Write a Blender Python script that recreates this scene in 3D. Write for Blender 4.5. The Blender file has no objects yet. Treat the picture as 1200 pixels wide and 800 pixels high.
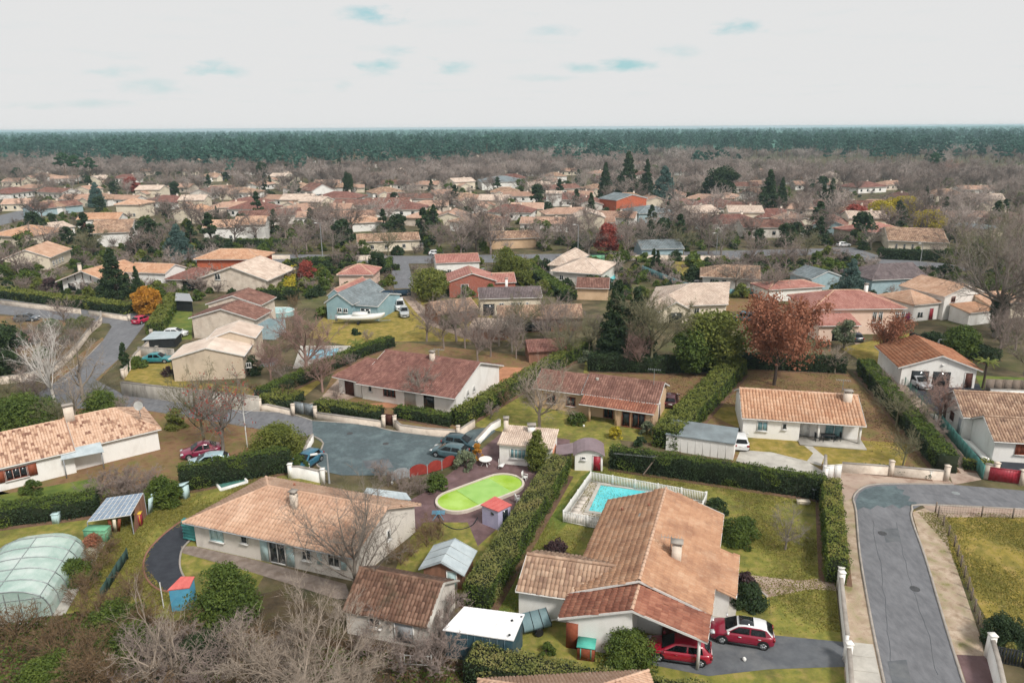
import bpy, math, random
import numpy as np
from mathutils import Vector
random.seed(7)
RS = np.random.RandomState(7)
SC = bpy.context.scene
COL = SC.collection
# ---------------------------------------------------------------- camera, sky, sun, exposure
CAM_H, F_PX, EYE_Y, ROLL = 34.0, 850.0, 149.5, 0.0058
PITCH = math.atan((400 - EYE_Y) / F_PX)
cam_d = bpy.data.cameras.new('camera')
cam = bpy.data.objects.new('camera', cam_d); COL.objects.link(cam)
cam.location = (0, 0, CAM_H)
cam_d.sensor_width = 36; cam_d.lens = F_PX / 1200 * 36
cam_d.clip_start = 0.5; cam_d.clip_end = 40000
from mathutils import Matrix
cam.rotation_euler = (Matrix.Rotation(math.pi/2 - PITCH, 3, 'X') @ Matrix.Rotation(-ROLL, 3, 'Z')).to_euler()
SC.camera = cam
SUN_EL, SUN_AZ = 48.0, 142.0           # azimuth clockwise from +Y: veiled sun high on the right
world = bpy.data.worlds.new('World'); SC.world = world; world.use_nodes = True
nt = world.node_tree; nt.nodes.clear()
def N(nt, t, **k):
    n = nt.nodes.new(t)
    for a, v in k.items(): setattr(n, a, v)
    return n
out = N(nt, 'ShaderNodeOutputWorld')
sky = N(nt, 'ShaderNodeTexSky', sky_type='NISHITA'); sky.sun_disc = False
sky.sun_elevation = math.radians(SUN_EL); sky.sun_rotation = math.radians(SUN_AZ)
b1 = N(nt, 'ShaderNodeBackground'); b1.inputs[1].default_value = 0.041
teal = N(nt, 'ShaderNodeMix', data_type='RGBA'); teal.inputs[0].default_value = .8; nt.links.new(sky.outputs[0], teal.inputs[6]); teal.inputs[7].default_value = (4.0, 6.6, 6.9, 1); nt.links.new(teal.outputs[2], b1.inputs[0])
b2 = N(nt, 'ShaderNodeBackground'); b2.inputs[0].default_value = (0.315, 0.316, 0.316, 1); b2.inputs[1].default_value = 1.0
mx = N(nt, 'ShaderNodeMixShader')
tc = N(nt, 'ShaderNodeTexCoord'); sep = N(nt, 'ShaderNodeSeparateXYZ'); nt.links.new(tc.outputs['Generated'], sep.inputs[0])
def M(nt, op, a, b=None, c=None, clamp=False):
    n = N(nt, 'ShaderNodeMath', operation=op); n.use_clamp = clamp
    for i, v in enumerate((a, b, c)):
        if v is None: continue
        if isinstance(v, (int, float)): n.inputs[i].default_value = v
        else: nt.links.new(v, n.inputs[i])
    return n.outputs[0]
# cloud deck seen in perspective: direction divided by its height
zz = M(nt, 'ADD', M(nt, 'MAXIMUM', sep.outputs[2], 0.0), 0.035)
cx = M(nt, 'DIVIDE', sep.outputs[0], zz); cy = M(nt, 'DIVIDE', sep.outputs[1], zz)
cmb = N(nt, 'ShaderNodeCombineXYZ'); nt.links.new(cx, cmb.inputs[0]); nt.links.new(cy, cmb.inputs[1])
nz = N(nt, 'ShaderNodeTexNoise'); nz.inputs['Scale'].default_value = 1.1; nz.inputs['Detail'].default_value = 5; nz.inputs['Roughness'].default_value = 0.55
nt.links.new(cmb.outputs[0], nz.inputs['Vector'])
# thin openings in the deck (direction azimuth tangent, elevation tangent, half sizes)
ax = M(nt, 'DIVIDE', sep.outputs[0], sep.outputs[1]); ez = M(nt, 'DIVIDE', sep.outputs[2], sep.outputs[1])
nz2 = N(nt, 'ShaderNodeTexNoise'); nz2.inputs['Scale'].default_value = 16; nz2.inputs['Detail'].default_value = 7; nz2.inputs['Roughness'].default_value = .62
mpz = N(nt, 'ShaderNodeMapping'); mpz.inputs['Scale'].default_value = (1, 1, 3.2); nt.links.new(tc.outputs['Generated'], mpz.inputs[0]); nt.links.new(mpz.outputs[0], nz2.inputs['Vector'])
wob = M(nt, 'MULTIPLY', M(nt, 'SUBTRACT', nz2.outputs[0], 0.5), 4.5)
total = None
cp, sp = math.cos(PITCH), math.sin(PITCH)
for (x, y, w, h, s) in ((447,16,36,9,.8),(435,77,30,9,.75),(522,76,28,9,.75),(737,77,32,7,.9),(684,80,24,6,.55),(868,35,34,8,.75),(250,79,34,10,.7),(125,80,38,7,.45),(650,38,28,6,.35),(465,58,28,6,.4),(185,100,44,8,.35),(35,122,36,5,.3),(120,119,40,5,.3),(640,92,40,4,.25),(800,62,24,8,.3),(404,99,10,7,.3)):
    u, v = (x-600)/F_PX, (400-y)/F_PX
    Y, Z = cp + v*sp, -sp + v*cp
    du = M(nt, 'DIVIDE', M(nt, 'SUBTRACT', ax, u/Y), w/F_PX)
    dv = M(nt, 'DIVIDE', M(nt, 'SUBTRACT', ez, Z/Y), h/F_PX)
    # flat-bottomed: falls off faster below
    r2 = M(nt, 'ADD', M(nt, 'MULTIPLY', du, du), M(nt, 'MULTIPLY', dv, dv))
    e_ = M(nt, 'SUBTRACT', 1.0, M(nt, 'MULTIPLY', r2, .42), clamp=True)
    g = M(nt, 'MULTIPLY', M(nt, 'MULTIPLY', e_, M(nt, 'ADD', M(nt, 'ADD', -.38, e_), wob, clamp=True)), s*1.25)
    total = g if total is None else M(nt, 'MAXIMUM', total, g)
front = M(nt, 'GREATER_THAN', sep.outputs[1], 0.0)
n1 = N(nt, 'ShaderNodeMapRange'); n1.inputs[1].default_value = 0.56; n1.inputs[2].default_value = 0.75; n1.inputs[3].default_value = 0; n1.inputs[4].default_value = 0.35
nt.links.new(nz.outputs[0], n1.inputs[0])
low = M(nt, 'MULTIPLY', n1.outputs[0], M(nt, 'GREATER_THAN', sep.outputs[2], 0.03))
hole = M(nt, 'MAXIMUM', M(nt, 'MULTIPLY', total, front), M(nt, 'MULTIPLY', low, 0.3))
nt.links.new(M(nt, 'SUBTRACT', 1.0, hole, clamp=True), mx.inputs[0])
nt.links.new(b1.outputs[0], mx.inputs[1]); nt.links.new(b2.outputs[0], mx.inputs[2])
nt.links.new(mx.outputs[0], out.inputs[0])
sun_d = bpy.data.lights.new('sun', 'SUN'); sun_d.energy = 1.5; sun_d.angle = math.radians(11); sun_d.color = (1, .95, .88)
sun = bpy.data.objects.new('sun', sun_d); COL.objects.link(sun); sun.location = (0, 0, 90)
sv = Vector((math.sin(math.radians(SUN_AZ))*math.cos(math.radians(SUN_EL)), math.cos(math.radians(SUN_AZ))*math.cos(math.radians(SUN_EL)), math.sin(math.radians(SUN_EL))))
sun.rotation_euler = sv.to_track_quat('Z', 'Y').to_euler()
SC.view_settings.view_transform = 'Standard'; SC.view_settings.look = 'None'
SC.view_settings.exposure = 1.3; SC.view_settings.gamma = 1.0; SC.view_settings.use_curve_mapping = False
SC.cycles.use_denoising = True
try: SC.cycles.denoiser = 'OPENIMAGEDENOISE'
except Exception: pass
SC.cycles.max_bounces = 5; SC.cycles.diffuse_bounces = 3; SC.cycles.volume_bounces = 0; SC.cycles.transparent_max_bounces = 8
SC.cycles.use_adaptive_sampling = True; SC.cycles.adaptive_threshold = 0.02

# ---------------------------------------------------------------- helpers
def at(x, y, z=0.0):
    """point of the place (metres) that the photograph shows at x, y, if it stands z above the ground"""
    u, v = (x-600)/F_PX, (400-y)/F_PX
    u, v = u*math.cos(ROLL) + v*math.sin(ROLL), -u*math.sin(ROLL) + v*math.cos(ROLL)
    dy, dz = cp + v*sp, -sp + v*cp
    t = (z-CAM_H)/dz
    return Vector((u*t, dy*t, z))
def lin(h):
    h = h.lstrip('#'); r = [int(h[i:i+2], 16)/255 for i in (0, 2, 4)]
    return tuple((c/12.92 if c <= .04045 else ((c+.055)/1.055)**2.4) for c in r) + (1,)
MATS = {}
def mat(key, c1, c2=None, c3=None, rough=.85, scale=1.0, rnd=0.0, objrnd=0.0, bump=0.0, bscale=30., metal=0., stain=None, stain_amt=0.5, sscale=.35, trans=0.0, detail=5, coat=0.0, contrast=(.35,.65), alpha=1.0, zstretch=1.0):
    """procedural material: colours c1..c3 mixed by noise, per-piece attribute and per-object random value"""
    if key in MATS: return MATS[key]
    m = bpy.data.materials.new(key); m.use_nodes = True; MATS[key] = m
    nt = m.node_tree; bs = nt.nodes['Principled BSDF']
    c1 = lin(c1); c2 = lin(c2) if c2 else c1; c3 = lin(c3) if c3 else None
    geo = N(nt, 'ShaderNodeNewGeometry')
    mp = N(nt, 'ShaderNodeMapping'); mp.inputs['Scale'].default_value = (1, 1, zstretch); nt.links.new(geo.outputs['Position'], mp.inputs[0])
    nz = N(nt, 'ShaderNodeTexNoise'); nz.inputs['Scale'].default_value = scale; nz.inputs['Detail'].default_value = detail; nz.inputs['Roughness'].default_value = .6
    nt.links.new(mp.outputs[0], nz.inputs['Vector'])
    mr = N(nt, 'ShaderNodeMapRange'); mr.inputs[1].default_value = contrast[0]; mr.inputs[2].default_value = contrast[1]
    nt.links.new(nz.outputs[0], mr.inputs[0]); f = mr.outputs[0]
    at_ = N(nt, 'ShaderNodeAttribute', attribute_name='rnd'); oi = N(nt, 'ShaderNodeObjectInfo')
    if rnd: f = M(nt, 'ADD', M(nt, 'MULTIPLY', f, 1-rnd), M(nt, 'MULTIPLY', at_.outputs['Fac'], rnd), clamp=True)
    if objrnd: f = M(nt, 'ADD', M(nt, 'MULTIPLY', f, 1-objrnd), M(nt, 'MULTIPLY', oi.outputs['Random'], objrnd), clamp=True)
    cr = N(nt, 'ShaderNodeValToRGB'); cr.color_ramp.elements[0].color = c1; cr.color_ramp.elements[1].color = c2
    if c3:
        e = cr.color_ramp.elements.new(.5); e.color = c2; cr.color_ramp.elements[2].color = c3
    nt.links.new(f, cr.inputs[0]); colr = cr.outputs[0]
    if stain:
        n3 = N(nt, 'ShaderNodeTexNoise'); n3.inputs['Scale'].default_value = sscale; n3.inputs['Detail'].default_value = 8; n3.inputs['Roughness'].default_value = .65
        nt.links.new(mp.outputs[0], n3.inputs['Vector'])
        m3 = N(nt, 'ShaderNodeMapRange'); m3.inputs[1].default_value = .48; m3.inputs[2].default_value = .68; m3.inputs[4].default_value = stain_amt
        nt.links.new(n3.outputs[0], m3.inputs[0])
        mm = N(nt, 'ShaderNodeMix', data_type='RGBA'); nt.links.new(m3.outputs[0], mm.inputs[0]); nt.links.new(colr, mm.inputs[6]); mm.inputs[7].default_value = lin(stain); colr = mm.outputs[2]
    nt.links.new(colr, bs.inputs['Base Color'])
    bs.inputs['Roughness'].default_value = rough; bs.inputs['Metallic'].default_value = metal
    bs.inputs['Specular IOR Level'].default_value = 0.3 if rough > .6 else .5
    if coat: bs.inputs['Coat Weight'].default_value = coat
    if bump:
        n2 = N(nt, 'ShaderNodeTexNoise'); n2.inputs['Scale'].default_value = bscale; n2.inputs['Detail'].default_value = 4
        nt.links.new(mp.outputs[0], n2.inputs['Vector'])
        bp = N(nt, 'ShaderNodeBump'); bp.inputs['Strength'].default_value = 1; bp.inputs['Distance'].default_value = bump
        nt.links.new(n2.outputs[0], bp.inputs['Height']); nt.links.new(bp.outputs[0], bs.inputs['Normal'])
    o = nt.nodes['Material Output']
    if trans:
        tr = N(nt, 'ShaderNodeBsdfTranslucent'); nt.links.new(colr, tr.inputs[0])
        ms = N(nt, 'ShaderNodeMixShader'); ms.inputs[0].default_value = trans
        nt.links.new(bs.outputs[0], ms.inputs[1]); nt.links.new(tr.outputs[0], ms.inputs[2]); nt.links.new(ms.outputs[0], o.inputs[0])
    if alpha < 1: bs.inputs['Alpha'].default_value = alpha
    return m

class B:
    """mesh builder: collects pieces in place coordinates, links them as ONE mesh object"""
    def __init__(s): s.V = []; s.F = []; s.n = 0
    def add(s, V, F, mi=0, rnd=None):
        V = np.asarray(V, float).reshape(-1, 3); F = np.asarray(F, int)
        if rnd is None: rnd = np.full(len(F), random.random())
        elif np.isscalar(rnd): rnd = np.full(len(F), rnd)
        s.V.append(V); s.F.append((F + s.n, mi, np.asarray(rnd, float))); s.n += len(V); return s
    def box(s, c, d, rz=0.0, mi=0, tilt=None, rnd=None):
        x, y, z = d[0]/2, d[1]/2, d[2]/2
        P = np.array([(-x,-y,-z),(x,-y,-z),(x,y,-z),(-x,y,-z),(-x,-y,z),(x,-y,z),(x,y,z),(-x,y,z)])
        if tilt:   # rotation about local x then y
            a, b = tilt
            R = np.array([[1,0,0],[0,math.cos(a),-math.sin(a)],[0,math.sin(a),math.cos(a)]]); P = P @ R.T
            R = np.array([[math.cos(b),0,math.sin(b)],[0,1,0],[-math.sin(b),0,math.cos(b)]]); P = P @ R.T
        R = np.array([[math.cos(rz),-math.sin(rz),0],[math.sin(rz),math.cos(rz),0],[0,0,1]]); P = P @ R.T + np.array(c)
        return s.add(P, BOXF, mi, rnd)
    def slab(s, poly, th, mi=0, up=(0,0,1)):
        P = np.array([tuple(p) for p in poly], float); n = len(P); upv = np.array(up, float)*th
        V = np.vstack([P, P-upv]); s.ngon(V[:n], mi); 
        s.ngon(V[n:][::-1], mi)
        for i in range(n): s.add([P[i], P[i]-upv, P[(i+1)%n]-upv, P[(i+1)%n]], [(0,1,2,3)], mi)
        return s
    def ngon(s, P, mi=0):
        P = np.asarray([tuple(p) for p in P], float); return s.add(P, [list(range(len(P)))], mi)
    def tube(s, pts, rs, n=6, mi=0, rnd=None, cap=False):
        pts = [Vector(p) for p in pts]
        if np.isscalar(rs): rs = [rs]*len(pts)
        V = []; 
        for i, p in enumerate(pts):
            d = (pts[min(i+1, len(pts)-1)] - pts[max(i-1, 0)])
            if d.length < 1e-6: d = Vector((0,0,1))
            d.normalize(); a = d.orthogonal().normalized(); b = d.cross(a)
            for k in range(n):
                t = 2*math.pi*k/n; V.append(p + (a*math.cos(t) + b*math.sin(t))*rs[i])
        Fq = [(i*n+k, i*n+(k+1)%n, (i+1)*n+(k+1)%n, (i+1)*n+k) for i in range(len(pts)-1) for k in range(n)]
        V = [tuple(v) for v in V]; s.add(V, Fq, mi, rnd)
        if cap: s.add(V[-n:], [list(range(n))], mi, rnd); s.add(V[:n], [list(range(n))[::-1]], mi, rnd)
        return s
    def cyl(s, c, r, h, n=12, mi=0, r2=None):
        c = Vector(c); return s.tube([c, c+Vector((0,0,h))], [r, r if r2 is None else r2], n, mi, cap=True)
    def build(s, name, mats, parent=None, loc=None, smooth=False):
        if not isinstance(mats, (list, tuple)): mats = [mats]
        V = np.vstack(s.V) if s.V else np.zeros((0,3))
        if parent is not None: org = ORG[parent.name]
        else: org = Vector(loc) if loc is not None else Vector((0,0,0))
        V = V - np.array(tuple(org))
        me = bpy.data.meshes.new(name)
        me.vertices.add(len(V)); me.vertices.foreach_set('co', V.ravel())
        lv, lt, mi, rn = [], [], [], []
        for F, m_, r_ in s.F:
            if len(F) == 0: continue
            lv.append(F.ravel()); lt.append(np.full(len(F), F.shape[1])); mi.append(np.full(len(F), m_)); rn.append(r_)
        if lv:
            lv = np.concatenate(lv); lt = np.concatenate(lt); mi = np.concatenate(mi); rn = np.concatenate(rn)
            me.loops.add(len(lv)); me.loops.foreach_set('vertex_index', lv)
            me.polygons.add(len(lt)); me.polygons.foreach_set('loop_start', np.concatenate([[0], np.cumsum(lt)[:-1]])); 
            me.polygons.foreach_set('loop_total', lt)
            me.polygons.foreach_set('material_index', mi)
            if smooth: me.polygons.foreach_set('use_smooth', np.ones(len(lt), bool))
            a = me.attributes.new('rnd', 'FLOAT', 'FACE'); a.data.foreach_set('value', rn)
        for m_ in mats: me.materials.append(m_)
        me.update(calc_edges=True); 
        o = bpy.data.objects.new(name, me); COL.objects.link(o)
        if parent is not None: o.parent = parent; ORG[o.name] = org
        else: o.location = org; ORG[o.name] = org
        return o
BOXF = [(0,3,2,1),(4,5,6,7),(0,1,5,4),(1,2,6,5),(2,3,7,6),(3,0,4,7)]
ORG = {}
def tag(o, label=None, cat=None, group=None, kind=None):
    if label: o['label'] = label
    if cat: o['category'] = cat
    if group: o['group'] = group
    if kind: o['kind'] = kind
    return o
def thing(name, label, cat, loc, group=None):
    o = bpy.data.objects.new(name, None); COL.objects.link(o); o.empty_display_size = .3
    o.location = loc; ORG[o.name] = Vector(loc)
    return tag(o, label, cat, group)
def copy_tree(o, loc, rz=0., sc=1.0, label=None, cat=None, group=None):
    def cp_(x, par):
        c = x.copy(); COL.objects.link(c); c.parent = par
        for ch in x.children: cp_(ch, c)
        return c
    r = cp_(o, None); r.location = loc; r.rotation_euler = (0, 0, rz); r.scale = sc if isinstance(sc, (tuple, list)) else (sc, sc, sc)
    for k in ('group',):
        if k in r and group is None: del r[k]
    return tag(r, label, cat, group)
def struct(o): o['kind'] = 'structure'; return o
def proj_scale(p): return F_PX / max(5., (cp*p[1] + sp*(CAM_H-p[2])))
# ---------------------------------------------------------------- materials
TILE = {
 'clay':   mat('tile_clay', 'A0785F', 'B28A6E', 'BE9C82', rnd=.35, scale=.8, stain='6E4A3E', stain_amt=.5, sscale=.5),
 'salmon': mat('tile_salmon', 'AC8770', 'C09E86', 'CEB09A', rnd=.4, scale=.5, stain='8A6253', stain_amt=.3, sscale=.3),
 'brown':  mat('tile_brown', '664840', '7E5C52', '9A776A', rnd=.6, scale=.7, stain='4A322C', stain_amt=.4, sscale=.5),
 'old':    mat('tile_old', '82685A', 'A28570', 'BEA48E', rnd=.75, scale=1., stain='4F3D35', stain_amt=.5, sscale=.45),
 'gold':   mat('tile_gold', '80503A', '9C6A4E', 'B08266', rnd=.5, scale=.7, stain='5E3E30', stain_amt=.45),
 'moss':   mat('tile_moss', '523C32', '705446', '8C7060', rnd=.7, scale=1, stain='4A4636', stain_amt=.6, sscale=.8),
 'red':    mat('tile_red', '94645C', 'A8786E', 'B88C82', rnd=.4, scale=.5, stain='7D4A40', stain_amt=.25),
 'orange': mat('tile_orange', 'A87C62', 'BC9478', 'CCAA90', rnd=.5, scale=.7, stain='6B4638', stain_amt=.3),
 'rust':   mat('tile_rust', '784A3C', '92604E', 'A87862', rnd=.5, scale=.9, stain='53312A', stain_amt=.55, sscale=.5),
 'mottled':mat('tile_mottled', '7A5648', 'C09E86', 'CCAE98', rnd=1., scale=1., contrast=(.3,.7)),
 'pale':   mat('tile_pale', 'B4A193', 'C8B6A8', 'D8CABD', rnd=.5, scale=.6, stain='8F7A6D', stain_amt=.4, sscale=.4),
 'grey':   mat('tile_grey', '6A7276', '7C868A', '90999D', rnd=.5, scale=.6, stain='4D4C4C', stain_amt=.4),
 'dark':   mat('tile_dark', '5A4F50', '6F6465', '837879', rnd=.5, scale=.6, stain='3E393B', stain_amt=.4),
 'far':    mat('tile_far', '987A6A', 'B0907E', 'C8AA98', rnd=.3, scale=.5, objrnd=.6, stain='7D5F52', stain_amt=.4, sscale=.4),
 'mauve':  mat('tile_mauve', '64443F', '7E5850', '946E64', rnd=.6, scale=.6, stain='584039', stain_amt=.4),
}
WALL = {
 'white':  mat('wall_white', 'E4E2DE', 'ECEAE6', rough=.9, scale=.6, bump=.004, stain='B3ADA3', stain_amt=.45, sscale=.6, zstretch=.5),
 'grimy':  mat('wall_grimy', 'CAC3BB', 'DAD4CC', rough=.9, scale=.5, bump=.004, stain='8B827A', stain_amt=.6, sscale=.5, zstretch=.5),
 'cream':  mat('wall_cream', 'D2C6B2', 'DED3C0', rough=.9, scale=.6, bump=.004, stain='B7A78E', stain_amt=.3),
 'beige':  mat('wall_beige', 'C7A888', 'D2B596', rough=.9, scale=.6, bump=.004, stain='A98C70', stain_amt=.4),
 'sand':   mat('wall_sand', 'BCAB97', 'CEC0AE', rough=.9, scale=.5, bump=.004, stain='7A6650', stain_amt=.5, sscale=.5, zstretch=.5),
 'teal':   mat('wall_teal', '84A0A8', '92AEB4', rough=.9, scale=.6, bump=.003),
 'pink':   mat('wall_pink', 'D9BBAA', 'E2C8B8', rough=.9, scale=.6, bump=.004),
 'brick':  mat('wall_brick', '94564A', 'A66A5A', rough=.9, scale=4, bump=.01, bscale=8),
 'orangew':mat('wall_orange', 'B05A40', 'BC6A50', rough=.9, scale=1.5),
 'lilac':  mat('wall_lilac', 'A9A6C4', 'B8B5CE', rough=.85, scale=1.5),
 'concrete':mat('wall_concrete', '9A948C', 'B5AFA6', rough=.95, scale=1.2, stain='4A4743', stain_amt=.75, sscale=.9, zstretch=.25, bump=.006),
 'render': mat('wall_render', 'CABBAC', 'D8CCBE', rough=.95, scale=1., stain='8E8073', stain_amt=.5, sscale=.7, bump=.005),
 'timber': mat('wall_timber', '7C5A4A', '946D5A', rough=.8, scale=3, zstretch=.2, bump=.004),
 'bluesheet': mat('wall_bluesheet', '2A4652', '3A5863', rough=.6, scale=2, stain='6A6763', stain_amt=.6, sscale=.6),
 'greypanel': mat('wall_greypanel', 'C8CACB', 'D6D8D8', rough=.8, scale=1.5, stain='8C8E8E', stain_amt=.4),
 'bluegrey': mat('wall_bluegrey', '93A9B0', 'A3B7BD', rough=.9, scale=1.5),
}
m_trim = mat('trim_white', 'C9C8C5', 'D4D3D0', rough=.6, scale=3)
m_trimg = mat('trim_grey', '8D9094', '9A9DA0', rough=.6, scale=3)
m_wood = mat('wood_brown', '7A3E2A', '8C4C35', rough=.7, scale=4)
m_dkwood = mat('wood_dark', '4A2A24', '5A352C', rough=.7, scale=4)
m_post = mat('fence_wood', '6E6259', '84776C', rough=.9, scale=6)
m_white = mat('paint_white', 'D6D6D3', 'E0E0DD', rough=.5, scale=3)
m_lblue = mat('paint_pale_blue', 'A9C3C6', 'B8CFD0', rough=.6, scale=3)
m_blueb = mat('paint_blue', '4C93B4', '5BA2C0', rough=.6, scale=2, stain='3E6E80', stain_amt=.4)
m_green = mat('paint_green', '5F9B78', '74AC8A', rough=.7, scale=2)
m_teal = mat('paint_teal', '3C8C8A', '4C9C98', rough=.6, scale=3)
m_red = mat('paint_red', '8E2030', '9D2B3A', rough=.5, scale=3)
m_glass = mat('pane_glass', '1E2428', '2B3236', rough=.08, scale=2)
m_glassb = mat('pane_blue', '5C8088', '7C9EA4', rough=.1, scale=2)
m_clad0 = mat('iron', '3A3B3D', '4A4B4D', rough=.7, scale=6)
m_metal = mat('galvanised', '8E9496', 'A2A7A8', rough=.45, scale=4, metal=.6)
m_black = mat('black_rubber', '1B1B1C', '242425', rough=.8, scale=4)
m_asph = mat('asphalt', '606165', '707175', rough=.94, scale=2.5, stain='85868A', stain_amt=.4, sscale=.6, bump=.008, bscale=60, detail=12)
for n_ in m_asph.node_tree.nodes:
    if n_.type == 'MAPPING': n_.inputs['Scale'].default_value = (1.0, .4, 1)
m_asphteal = mat('asphalt_wet', '465256', '535F63', rough=.8, scale=3, stain='7A8C8E', stain_amt=.45, sscale=.5, bump=.004, bscale=40)
m_drive = mat('asphalt_drive', '4F5257', '5F6266', rough=.9, scale=.8, stain='7B7C7C', stain_amt=.5, sscale=.35, bump=.005, bscale=40)
m_black_t = mat('asphalt_new', '2E3138', '383B42', rough=.92, scale=1.2, bump=.006, bscale=50)
m_dirt = mat('dirt_path', '8B7568', 'A39083', 'B3A294', rough=1, scale=.8, stain='6B5A45', stain_amt=.5, sscale=.4, bump=.02, bscale=10)
m_sand = mat('sandy_verge', '8E7C68', 'A69482', 'B8A896', rough=1, scale=1.6, stain='6A6834', stain_amt=.85, sscale=.8, bump=.02, bscale=10)
m_conc = mat('concrete_path', 'A39F98', 'B7B3AB', rough=.95, scale=.8, stain='7D7870', stain_amt=.45, sscale=.6, bump=.004)
m_kerb = mat('kerb_concrete', '8E8780', 'A29B93', rough=.95, scale=1.5, stain='6A635A', stain_amt=.4)
m_purple = mat('red_terrace', '5A4647', '6C5655', rough=.9, scale=.9, stain='8A7278', stain_amt=.4, sscale=.7, bump=.004)
m_soil = mat('bare_soil', '5A4538', '6E5645', rough=1, scale=1.5, bump=.03, bscale=6)
m_lawn = mat('lawn', '666A30', '7C7A38', '90824A', rough=1, scale=1.3, stain='50502C', stain_amt=.85, sscale=.35, bump=.03, bscale=14)
m_lawng = mat('lawn_green', '4A5C26', '5A6A2C', '6E7434', rough=1, scale=.6, stain='8A7F3E', stain_amt=.4, sscale=.25, bump=.03, bscale=14)
m_lawny = mat('lawn_yellow', '746A30', '8A7B38', '9A8450', rough=1, scale=1.1, stain='5E5E2C', stain_amt=.85, sscale=.4, bump=.03, bscale=14)
m_leaf_l = mat('leaf_litter', '6C5238', '80634A', '706838', rough=1, scale=1.2, stain='5C6030', stain_amt=.7, sscale=.25, bump=.04, bscale=10)
m_scrub = mat('scrub_ground', '3A3226', '4C4030', '464424', rough=1, scale=.6, stain='4C4430', stain_amt=.6, sscale=.3, bump=.06, bscale=5)
m_ground = mat('ground_mixed', '3E3A2A', '544C36', '6A5D48', rough=1, scale=.3, stain='56602E', stain_amt=.6, sscale=.09, bump=.05, bscale=3)
def leafmat(key, a, b, c, trans=.25, **k): return mat(key, a, b, c, rough=.75, rnd=.6, scale=.5, trans=trans, **k)
L = {
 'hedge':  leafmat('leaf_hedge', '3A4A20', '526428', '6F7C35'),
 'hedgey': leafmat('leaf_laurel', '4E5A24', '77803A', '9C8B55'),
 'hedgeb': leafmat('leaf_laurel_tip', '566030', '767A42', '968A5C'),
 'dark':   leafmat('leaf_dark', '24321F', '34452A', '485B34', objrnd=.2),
 'broad':  leafmat('leaf_broad', '37471F', '54662C', '74803A', objrnd=.2),
 'bright': leafmat('leaf_bright', '4C5826', '6C7434', '8A8A48', objrnd=.2),
 'cedar':  leafmat('leaf_cedar', '3C5350', '526A64', '6A7F76', objrnd=.2),
 'pine':   leafmat('leaf_pine', '2F4A36', '40603F', '56744E', objrnd=.3),
 'pinefar':leafmat('leaf_pine_far', '1E362E', '3A5E50', '668E7E', objrnd=.4, trans=.1),  # teal tint carries part of the distance haze in the leaf colour
 'russet': leafmat('leaf_russet', '7C4C3A', '9C6850', 'B6826A'),
 'ochre':  leafmat('leaf_ochre', '9C6B24', 'BA8530', 'CC9A45'),
 'mimosa': leafmat('leaf_mimosa', '8C8426', 'AFA032', 'C4B44A', objrnd=.2),
 'redleaf':leafmat('leaf_red', '7E3A34', '984A40', 'A85C50'),
 'olive':  leafmat('leaf_olive', '5A6450', '6F785F', '88906F'),
 'lawnl':  leafmat('leaf_grass', '666830', '7C7838', '90844A'),
 'dry':    leafmat('leaf_dry', '4A3A2C', '66513C', '7E6850'),
 'plum':   leafmat('leaf_plum', '3B2E30', '4B383A', '5C4646'),
}
BARK = {
 'grey': mat('bark_grey', '6A625A', '8A8178', rough=.95, scale=2, rnd=.3),
 'white': mat('bark_white', 'B4AEA8', 'D4CFCA', rough=.9, scale=2, rnd=.4),
 'pale': mat('bark_pale', '82766A', 'A39689', rough=.9, scale=2, rnd=.4),
 'mauve': mat('bark_mauve', '73665F', '92847D', rough=.95, scale=.3, rnd=.4, objrnd=.3),
 'moss': mat('bark_moss', '5D5A42', '7C7860', rough=.95, scale=2, rnd=.4),
 'dark': mat('bark_dark', '3F352F', '554840', rough=.95, scale=2, rnd=.3),
 'red': mat('bark_red', '7C625A', '9C8278', rough=.95, scale=1, rnd=.5),
 'rust': mat('bark_rust', '5A4A38', '80694F', rough=.95, scale=1, rnd=.5),
 'far': mat('bark_far', '4A3F3A', '84766F', 'B4A8A1', rough=.95, scale=.2, rnd=.3, objrnd=.6),
}
m_core = mat('hedge_core', '1F2616', '2A3020', rough=1, scale=2)
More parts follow.
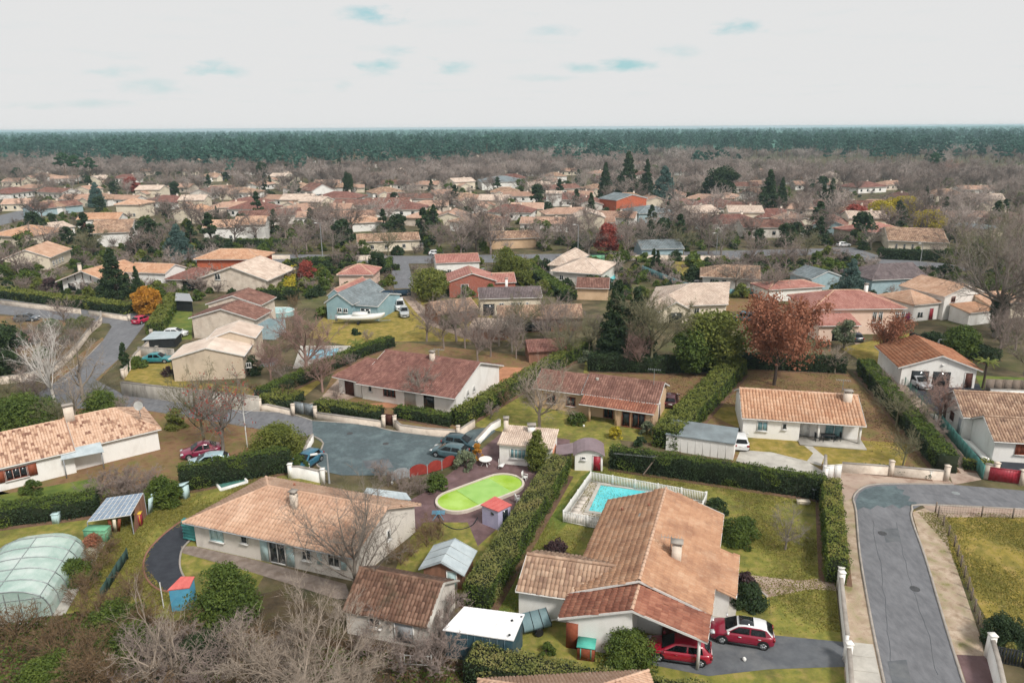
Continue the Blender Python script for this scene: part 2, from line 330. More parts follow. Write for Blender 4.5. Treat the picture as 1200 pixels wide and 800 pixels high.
# ---------------------------------------------------------------- vegetation builders
def leaf_quads(P, nrm, size, rs, flat=.5, aspect=1.6):
    """one four-sided leaf per point; nrm = rough facing"""
    n = len(P)
    d = rs.normal(size=(n,3)); d /= np.linalg.norm(d, axis=1)[:,None]
    w = nrm*(1-flat) + d*flat + 1e-6; w /= np.linalg.norm(w, axis=1)[:,None]
    a = np.cross(w, rs.normal(size=(n,3))); a /= (np.linalg.norm(a, axis=1)[:,None]+1e-9); b = np.cross(w, a)
    s = size*rs.uniform(.6, 1.4, (n,1)); a = a*s*aspect*.5; b = b*s*.5
    V = np.stack([P-a, P-b*.9+a*.1, P+a, P+b*.9+a*.1], 1).reshape(-1,3)
    F = np.arange(4*n).reshape(-1,4)
    return V, F
def crown_pts(rs, n, shape, h, r, z0, clumps=60):
    """points on many small clumps spread through a crown's volume"""
    C, R = [], []
    for _ in range(clumps*3):
        if len(C) >= clumps: break
        t = rs.uniform(0, 1); a = rs.uniform(0, 2*math.pi)
        if shape == 'round':
            prof = math.sqrt(max(0, 1-(2*t-1)**2))*.92+.08; rad = r*prof*rs.uniform(.1, .8)**.5; cr = r*rs.uniform(.24,.42)
        elif shape == 'cone':
            t = t**1.3; prof = (1-t)**.85; rad = r*prof*rs.uniform(.3, 1)**.5; cr = r*(.16+.2*prof)
        elif shape == 'column':
            prof = min(1, (1-t)*2.2, .5+t*3); rad = r*.75*prof*rs.uniform(.2, 1)**.5; cr = r*.38
        elif shape == 'umbrella':
            prof = math.sqrt(max(0, 1-t**2)); rad = r*prof*rs.uniform(.2,1)**.5; cr = r*rs.uniform(.14,.28)
        elif shape == 'dome':
            prof = math.sqrt(max(0, 1-t**2)); rad = r*prof*rs.uniform(.05,.85)**.5; cr = r*rs.uniform(.24,.4)
        C.append((rad*math.cos(a), rad*math.sin(a), z0 + h*t)); R.append(cr)
    C = np.array(C); R = np.array(R); k = rs.randint(0, len(C), n)
    d = rs.normal(size=(n,3)); d /= np.linalg.norm(d, axis=1)[:,None]
    sq = np.array([1,1,.55 if shape in('cone','umbrella') else .8])
    rad = R[k][:,None]*(rs.uniform(.35,1,(n,1))**.5)
    P = C[k] + d*rad*sq
    hue = rs.uniform(0,1,len(C))[k]
    P[:,2] = np.maximum(P[:,2], z0*.6+.03 if shape!='dome' else .02)
    return P, d, hue
def leafy(name, shape, h, r, z0, leafm, barkm, n=5000, size=.22, clumps=60, seed=1, single=False, trunk_r=None, flat=.55):
    """tree with a tapered trunk, limbs and a crown of many leaf faces; origin at its foot"""
    rs = np.random.RandomState(seed)
    P, d, hue = crown_pts(rs, n, shape, h-z0, r, z0, clumps)
    V, F = leaf_quads(P, d*np.array([1,1,.6])+np.array([0,0,.5]), size, rs, flat)
    b = B(); b.add(V, F, 0, np.clip(hue*.6+rs.uniform(0,.4,n),0,1))
    t = b if single else B(); mi = 1 if single else 0
    tr = trunk_r or .028*h+.05
    top = z0 + (h-z0)*(.75 if shape!='umbrella' else .35)
    wob = [Vector((rs.normal()*.03*h*k/4, rs.normal()*.03*h*k/4, top*k/4-(.15 if k==0 else 0))) for k in range(5)]
    t.tube(wob, [tr*1.25, tr, tr*.8, tr*.55, tr*.3], 7, mi)
    for _ in range(7 if not single else 3):
        q = rs.randint(1,4); p0 = wob[q]; a = rs.uniform(0, 6.28); l = r*rs.uniform(.5,.85)
        zz_ = z0 + (h-z0)*rs.uniform(.1,.75)
        p2 = Vector((l*math.cos(a), l*math.sin(a), max(zz_, p0.z+.2))); t.tube([p0, (p0+p2)/2+Vector((0,0,-.05*h)), p2], [tr*.4, tr*.25, tr*.1], 5, mi)
    if single:
        o = b.build(name, [leafm, barkm]); return o
    root = thing(name, None, None, (0,0,0))
    b.build('crown', leafm, root); t.build('trunk', barkm, root, smooth=True)
    return root
def bare(name, h, r, z0, barkm, seed=1, lv=(7,6,6), twigs=9, single=False, tr=None, tw=.02, droop=0., fan=1.0, leafm=None, nleaf=0, lsize=.12, sides=4, knob=False):
    """leafless tree: trunk, limbs, branches and fine twigs"""
    rs = random.Random(seed); b = B(); t = b if single else B()
    tr = tr or .02*h+.05
    tips = []
    TW = []
    def rv(): return Vector((rs.gauss(0,1), rs.gauss(0,1), rs.gauss(0,1)))
    def seg(bb, p, d, l, r0, r1, n=3, sd=4, curl=.12):
        pts = [p.copy()]; q = p.copy(); dd = d.normalized()
        for i in range(n):
            dd = (dd + rv()*curl + Vector((0,0,.05-droop*.1))).normalized(); q = q + dd*(l/n); pts.append(q.copy())
        bb.tube(pts, [r0+(r1-r0)*i/n for i in range(n+1)], sd, 0)
        return pts, dd
    tp, dd = seg(t, Vector((0,0,-.1)), Vector((0,0,1)), z0+(h-z0)*.35, tr*1.1, tr*.6, 4, 7, .04)
    H = h - z0
    for i in range(lv[0]):
        k = rs.choice((2,3,4)) if z0 > 1 else rs.choice((1,2,3,4)); p = tp[k]
        a = 2*math.pi*(i+rs.random()*.7)/lv[0]; up = rs.uniform(.5,1.5)/fan
        d = Vector((math.cos(a), math.sin(a), up)).normalized()
        l = min(H*.62, math.hypot(r, H)*.55)*rs.uniform(.75,1.1)
        lp, ld = seg(b, p, d, l, tr*.5, tr*.16, 4, 5)
        for j in range(lv[1]):
            q = lp[rs.randint(1,4)]; d2 = (ld + rv()*.55 + Vector((0,0,.15-droop))).normalized()
            l2 = l*rs.uniform(.35,.6); bp, bd = seg(b, q, d2, l2, tr*.16, tr*.06, 3, sides if not single else 3)
            for m_ in range(lv[2]):
                q3 = bp[rs.randint(1,3)]; d3 = (bd + rv()*.6 + Vector((0,0,.1-droop))).normalized(); l3 = l2*rs.uniform(.35,.7)
                p3 = q3 + d3*l3
                TW.append((q3, p3, max(tr*.05, tw)));
                for w in range(twigs):
                    f = rs.uniform(.2,1); q4 = q3.lerp(p3, f); d4 = (d3 + rv()*.75 + Vector((0,0,.1-droop))).normalized(); TW.append((q4, q4 + d4*l3*rs.uniform(.3,.8), tw*.7))
                tips.append(p3)
    A = np.array([tuple(x[0]) for x in TW]); E = np.array([tuple(x[1]) for x in TW]); W = np.array([x[2] for x in TW])[:,None]
    npr = np.random.RandomState(seed); d = E-A; s1 = np.cross(d, npr.normal(size=d.shape)); s1 /= np.linalg.norm(s1,axis=1)[:,None]+1e-9; s2 = np.cross(d, s1); s2 /= np.linalg.norm(s2,axis=1)[:,None]+1e-9
    V = np.stack([A+s1*W, A-s1*.5*W+s2*.87*W, A-s1*.5*W-s2*.87*W, E],1).reshape(-1,3); k = np.arange(len(TW))[:,None]*4
    F = np.concatenate([k+np.array([[0,1,3]]), k+np.array([[1,2,3]]), k+np.array([[2,0,3]])]); b.add(V, F, 0, npr.uniform(0,1,len(F)))
    if leafm:
        T = np.array([tuple(x) for x in tips]); kk = npr.randint(0,len(T),nleaf); P = T[kk] + npr.normal(size=(nleaf,3))*r*.09
        V, F = leaf_quads(P, npr.normal(size=(nleaf,3)), lsize, npr, .6); b.add(V, F, 1, npr.uniform(0,1,nleaf)*.5+(kk%7)/14)
    mats = [barkm, leafm] if leafm else [barkm]
    if single: return b.build(name, mats)
    root = thing(name, None, None, (0,0,0)); b.build('crown', mats, root); t.build('trunk', barkm, root, smooth=True)
    return root
def path_pts(pts, z=0): return [Vector(at(*p)) if len(p) == 2 else Vector(p) for p in pts]
def hedge(name, pts, w, h, label, top='hedge', side='hedge', leaf=.1, dens=1.0, h2=None, cat='hedge', group=None, lump=.16, world_pts=False):
    """clipped hedge along a line of ground points: dark core and leaf faces all over it"""
    P = [Vector(p) for p in pts] if world_pts else path_pts(pts)
    rs = np.random.RandomState(len(label)*7+int(abs(P[0].x)*10)); b = B(); tot = 0
    s = proj_scale(P[0]*.5+P[-1]*.5); leaf = max(leaf, 1.25/s)
    for i in range(len(P)-1):
        a, c = P[i], P[i+1]; d = c-a; l = d.length
        if l < .01: continue
        u = d/l; n = Vector((-u.y, u.x, 0)); ang = math.atan2(u.y, u.x)
        H1 = h
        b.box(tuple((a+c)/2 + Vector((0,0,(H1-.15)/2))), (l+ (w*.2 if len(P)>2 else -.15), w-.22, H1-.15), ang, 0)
        N_ = lambda area: max(8, int(area*dens*1.5/(leaf*leaf*1.2)))
        parts = [('top', l*w*1.4), ('f', l*h), ('b', l*h*.7), ('e0', w*h if i==0 else w*h*.3), ('e1', w*h if i==len(P)-2 else w*h*.3)]
        for nm, ar in parts:
            k = N_(ar); q = rs.uniform(0,1,k); v = rs.uniform(0,1,k)
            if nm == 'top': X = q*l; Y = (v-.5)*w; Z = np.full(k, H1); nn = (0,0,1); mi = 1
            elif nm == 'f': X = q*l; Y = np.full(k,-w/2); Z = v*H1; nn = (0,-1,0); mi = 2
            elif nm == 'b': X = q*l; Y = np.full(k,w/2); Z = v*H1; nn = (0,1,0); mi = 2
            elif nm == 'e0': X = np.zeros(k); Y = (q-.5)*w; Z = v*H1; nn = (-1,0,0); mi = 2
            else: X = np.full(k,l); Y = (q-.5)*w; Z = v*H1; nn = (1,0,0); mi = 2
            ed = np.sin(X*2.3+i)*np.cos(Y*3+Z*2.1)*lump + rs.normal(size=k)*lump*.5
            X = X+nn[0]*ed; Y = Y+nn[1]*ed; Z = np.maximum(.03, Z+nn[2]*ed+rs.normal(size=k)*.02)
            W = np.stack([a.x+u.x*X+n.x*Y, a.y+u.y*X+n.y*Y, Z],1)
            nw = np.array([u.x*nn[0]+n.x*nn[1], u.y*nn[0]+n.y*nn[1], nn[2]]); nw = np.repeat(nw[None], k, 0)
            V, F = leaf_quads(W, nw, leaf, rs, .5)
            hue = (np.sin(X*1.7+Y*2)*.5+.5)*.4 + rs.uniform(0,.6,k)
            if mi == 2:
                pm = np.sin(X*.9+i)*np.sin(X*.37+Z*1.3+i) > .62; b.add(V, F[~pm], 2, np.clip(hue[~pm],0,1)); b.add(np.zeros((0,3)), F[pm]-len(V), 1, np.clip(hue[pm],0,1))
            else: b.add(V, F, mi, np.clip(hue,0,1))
    if s > 7 and not world_pts: strip('hedge_bed', P, w+.9, 0, .048, m_soil, world=True)
    loc = (P[0]+P[-1])/2; loc.z = 0
    o = b.build(name, [m_core, L[top], L[side]], loc=loc)  # darker side leaves put the shade of the hedge faces into the colour
    return tag(o, label, cat, group)
def bush(name, px, h, r, leafk, label, n=None, shape='dome', seed=None, cat='bush', world=None, size=None, clumps=None):
    p = world or at(*px); s = proj_scale(p); size = size or max(.09, 1.5/s); seed = seed or int(abs(p[0])*13+abs(p[1])*7)+1
    n = n or int(min(16000, 13*r*(h+r)/(size*size)))
    o = leafy(name, shape, h, r, .05 if shape!='round' else h*.1, L[leafk], BARK['dark'], n, size, clumps or max(14, int(26*r)), seed, trunk_r=.05)
    for c in o.children:
        c.name = 'foliage' if c.name.startswith('crown') else 'stem'
    o.location = (p[0], p[1], 0); return tag(o, label, cat)

# ---------------------------------------------------------------- structures
ROADS = []; HOUSES = []
def mslab(name, pts, z, m, th=.004, kind='structure', label=None, world=False, cat=None):
    P = [Vector(p) for p in pts] if world else path_pts(pts)
    ar = sum(P[i].x*P[(i+1)%len(P)].y-P[(i+1)%len(P)].x*P[i].y for i in range(len(P)))
    if ar < 0: P = P[::-1]
    b = B(); c = sum(P, Vector())/len(P); c.z = 0
    # triangulated properly for concave outlines
    from mathutils.geometry import tessellate_polygon
    V = [(p.x, p.y, z) for p in P]
    tr = []
    for t in tessellate_polygon([[Vector((p.x,p.y,0)) for p in P]]):
        a, b_, c_ = [Vector(V[i]) for i in t]
        if (b_-a).cross(c_-a).z < 0: t = t[::-1]
        tr.append(tuple(t))
    b.add(V, tr, 0)
    if th > .01:
        for i in range(len(P)):
            j = (i+1)%len(P); b.add([V[i], (V[i][0],V[i][1],z-th), (V[j][0],V[j][1],z-th), V[j]], [(0,1,2,3)], 0)
    if name.startswith(('street','lane','drive','pool','yard')): ROADS.append([(p.x,p.y) for p in P])
    o = b.build(name, m, loc=c)
    if kind: o['kind'] = kind
    return tag(o, label, cat)
def smooth_path(P, n=6):
    P = [Vector(p) for p in P]; Q = []
    for i in range(len(P)-1):
        p0, p1, p2, p3 = P[max(i-1,0)], P[i], P[i+1], P[min(i+2,len(P)-1)]
        for k in range(n):
            t = k/n; Q.append(.5*((2*p1)+(-p0+p2)*t+(2*p0-5*p1+4*p2-p3)*t*t+(-p0+3*p1-3*p2+p3)*t**3))
    return Q+[P[-1]]
def strip(name, pts, w, z0, z1, m, sm=0, kind='structure', label=None, cat=None, parent=None, world=False, off=0.0):
    """low wall, kerb or kerb-like band following a line"""
    P = [Vector(p) for p in pts] if world else path_pts(pts)
    if sm: P = smooth_path(P, sm)
    b = B(); n = len(P); Lf, Rt = [], []
    for i, p in enumerate(P):
        d = (P[min(i+1,n-1)]-P[max(i-1,0)]); d.z = 0; d.normalize(); nn = Vector((-d.y, d.x, 0))
        Lf.append(p+nn*(w/2+off)); Rt.append(p+nn*(-w/2+off))
    V = []
    for i in range(n): V += [(Lf[i].x,Lf[i].y,z0),(Rt[i].x,Rt[i].y,z0),(Rt[i].x,Rt[i].y,z1),(Lf[i].x,Lf[i].y,z1)]
    F = []
    for i in range(n-1):
        a = i*4; c = a+4; F += [(a+1,c+1,c+2,a+2),(a+2,c+2,c+3,a+3),(a+3,c+3,c,a)]
    F += [(0,1,2,3),(4*n-1,4*n-2,4*n-3,4*n-4)]
    b.add(V, F, 0)
    loc = P[len(P)//2].copy(); loc.z = 0
    o = b.build(name, m, parent=parent, loc=loc)
    if kind and parent is None: o['kind'] = kind
    return tag(o, label, cat)
def wall(pts, h, label, m='render', th=.22, cap=True, posts=None, ph=None, sm=0, name='garden_wall', cat='wall', capm=None, hend=None):
    """garden wall with coping and pillars (parts)"""
    P = path_pts(pts); loc = P[0].copy(); r = thing(name, label, cat, loc)
    Q = smooth_path(P, sm) if sm else P
    strip('wall_body', Q, th, 0, h, WALL[m] if isinstance(m,str) else m, parent=r, world=True)
    if cap: strip('coping', Q, th+.08, h, h+.06, capm or m_kerb, parent=r, world=True)
    for p in (posts or []):
        q = Q[0] if p == 0 else (Q[-1] if p == -1 else at(*p)); b = B(); hh = ph or h+.25
        b.box((q.x,q.y,hh/2), (th+.18,th+.18,hh), 0, 0); b.box((q.x,q.y,hh+.04), (th+.26,th+.26,.08), 0, 0); b.build('pillar', WALL[m] if isinstance(m,str) else m, r)
    return r
def fence(pts, h, label, m, post_m=None, step=2.5, kind='slat', th=.04, name='fence', pr=.05, zb=.05, slat=.12, gap=.1):
    """fence along ground points; posts and panels are parts"""
    P = path_pts(pts); r = thing(name, label, 'fence', P[0])
    for i in range(len(P)-1):
        a, c = P[i], P[i+1]; l = (c-a).length; k = max(1, round(l/step)); u = (c-a)/l; ang = math.atan2(u.y,u.x)
        for j in range(k+1):
            if j == k and i < len(P)-2: continue
            q = a+u*(l*j/k); b = B(); b.box((q.x,q.y,(h+.05)/2),(pr*2,pr*2,h+.05),ang); b.build('post', post_m or m, r)
        for j in range(k):
            q0, q1 = a+u*(l*j/k+pr), a+u*(l*(j+1)/k-pr); ll = (q1-q0).length; mid = (q0+q1)/2
            if kind == 'picket':
                b = B(); n = int(ll/(slat+gap))
                for t in (.12, h-.08): b.box((mid.x,mid.y,t),(ll,.04,.05),ang)
                for x in range(n):
                    q = q0+u*((x+.5)*ll/n); b.box((q.x,q.y,h/2+.02),(slat,.025,h-.06),ang)
                b.build('fence_panel', m, r)
            elif kind == 'board':
                n = max(1, int(ll/.9))
                for x in range(n):
                    q = q0+u*((x+.5)*ll/n); b = B(); b.box((q.x,q.y,h/2+zb),(ll/n-.02,th,h-zb),ang,tilt=(RS.normal()*.01,0)); b.build('panel', m, r)
            elif kind == 'mesh':
                b = B()
                for t in np.linspace(.05,h-.02,5): b.box((mid.x,mid.y,t),(ll,.012,.012),ang)
                for x in np.linspace(0,ll,max(2,int(ll/.2))):
                    q = q0+u*float(x); b.box((q.x,q.y,h/2),(.012,.012,h-.06),ang)
                b.build('mesh_panel', m, r)
            else:
                n = max(2, int(h/(slat+gap)))
                b = B()
                for x in range(n): b.box((mid.x,mid.y,zb+(x+.5)*(h-zb)/n),(ll,.03,(h-zb)/n-gap),ang)
                b.build('rails', m, r)
    return r

class Fr:
    """frame of a building's footprint: s runs along the front wall A-B, t goes away to the back"""
    def __init__(s, A, Bp, depth, C=None):
        s.o = Vector((A.x,A.y,0)); e = Vector((Bp.x,Bp.y,0))-s.o; s.L = e.length; s.u = e.normalized(); s.n = Vector((-s.u.y, s.u.x, 0))
        if C is not None:
            v = Vector((C.x,C.y,0))-Vector((Bp.x,Bp.y,0)); depth = v.length; s.n = v.normalized()
        s.D = depth; s.ang = math.atan2(s.u.y, s.u.x)
    def p(s, a, b, z=0): q = s.o+s.u*a+s.n*b; return Vector((q.x,q.y,z))
def sub(fr, s0, s1, t0, t1):
    g = Fr.__new__(Fr); g.o = fr.p(s0,t0); g.u = fr.u; g.n = fr.n; g.L = s1-s0; g.D = t1-t0; g.ang = fr.ang; return g
def swap(fr):
    """same footprint seen from its right-hand side: s runs front to back along the right wall"""
    g = Fr.__new__(Fr); g.o = fr.p(fr.L,0); g.u = fr.n; g.n = -fr.u; g.L = fr.D; g.D = fr.L; g.ang = math.atan2(g.u.y,g.u.x); return g
TT = np.array([(-.5,0,0),(-.28,0,.85),(.28,0,.85),(.5,0,0)])
def tile_plane(b, poly, w, l, ht, mi, rs, mottle=False):
    """barrel tiles laid over one roof plane; poly starts with its eave edge"""
    P = [Vector(p) for p in poly]; u = (P[1]-P[0]).normalized(); nrm = (P[1]-P[0]).cross(P[2]-P[0]).normalized()
    if nrm.z < 0: nrm = -nrm
    v = nrm.cross(u)
    if v.z < 0: v = -v
    Q = np.array([((p-P[0]).dot(u),(p-P[0]).dot(v)) for p in P])
    U = np.arange(Q[:,0].min()+w*.5, Q[:,0].max(), w); Vv = np.arange(0, Q[:,1].max()-l*.3, l)
    if len(U)==0 or len(Vv)==0: return
    uu, vv = np.meshgrid(U, Vv); uu = uu.ravel(); vv = vv.ravel(); m_ = vv+l*.5
    ins = np.ones(len(uu), bool); sgn = np.sign(sum(Q[i][0]*Q[(i+1)%len(Q)][1]-Q[(i+1)%len(Q)][0]*Q[i][1] for i in range(len(Q))))
    for i in range(len(Q)):
        a, c = Q[i], Q[(i+1)%len(Q)]; e = c-a; ln = np.hypot(*e)
        if ln < 1e-6: continue
        ins &= sgn*(e[0]*(m_-a[1])-e[1]*(uu-a[0]))/ln > w*.25
    uu, vv = uu[ins], vv[ins]; k = len(uu)
    if k == 0: return
    jit = rs.normal(size=(k,3))*np.array([w*.03,l*.03,.008])
    ws = w*.98
    lo = TT[None]*np.array([ws,0,ht]); hi = TT[None]*np.array([ws*.86,0,ht*.8])
    a = np.concatenate([np.repeat(lo,k,0), np.repeat(hi,k,0)],1)     # k,8,3 in (u, v, n)
    a[:,4:,1] += l*1.12; a[:,:4,2] += ht*.35
    a[:,:,0] += (uu+jit[:,0])[:,None]; a[:,:,1] += (vv+jit[:,1])[:,None]; a[:,:,2] += .01+jit[:,2][:,None]
    W = np.array(tuple(P[0]))+a[...,0:1]*np.array(tuple(u))+a[...,1:2]*np.array(tuple(v))+a[...,2:3]*np.array(tuple(nrm))
    f = np.array([(0,1,5,4),(1,2,6,5),(2,3,7,6),(0,3,2,1)]); F = (np.arange(k)[:,None,None]*8+f[None]).reshape(-1,4)
    r = rs.uniform(0,1,k)
    if mottle: r = np.where(rs.uniform(0,1,k) < .36, rs.uniform(0,.5,k), rs.uniform(.6,1,k))
    b.add(W.reshape(-1,3), F, mi, np.repeat(r,4))
def gutter(b, p, q, mi=0): b.tube([p+Vector((0,0,-.04)), q+Vector((0,0,-.04))], .07, 5, mi)
def volume(root, fr, e, rise, kind='par', ov=.45, vov=None, tile='clay', wallm='white', tsize=None, wall_=True, gut=True, hipf=1.0, base=0., trim=None, tiles=True, ridge=True):
    """one wing: walls, roof slab, tiles, ridge tiles, gutter"""
    if kind == 'perp': fr = swap(fr); kind = 'par'
    if kind == 'perphip': fr = swap(fr); kind = 'hip'
    Ln, D = fr.L, fr.D; vov = ov*.6 if vov is None else vov
    sc = proj_scale(fr.p(Ln/2, D/2, e)); rs = np.random.RandomState(int(abs(fr.o.x)*11+abs(fr.o.y)*3)%9999)
    w = tsize or max(.22, 1.9/sc); l = w*1.55; ht = w*.4
    sl = rise/(D/2) if kind not in('mono','monof') else rise/D
    ze, zr = e-ov*sl+.08, e+rise+.08
    planes = []
    if kind == 'par':
        planes = [[fr.p(-vov,-ov,ze),fr.p(Ln+vov,-ov,ze),fr.p(Ln+vov,D/2,zr),fr.p(-vov,D/2,zr)],
                  [fr.p(Ln+vov,D+ov,ze),fr.p(-vov,D+ov,ze),fr.p(-vov,D/2,zr),fr.p(Ln+vov,D/2,zr)]]
        ridges = [(fr.p(-vov,D/2,zr),fr.p(Ln+vov,D/2,zr))]
    elif kind in ('hip','hipa','hipb'):
        k = D/2*hipf
        a0 = -ov if kind != 'hipb' else -vov; a1 = Ln+ov if kind != 'hipa' else Ln+vov
        r0 = min(k, Ln/2-.05) if kind != 'hipb' else -vov; r1 = max(Ln-k, Ln/2+.05) if kind != 'hipa' else Ln+vov
        planes = [[fr.p(a0,-ov,ze),fr.p(a1,-ov,ze),fr.p(r1,D/2,zr),fr.p(r0,D/2,zr)],[fr.p(a1,D+ov,ze),fr.p(a0,D+ov,ze),fr.p(r0,D/2,zr),fr.p(r1,D/2,zr)]]
        ridges = [(fr.p(r0,D/2,zr),fr.p(r1,D/2,zr))]
        if kind != 'hipb': planes.append([fr.p(a0,D+ov,ze),fr.p(a0,-ov,ze),fr.p(r0,D/2,zr)]); ridges += [(fr.p(a0,-ov,ze),fr.p(r0,D/2,zr)),(fr.p(a0,D+ov,ze),fr.p(r0,D/2,zr))]
        if kind != 'hipa': planes.append([fr.p(a1,-ov,ze),fr.p(a1,D+ov,ze),fr.p(r1,D/2,zr)]); ridges += [(fr.p(a1,-ov,ze),fr.p(r1,D/2,zr)),(fr.p(a1,D+ov,ze),fr.p(r1,D/2,zr))]
    elif kind == 'mono': planes = [[fr.p(-vov,-ov,ze),fr.p(Ln+vov,-ov,ze),fr.p(Ln+vov,D+.1,zr),fr.p(-vov,D+.1,zr)]]; ridges = []
    elif kind == 'monof': planes = [[fr.p(Ln+vov,D+ov,ze),fr.p(-vov,D+ov,ze),fr.p(-vov,-.1,zr),fr.p(Ln+vov,-.1,zr)]]; ridges = []
    rb = B()
    for pl in planes:
        nr = (pl[1]-pl[0]).cross(pl[2]-pl[0]).normalized()
        if nr.z < 0: nr = -nr
        rb.slab(pl, .1, 0)
    roof = rb.build('roof', TILE[tile], root)
    if tiles:
        tb = B()
        for pl in planes: tile_plane(tb, pl, w, l, ht, 0, rs, tile == 'mottled')
        if tb.V: t = tb.build('roof_tiles', TILE[tile], roof); t['kind'] = 'stuff'
        if ridge and ridges:
            tb = B()
            for a, c in ridges:
                ln = (c-a).length; n = max(1, int(ln/(l*1.1))); dv = (c-a)/n
                for i in range(n):
                    tb.tube([a+dv*i+Vector((0,0,.03)), a+dv*(i+1.08)+Vector((0,0,.01))], [w*.5,w*.42], 6, 0, rs.uniform(.3,1), cap=False)
            tb.build('ridge_tiles', TILE['salmon' if tile in ('clay','rust','red','orange') else tile], roof)
    if wall_:
        wb = B(); P = [fr.p(0,0),fr.p(Ln,0),fr.p(Ln,D),fr.p(0,D)]
        zt = e
        def q(pts): wb.ngon(pts)
        if kind in ('mono','monof'):
            zf, zb_ = (e, e+rise) if kind == 'mono' else (e+rise, e)
            q([fr.p(0,0,base),fr.p(Ln,0,base),fr.p(Ln,0,zf),fr.p(0,0,zf)]); q([fr.p(Ln,D,base),fr.p(0,D,base),fr.p(0,D,zb_),fr.p(Ln,D,zb_)])
            q([fr.p(Ln,0,base),fr.p(Ln,D,base),fr.p(Ln,D,zb_),fr.p(Ln,0,zf)]); q([fr.p(0,D,base),fr.p(0,0,base),fr.p(0,0,zf),fr.p(0,D,zb_)])
        else:
            q([fr.p(0,0,base),fr.p(Ln,0,base),fr.p(Ln,0,zt),fr.p(0,0,zt)]); q([fr.p(Ln,D,base),fr.p(0,D,base),fr.p(0,D,zt),fr.p(Ln,D,zt)])
            g0 = kind in ('par','hipb'); g1 = kind in ('par','hipa')
            q([fr.p(Ln,0,base),fr.p(Ln,D,base),fr.p(Ln,D,zt)]+([fr.p(Ln,D/2,e+rise)] if g1 else [])+[fr.p(Ln,0,zt)])
            q([fr.p(0,D,base),fr.p(0,0,base),fr.p(0,0,zt)]+([fr.p(0,D/2,e+rise)] if g0 else [])+[fr.p(0,D,zt)])
        wb.build('wall', WALL[wallm] if isinstance(wallm,str) else wallm, root)
    if gut:
        gb = B(); gutter(gb, planes[0][0], planes[0][1])
        for pl in planes[1:2]:
            if kind != 'mono': gutter(gb, pl[0], pl[1])
        # barge boards on gable ends
        if kind == 'par':
            for s_ in (-vov-.02, Ln+vov+.02):
                for a, c in ((fr.p(s_,-ov,ze),fr.p(s_,D/2,zr)),(fr.p(s_,D+ov,ze),fr.p(s_,D/2,zr))):
                    gb.slab([a+Vector((0,0,.04)),c+Vector((0,0,.04)),c+fr.u*.03+Vector((0,0,.04)),a+fr.u*.03+Vector((0,0,.04))],.17)
        gb.build('gutter', trim or m_trim, root)
    return fr
def face(fr, side):
    """origin, along, outward, length of a wall"""
    if side == 'f': return fr.p(0,0), fr.u, -Vector((-fr.u.y,fr.u.x,0)), fr.L
    if side == 'r': n = fr.n; return fr.p(fr.L,0), n, Vector((n.y,-n.x,0)), fr.D
    if side == 'b': return fr.p(fr.L,fr.D), -fr.u, Vector((-fr.u.y,fr.u.x,0)), fr.L
    n = fr.n; return fr.p(0,fr.D), -n, Vector((-n.y,n.x,0)), fr.D
def opening(root, fr, side, s, w, h, z, kind='window', frame=None, pane=None, shutter=None, div=2, sill=True, label=None, open_=True):
    o, u, n, L_ = face(fr, side); ang = math.atan2(u.y,u.x); c = o+u*s+n*.0
    fm = frame or m_trim; b = B(); f = .07
    def bx(b, ds, zc, ww, hh, out, dep, mi=0): q = c+u*ds+n*(out); b.box((q.x,q.y,zc),(ww,dep,hh),ang,mi)
    nm = {'window':'window','door':'door','garage':'garage_door','slide':'sliding_door','dark':'opening'}[kind]
    if kind in ('window','slide'):
        bx(b,-w/2+f/2,z+h/2,f,h,.03,.12); bx(b,w/2-f/2,z+h/2,f,h,.03,.12); bx(b,0,z+h-f/2,w-2*f-.004,f,.03,.12); bx(b,0,z+f/2,w-2*f-.004,f,.03,.12)
        for i in range(1,div): bx(b,-w/2+w*i/div,z+h/2,f*.8,h-2*f-.004,.03,.1)
        o_ = b.build(nm, fm, root)
        if label: o_['label'] = label
        for i in range(div):
            pb = B(); ww = (w-2*f)/div; bx(pb,-w/2+f+ww*(i+.5),z+h/2,ww-.06,h-2*f-.005,.012,.03); pb.build('pane', pane or m_glass, o_)
        if sill and kind == 'window': sb = B(); bx(sb,0,z-.04,w+.16,.07,.09,.22); sb.build('sill', m_trim, o_)
    elif kind == 'dark':
        bx(b,0,z+h/2,w,h,.01,.04); o_ = b.build('window', pane or m_glass, root)  # flat dark sheet also covers open bays, standing for the shade inside
    else:
        bx(b,0,z+h/2,w,h,.02,.06); o_ = b.build(nm, frame or m_wood, root)
        if label: o_['label'] = label
        fb = B(); bx(fb,-w/2-.04,z+h/2,.08,h,.03,.1); bx(fb,w/2+.04,z+h/2,.08,h,.03,.1); bx(fb,0,z+h+.04,w+.16,.08,.03,.1); fb.build('frame', m_trim, o_)
        if kind == 'garage':
            for i in range(1,5): pb = B(); bx(pb,0,z+h*i/5,w-.04,.02,.06,.02); pb.build('rib', frame or m_wood, o_)
        else: hb = B(); bx(hb,w/2-.12,z+h*.5,.05,.14,.08,.05); hb.build('handle', m_metal, o_)
    if shutter:
        for sg in (-1,1):
            b = B(); bx(b,sg*(w/2+w*.26 if open_ else w/4),z+h/2,w*.5,h+.06,.05 if open_ else .1,.05)
            for k in range(1,int(h/.35)): bx(b,sg*(w/2+w*.26 if open_ else w/4),z+k*.35,w*.44,.03,.085 if open_ else .13,.02)
            b.build('shutter', shutter, root)
    return o_
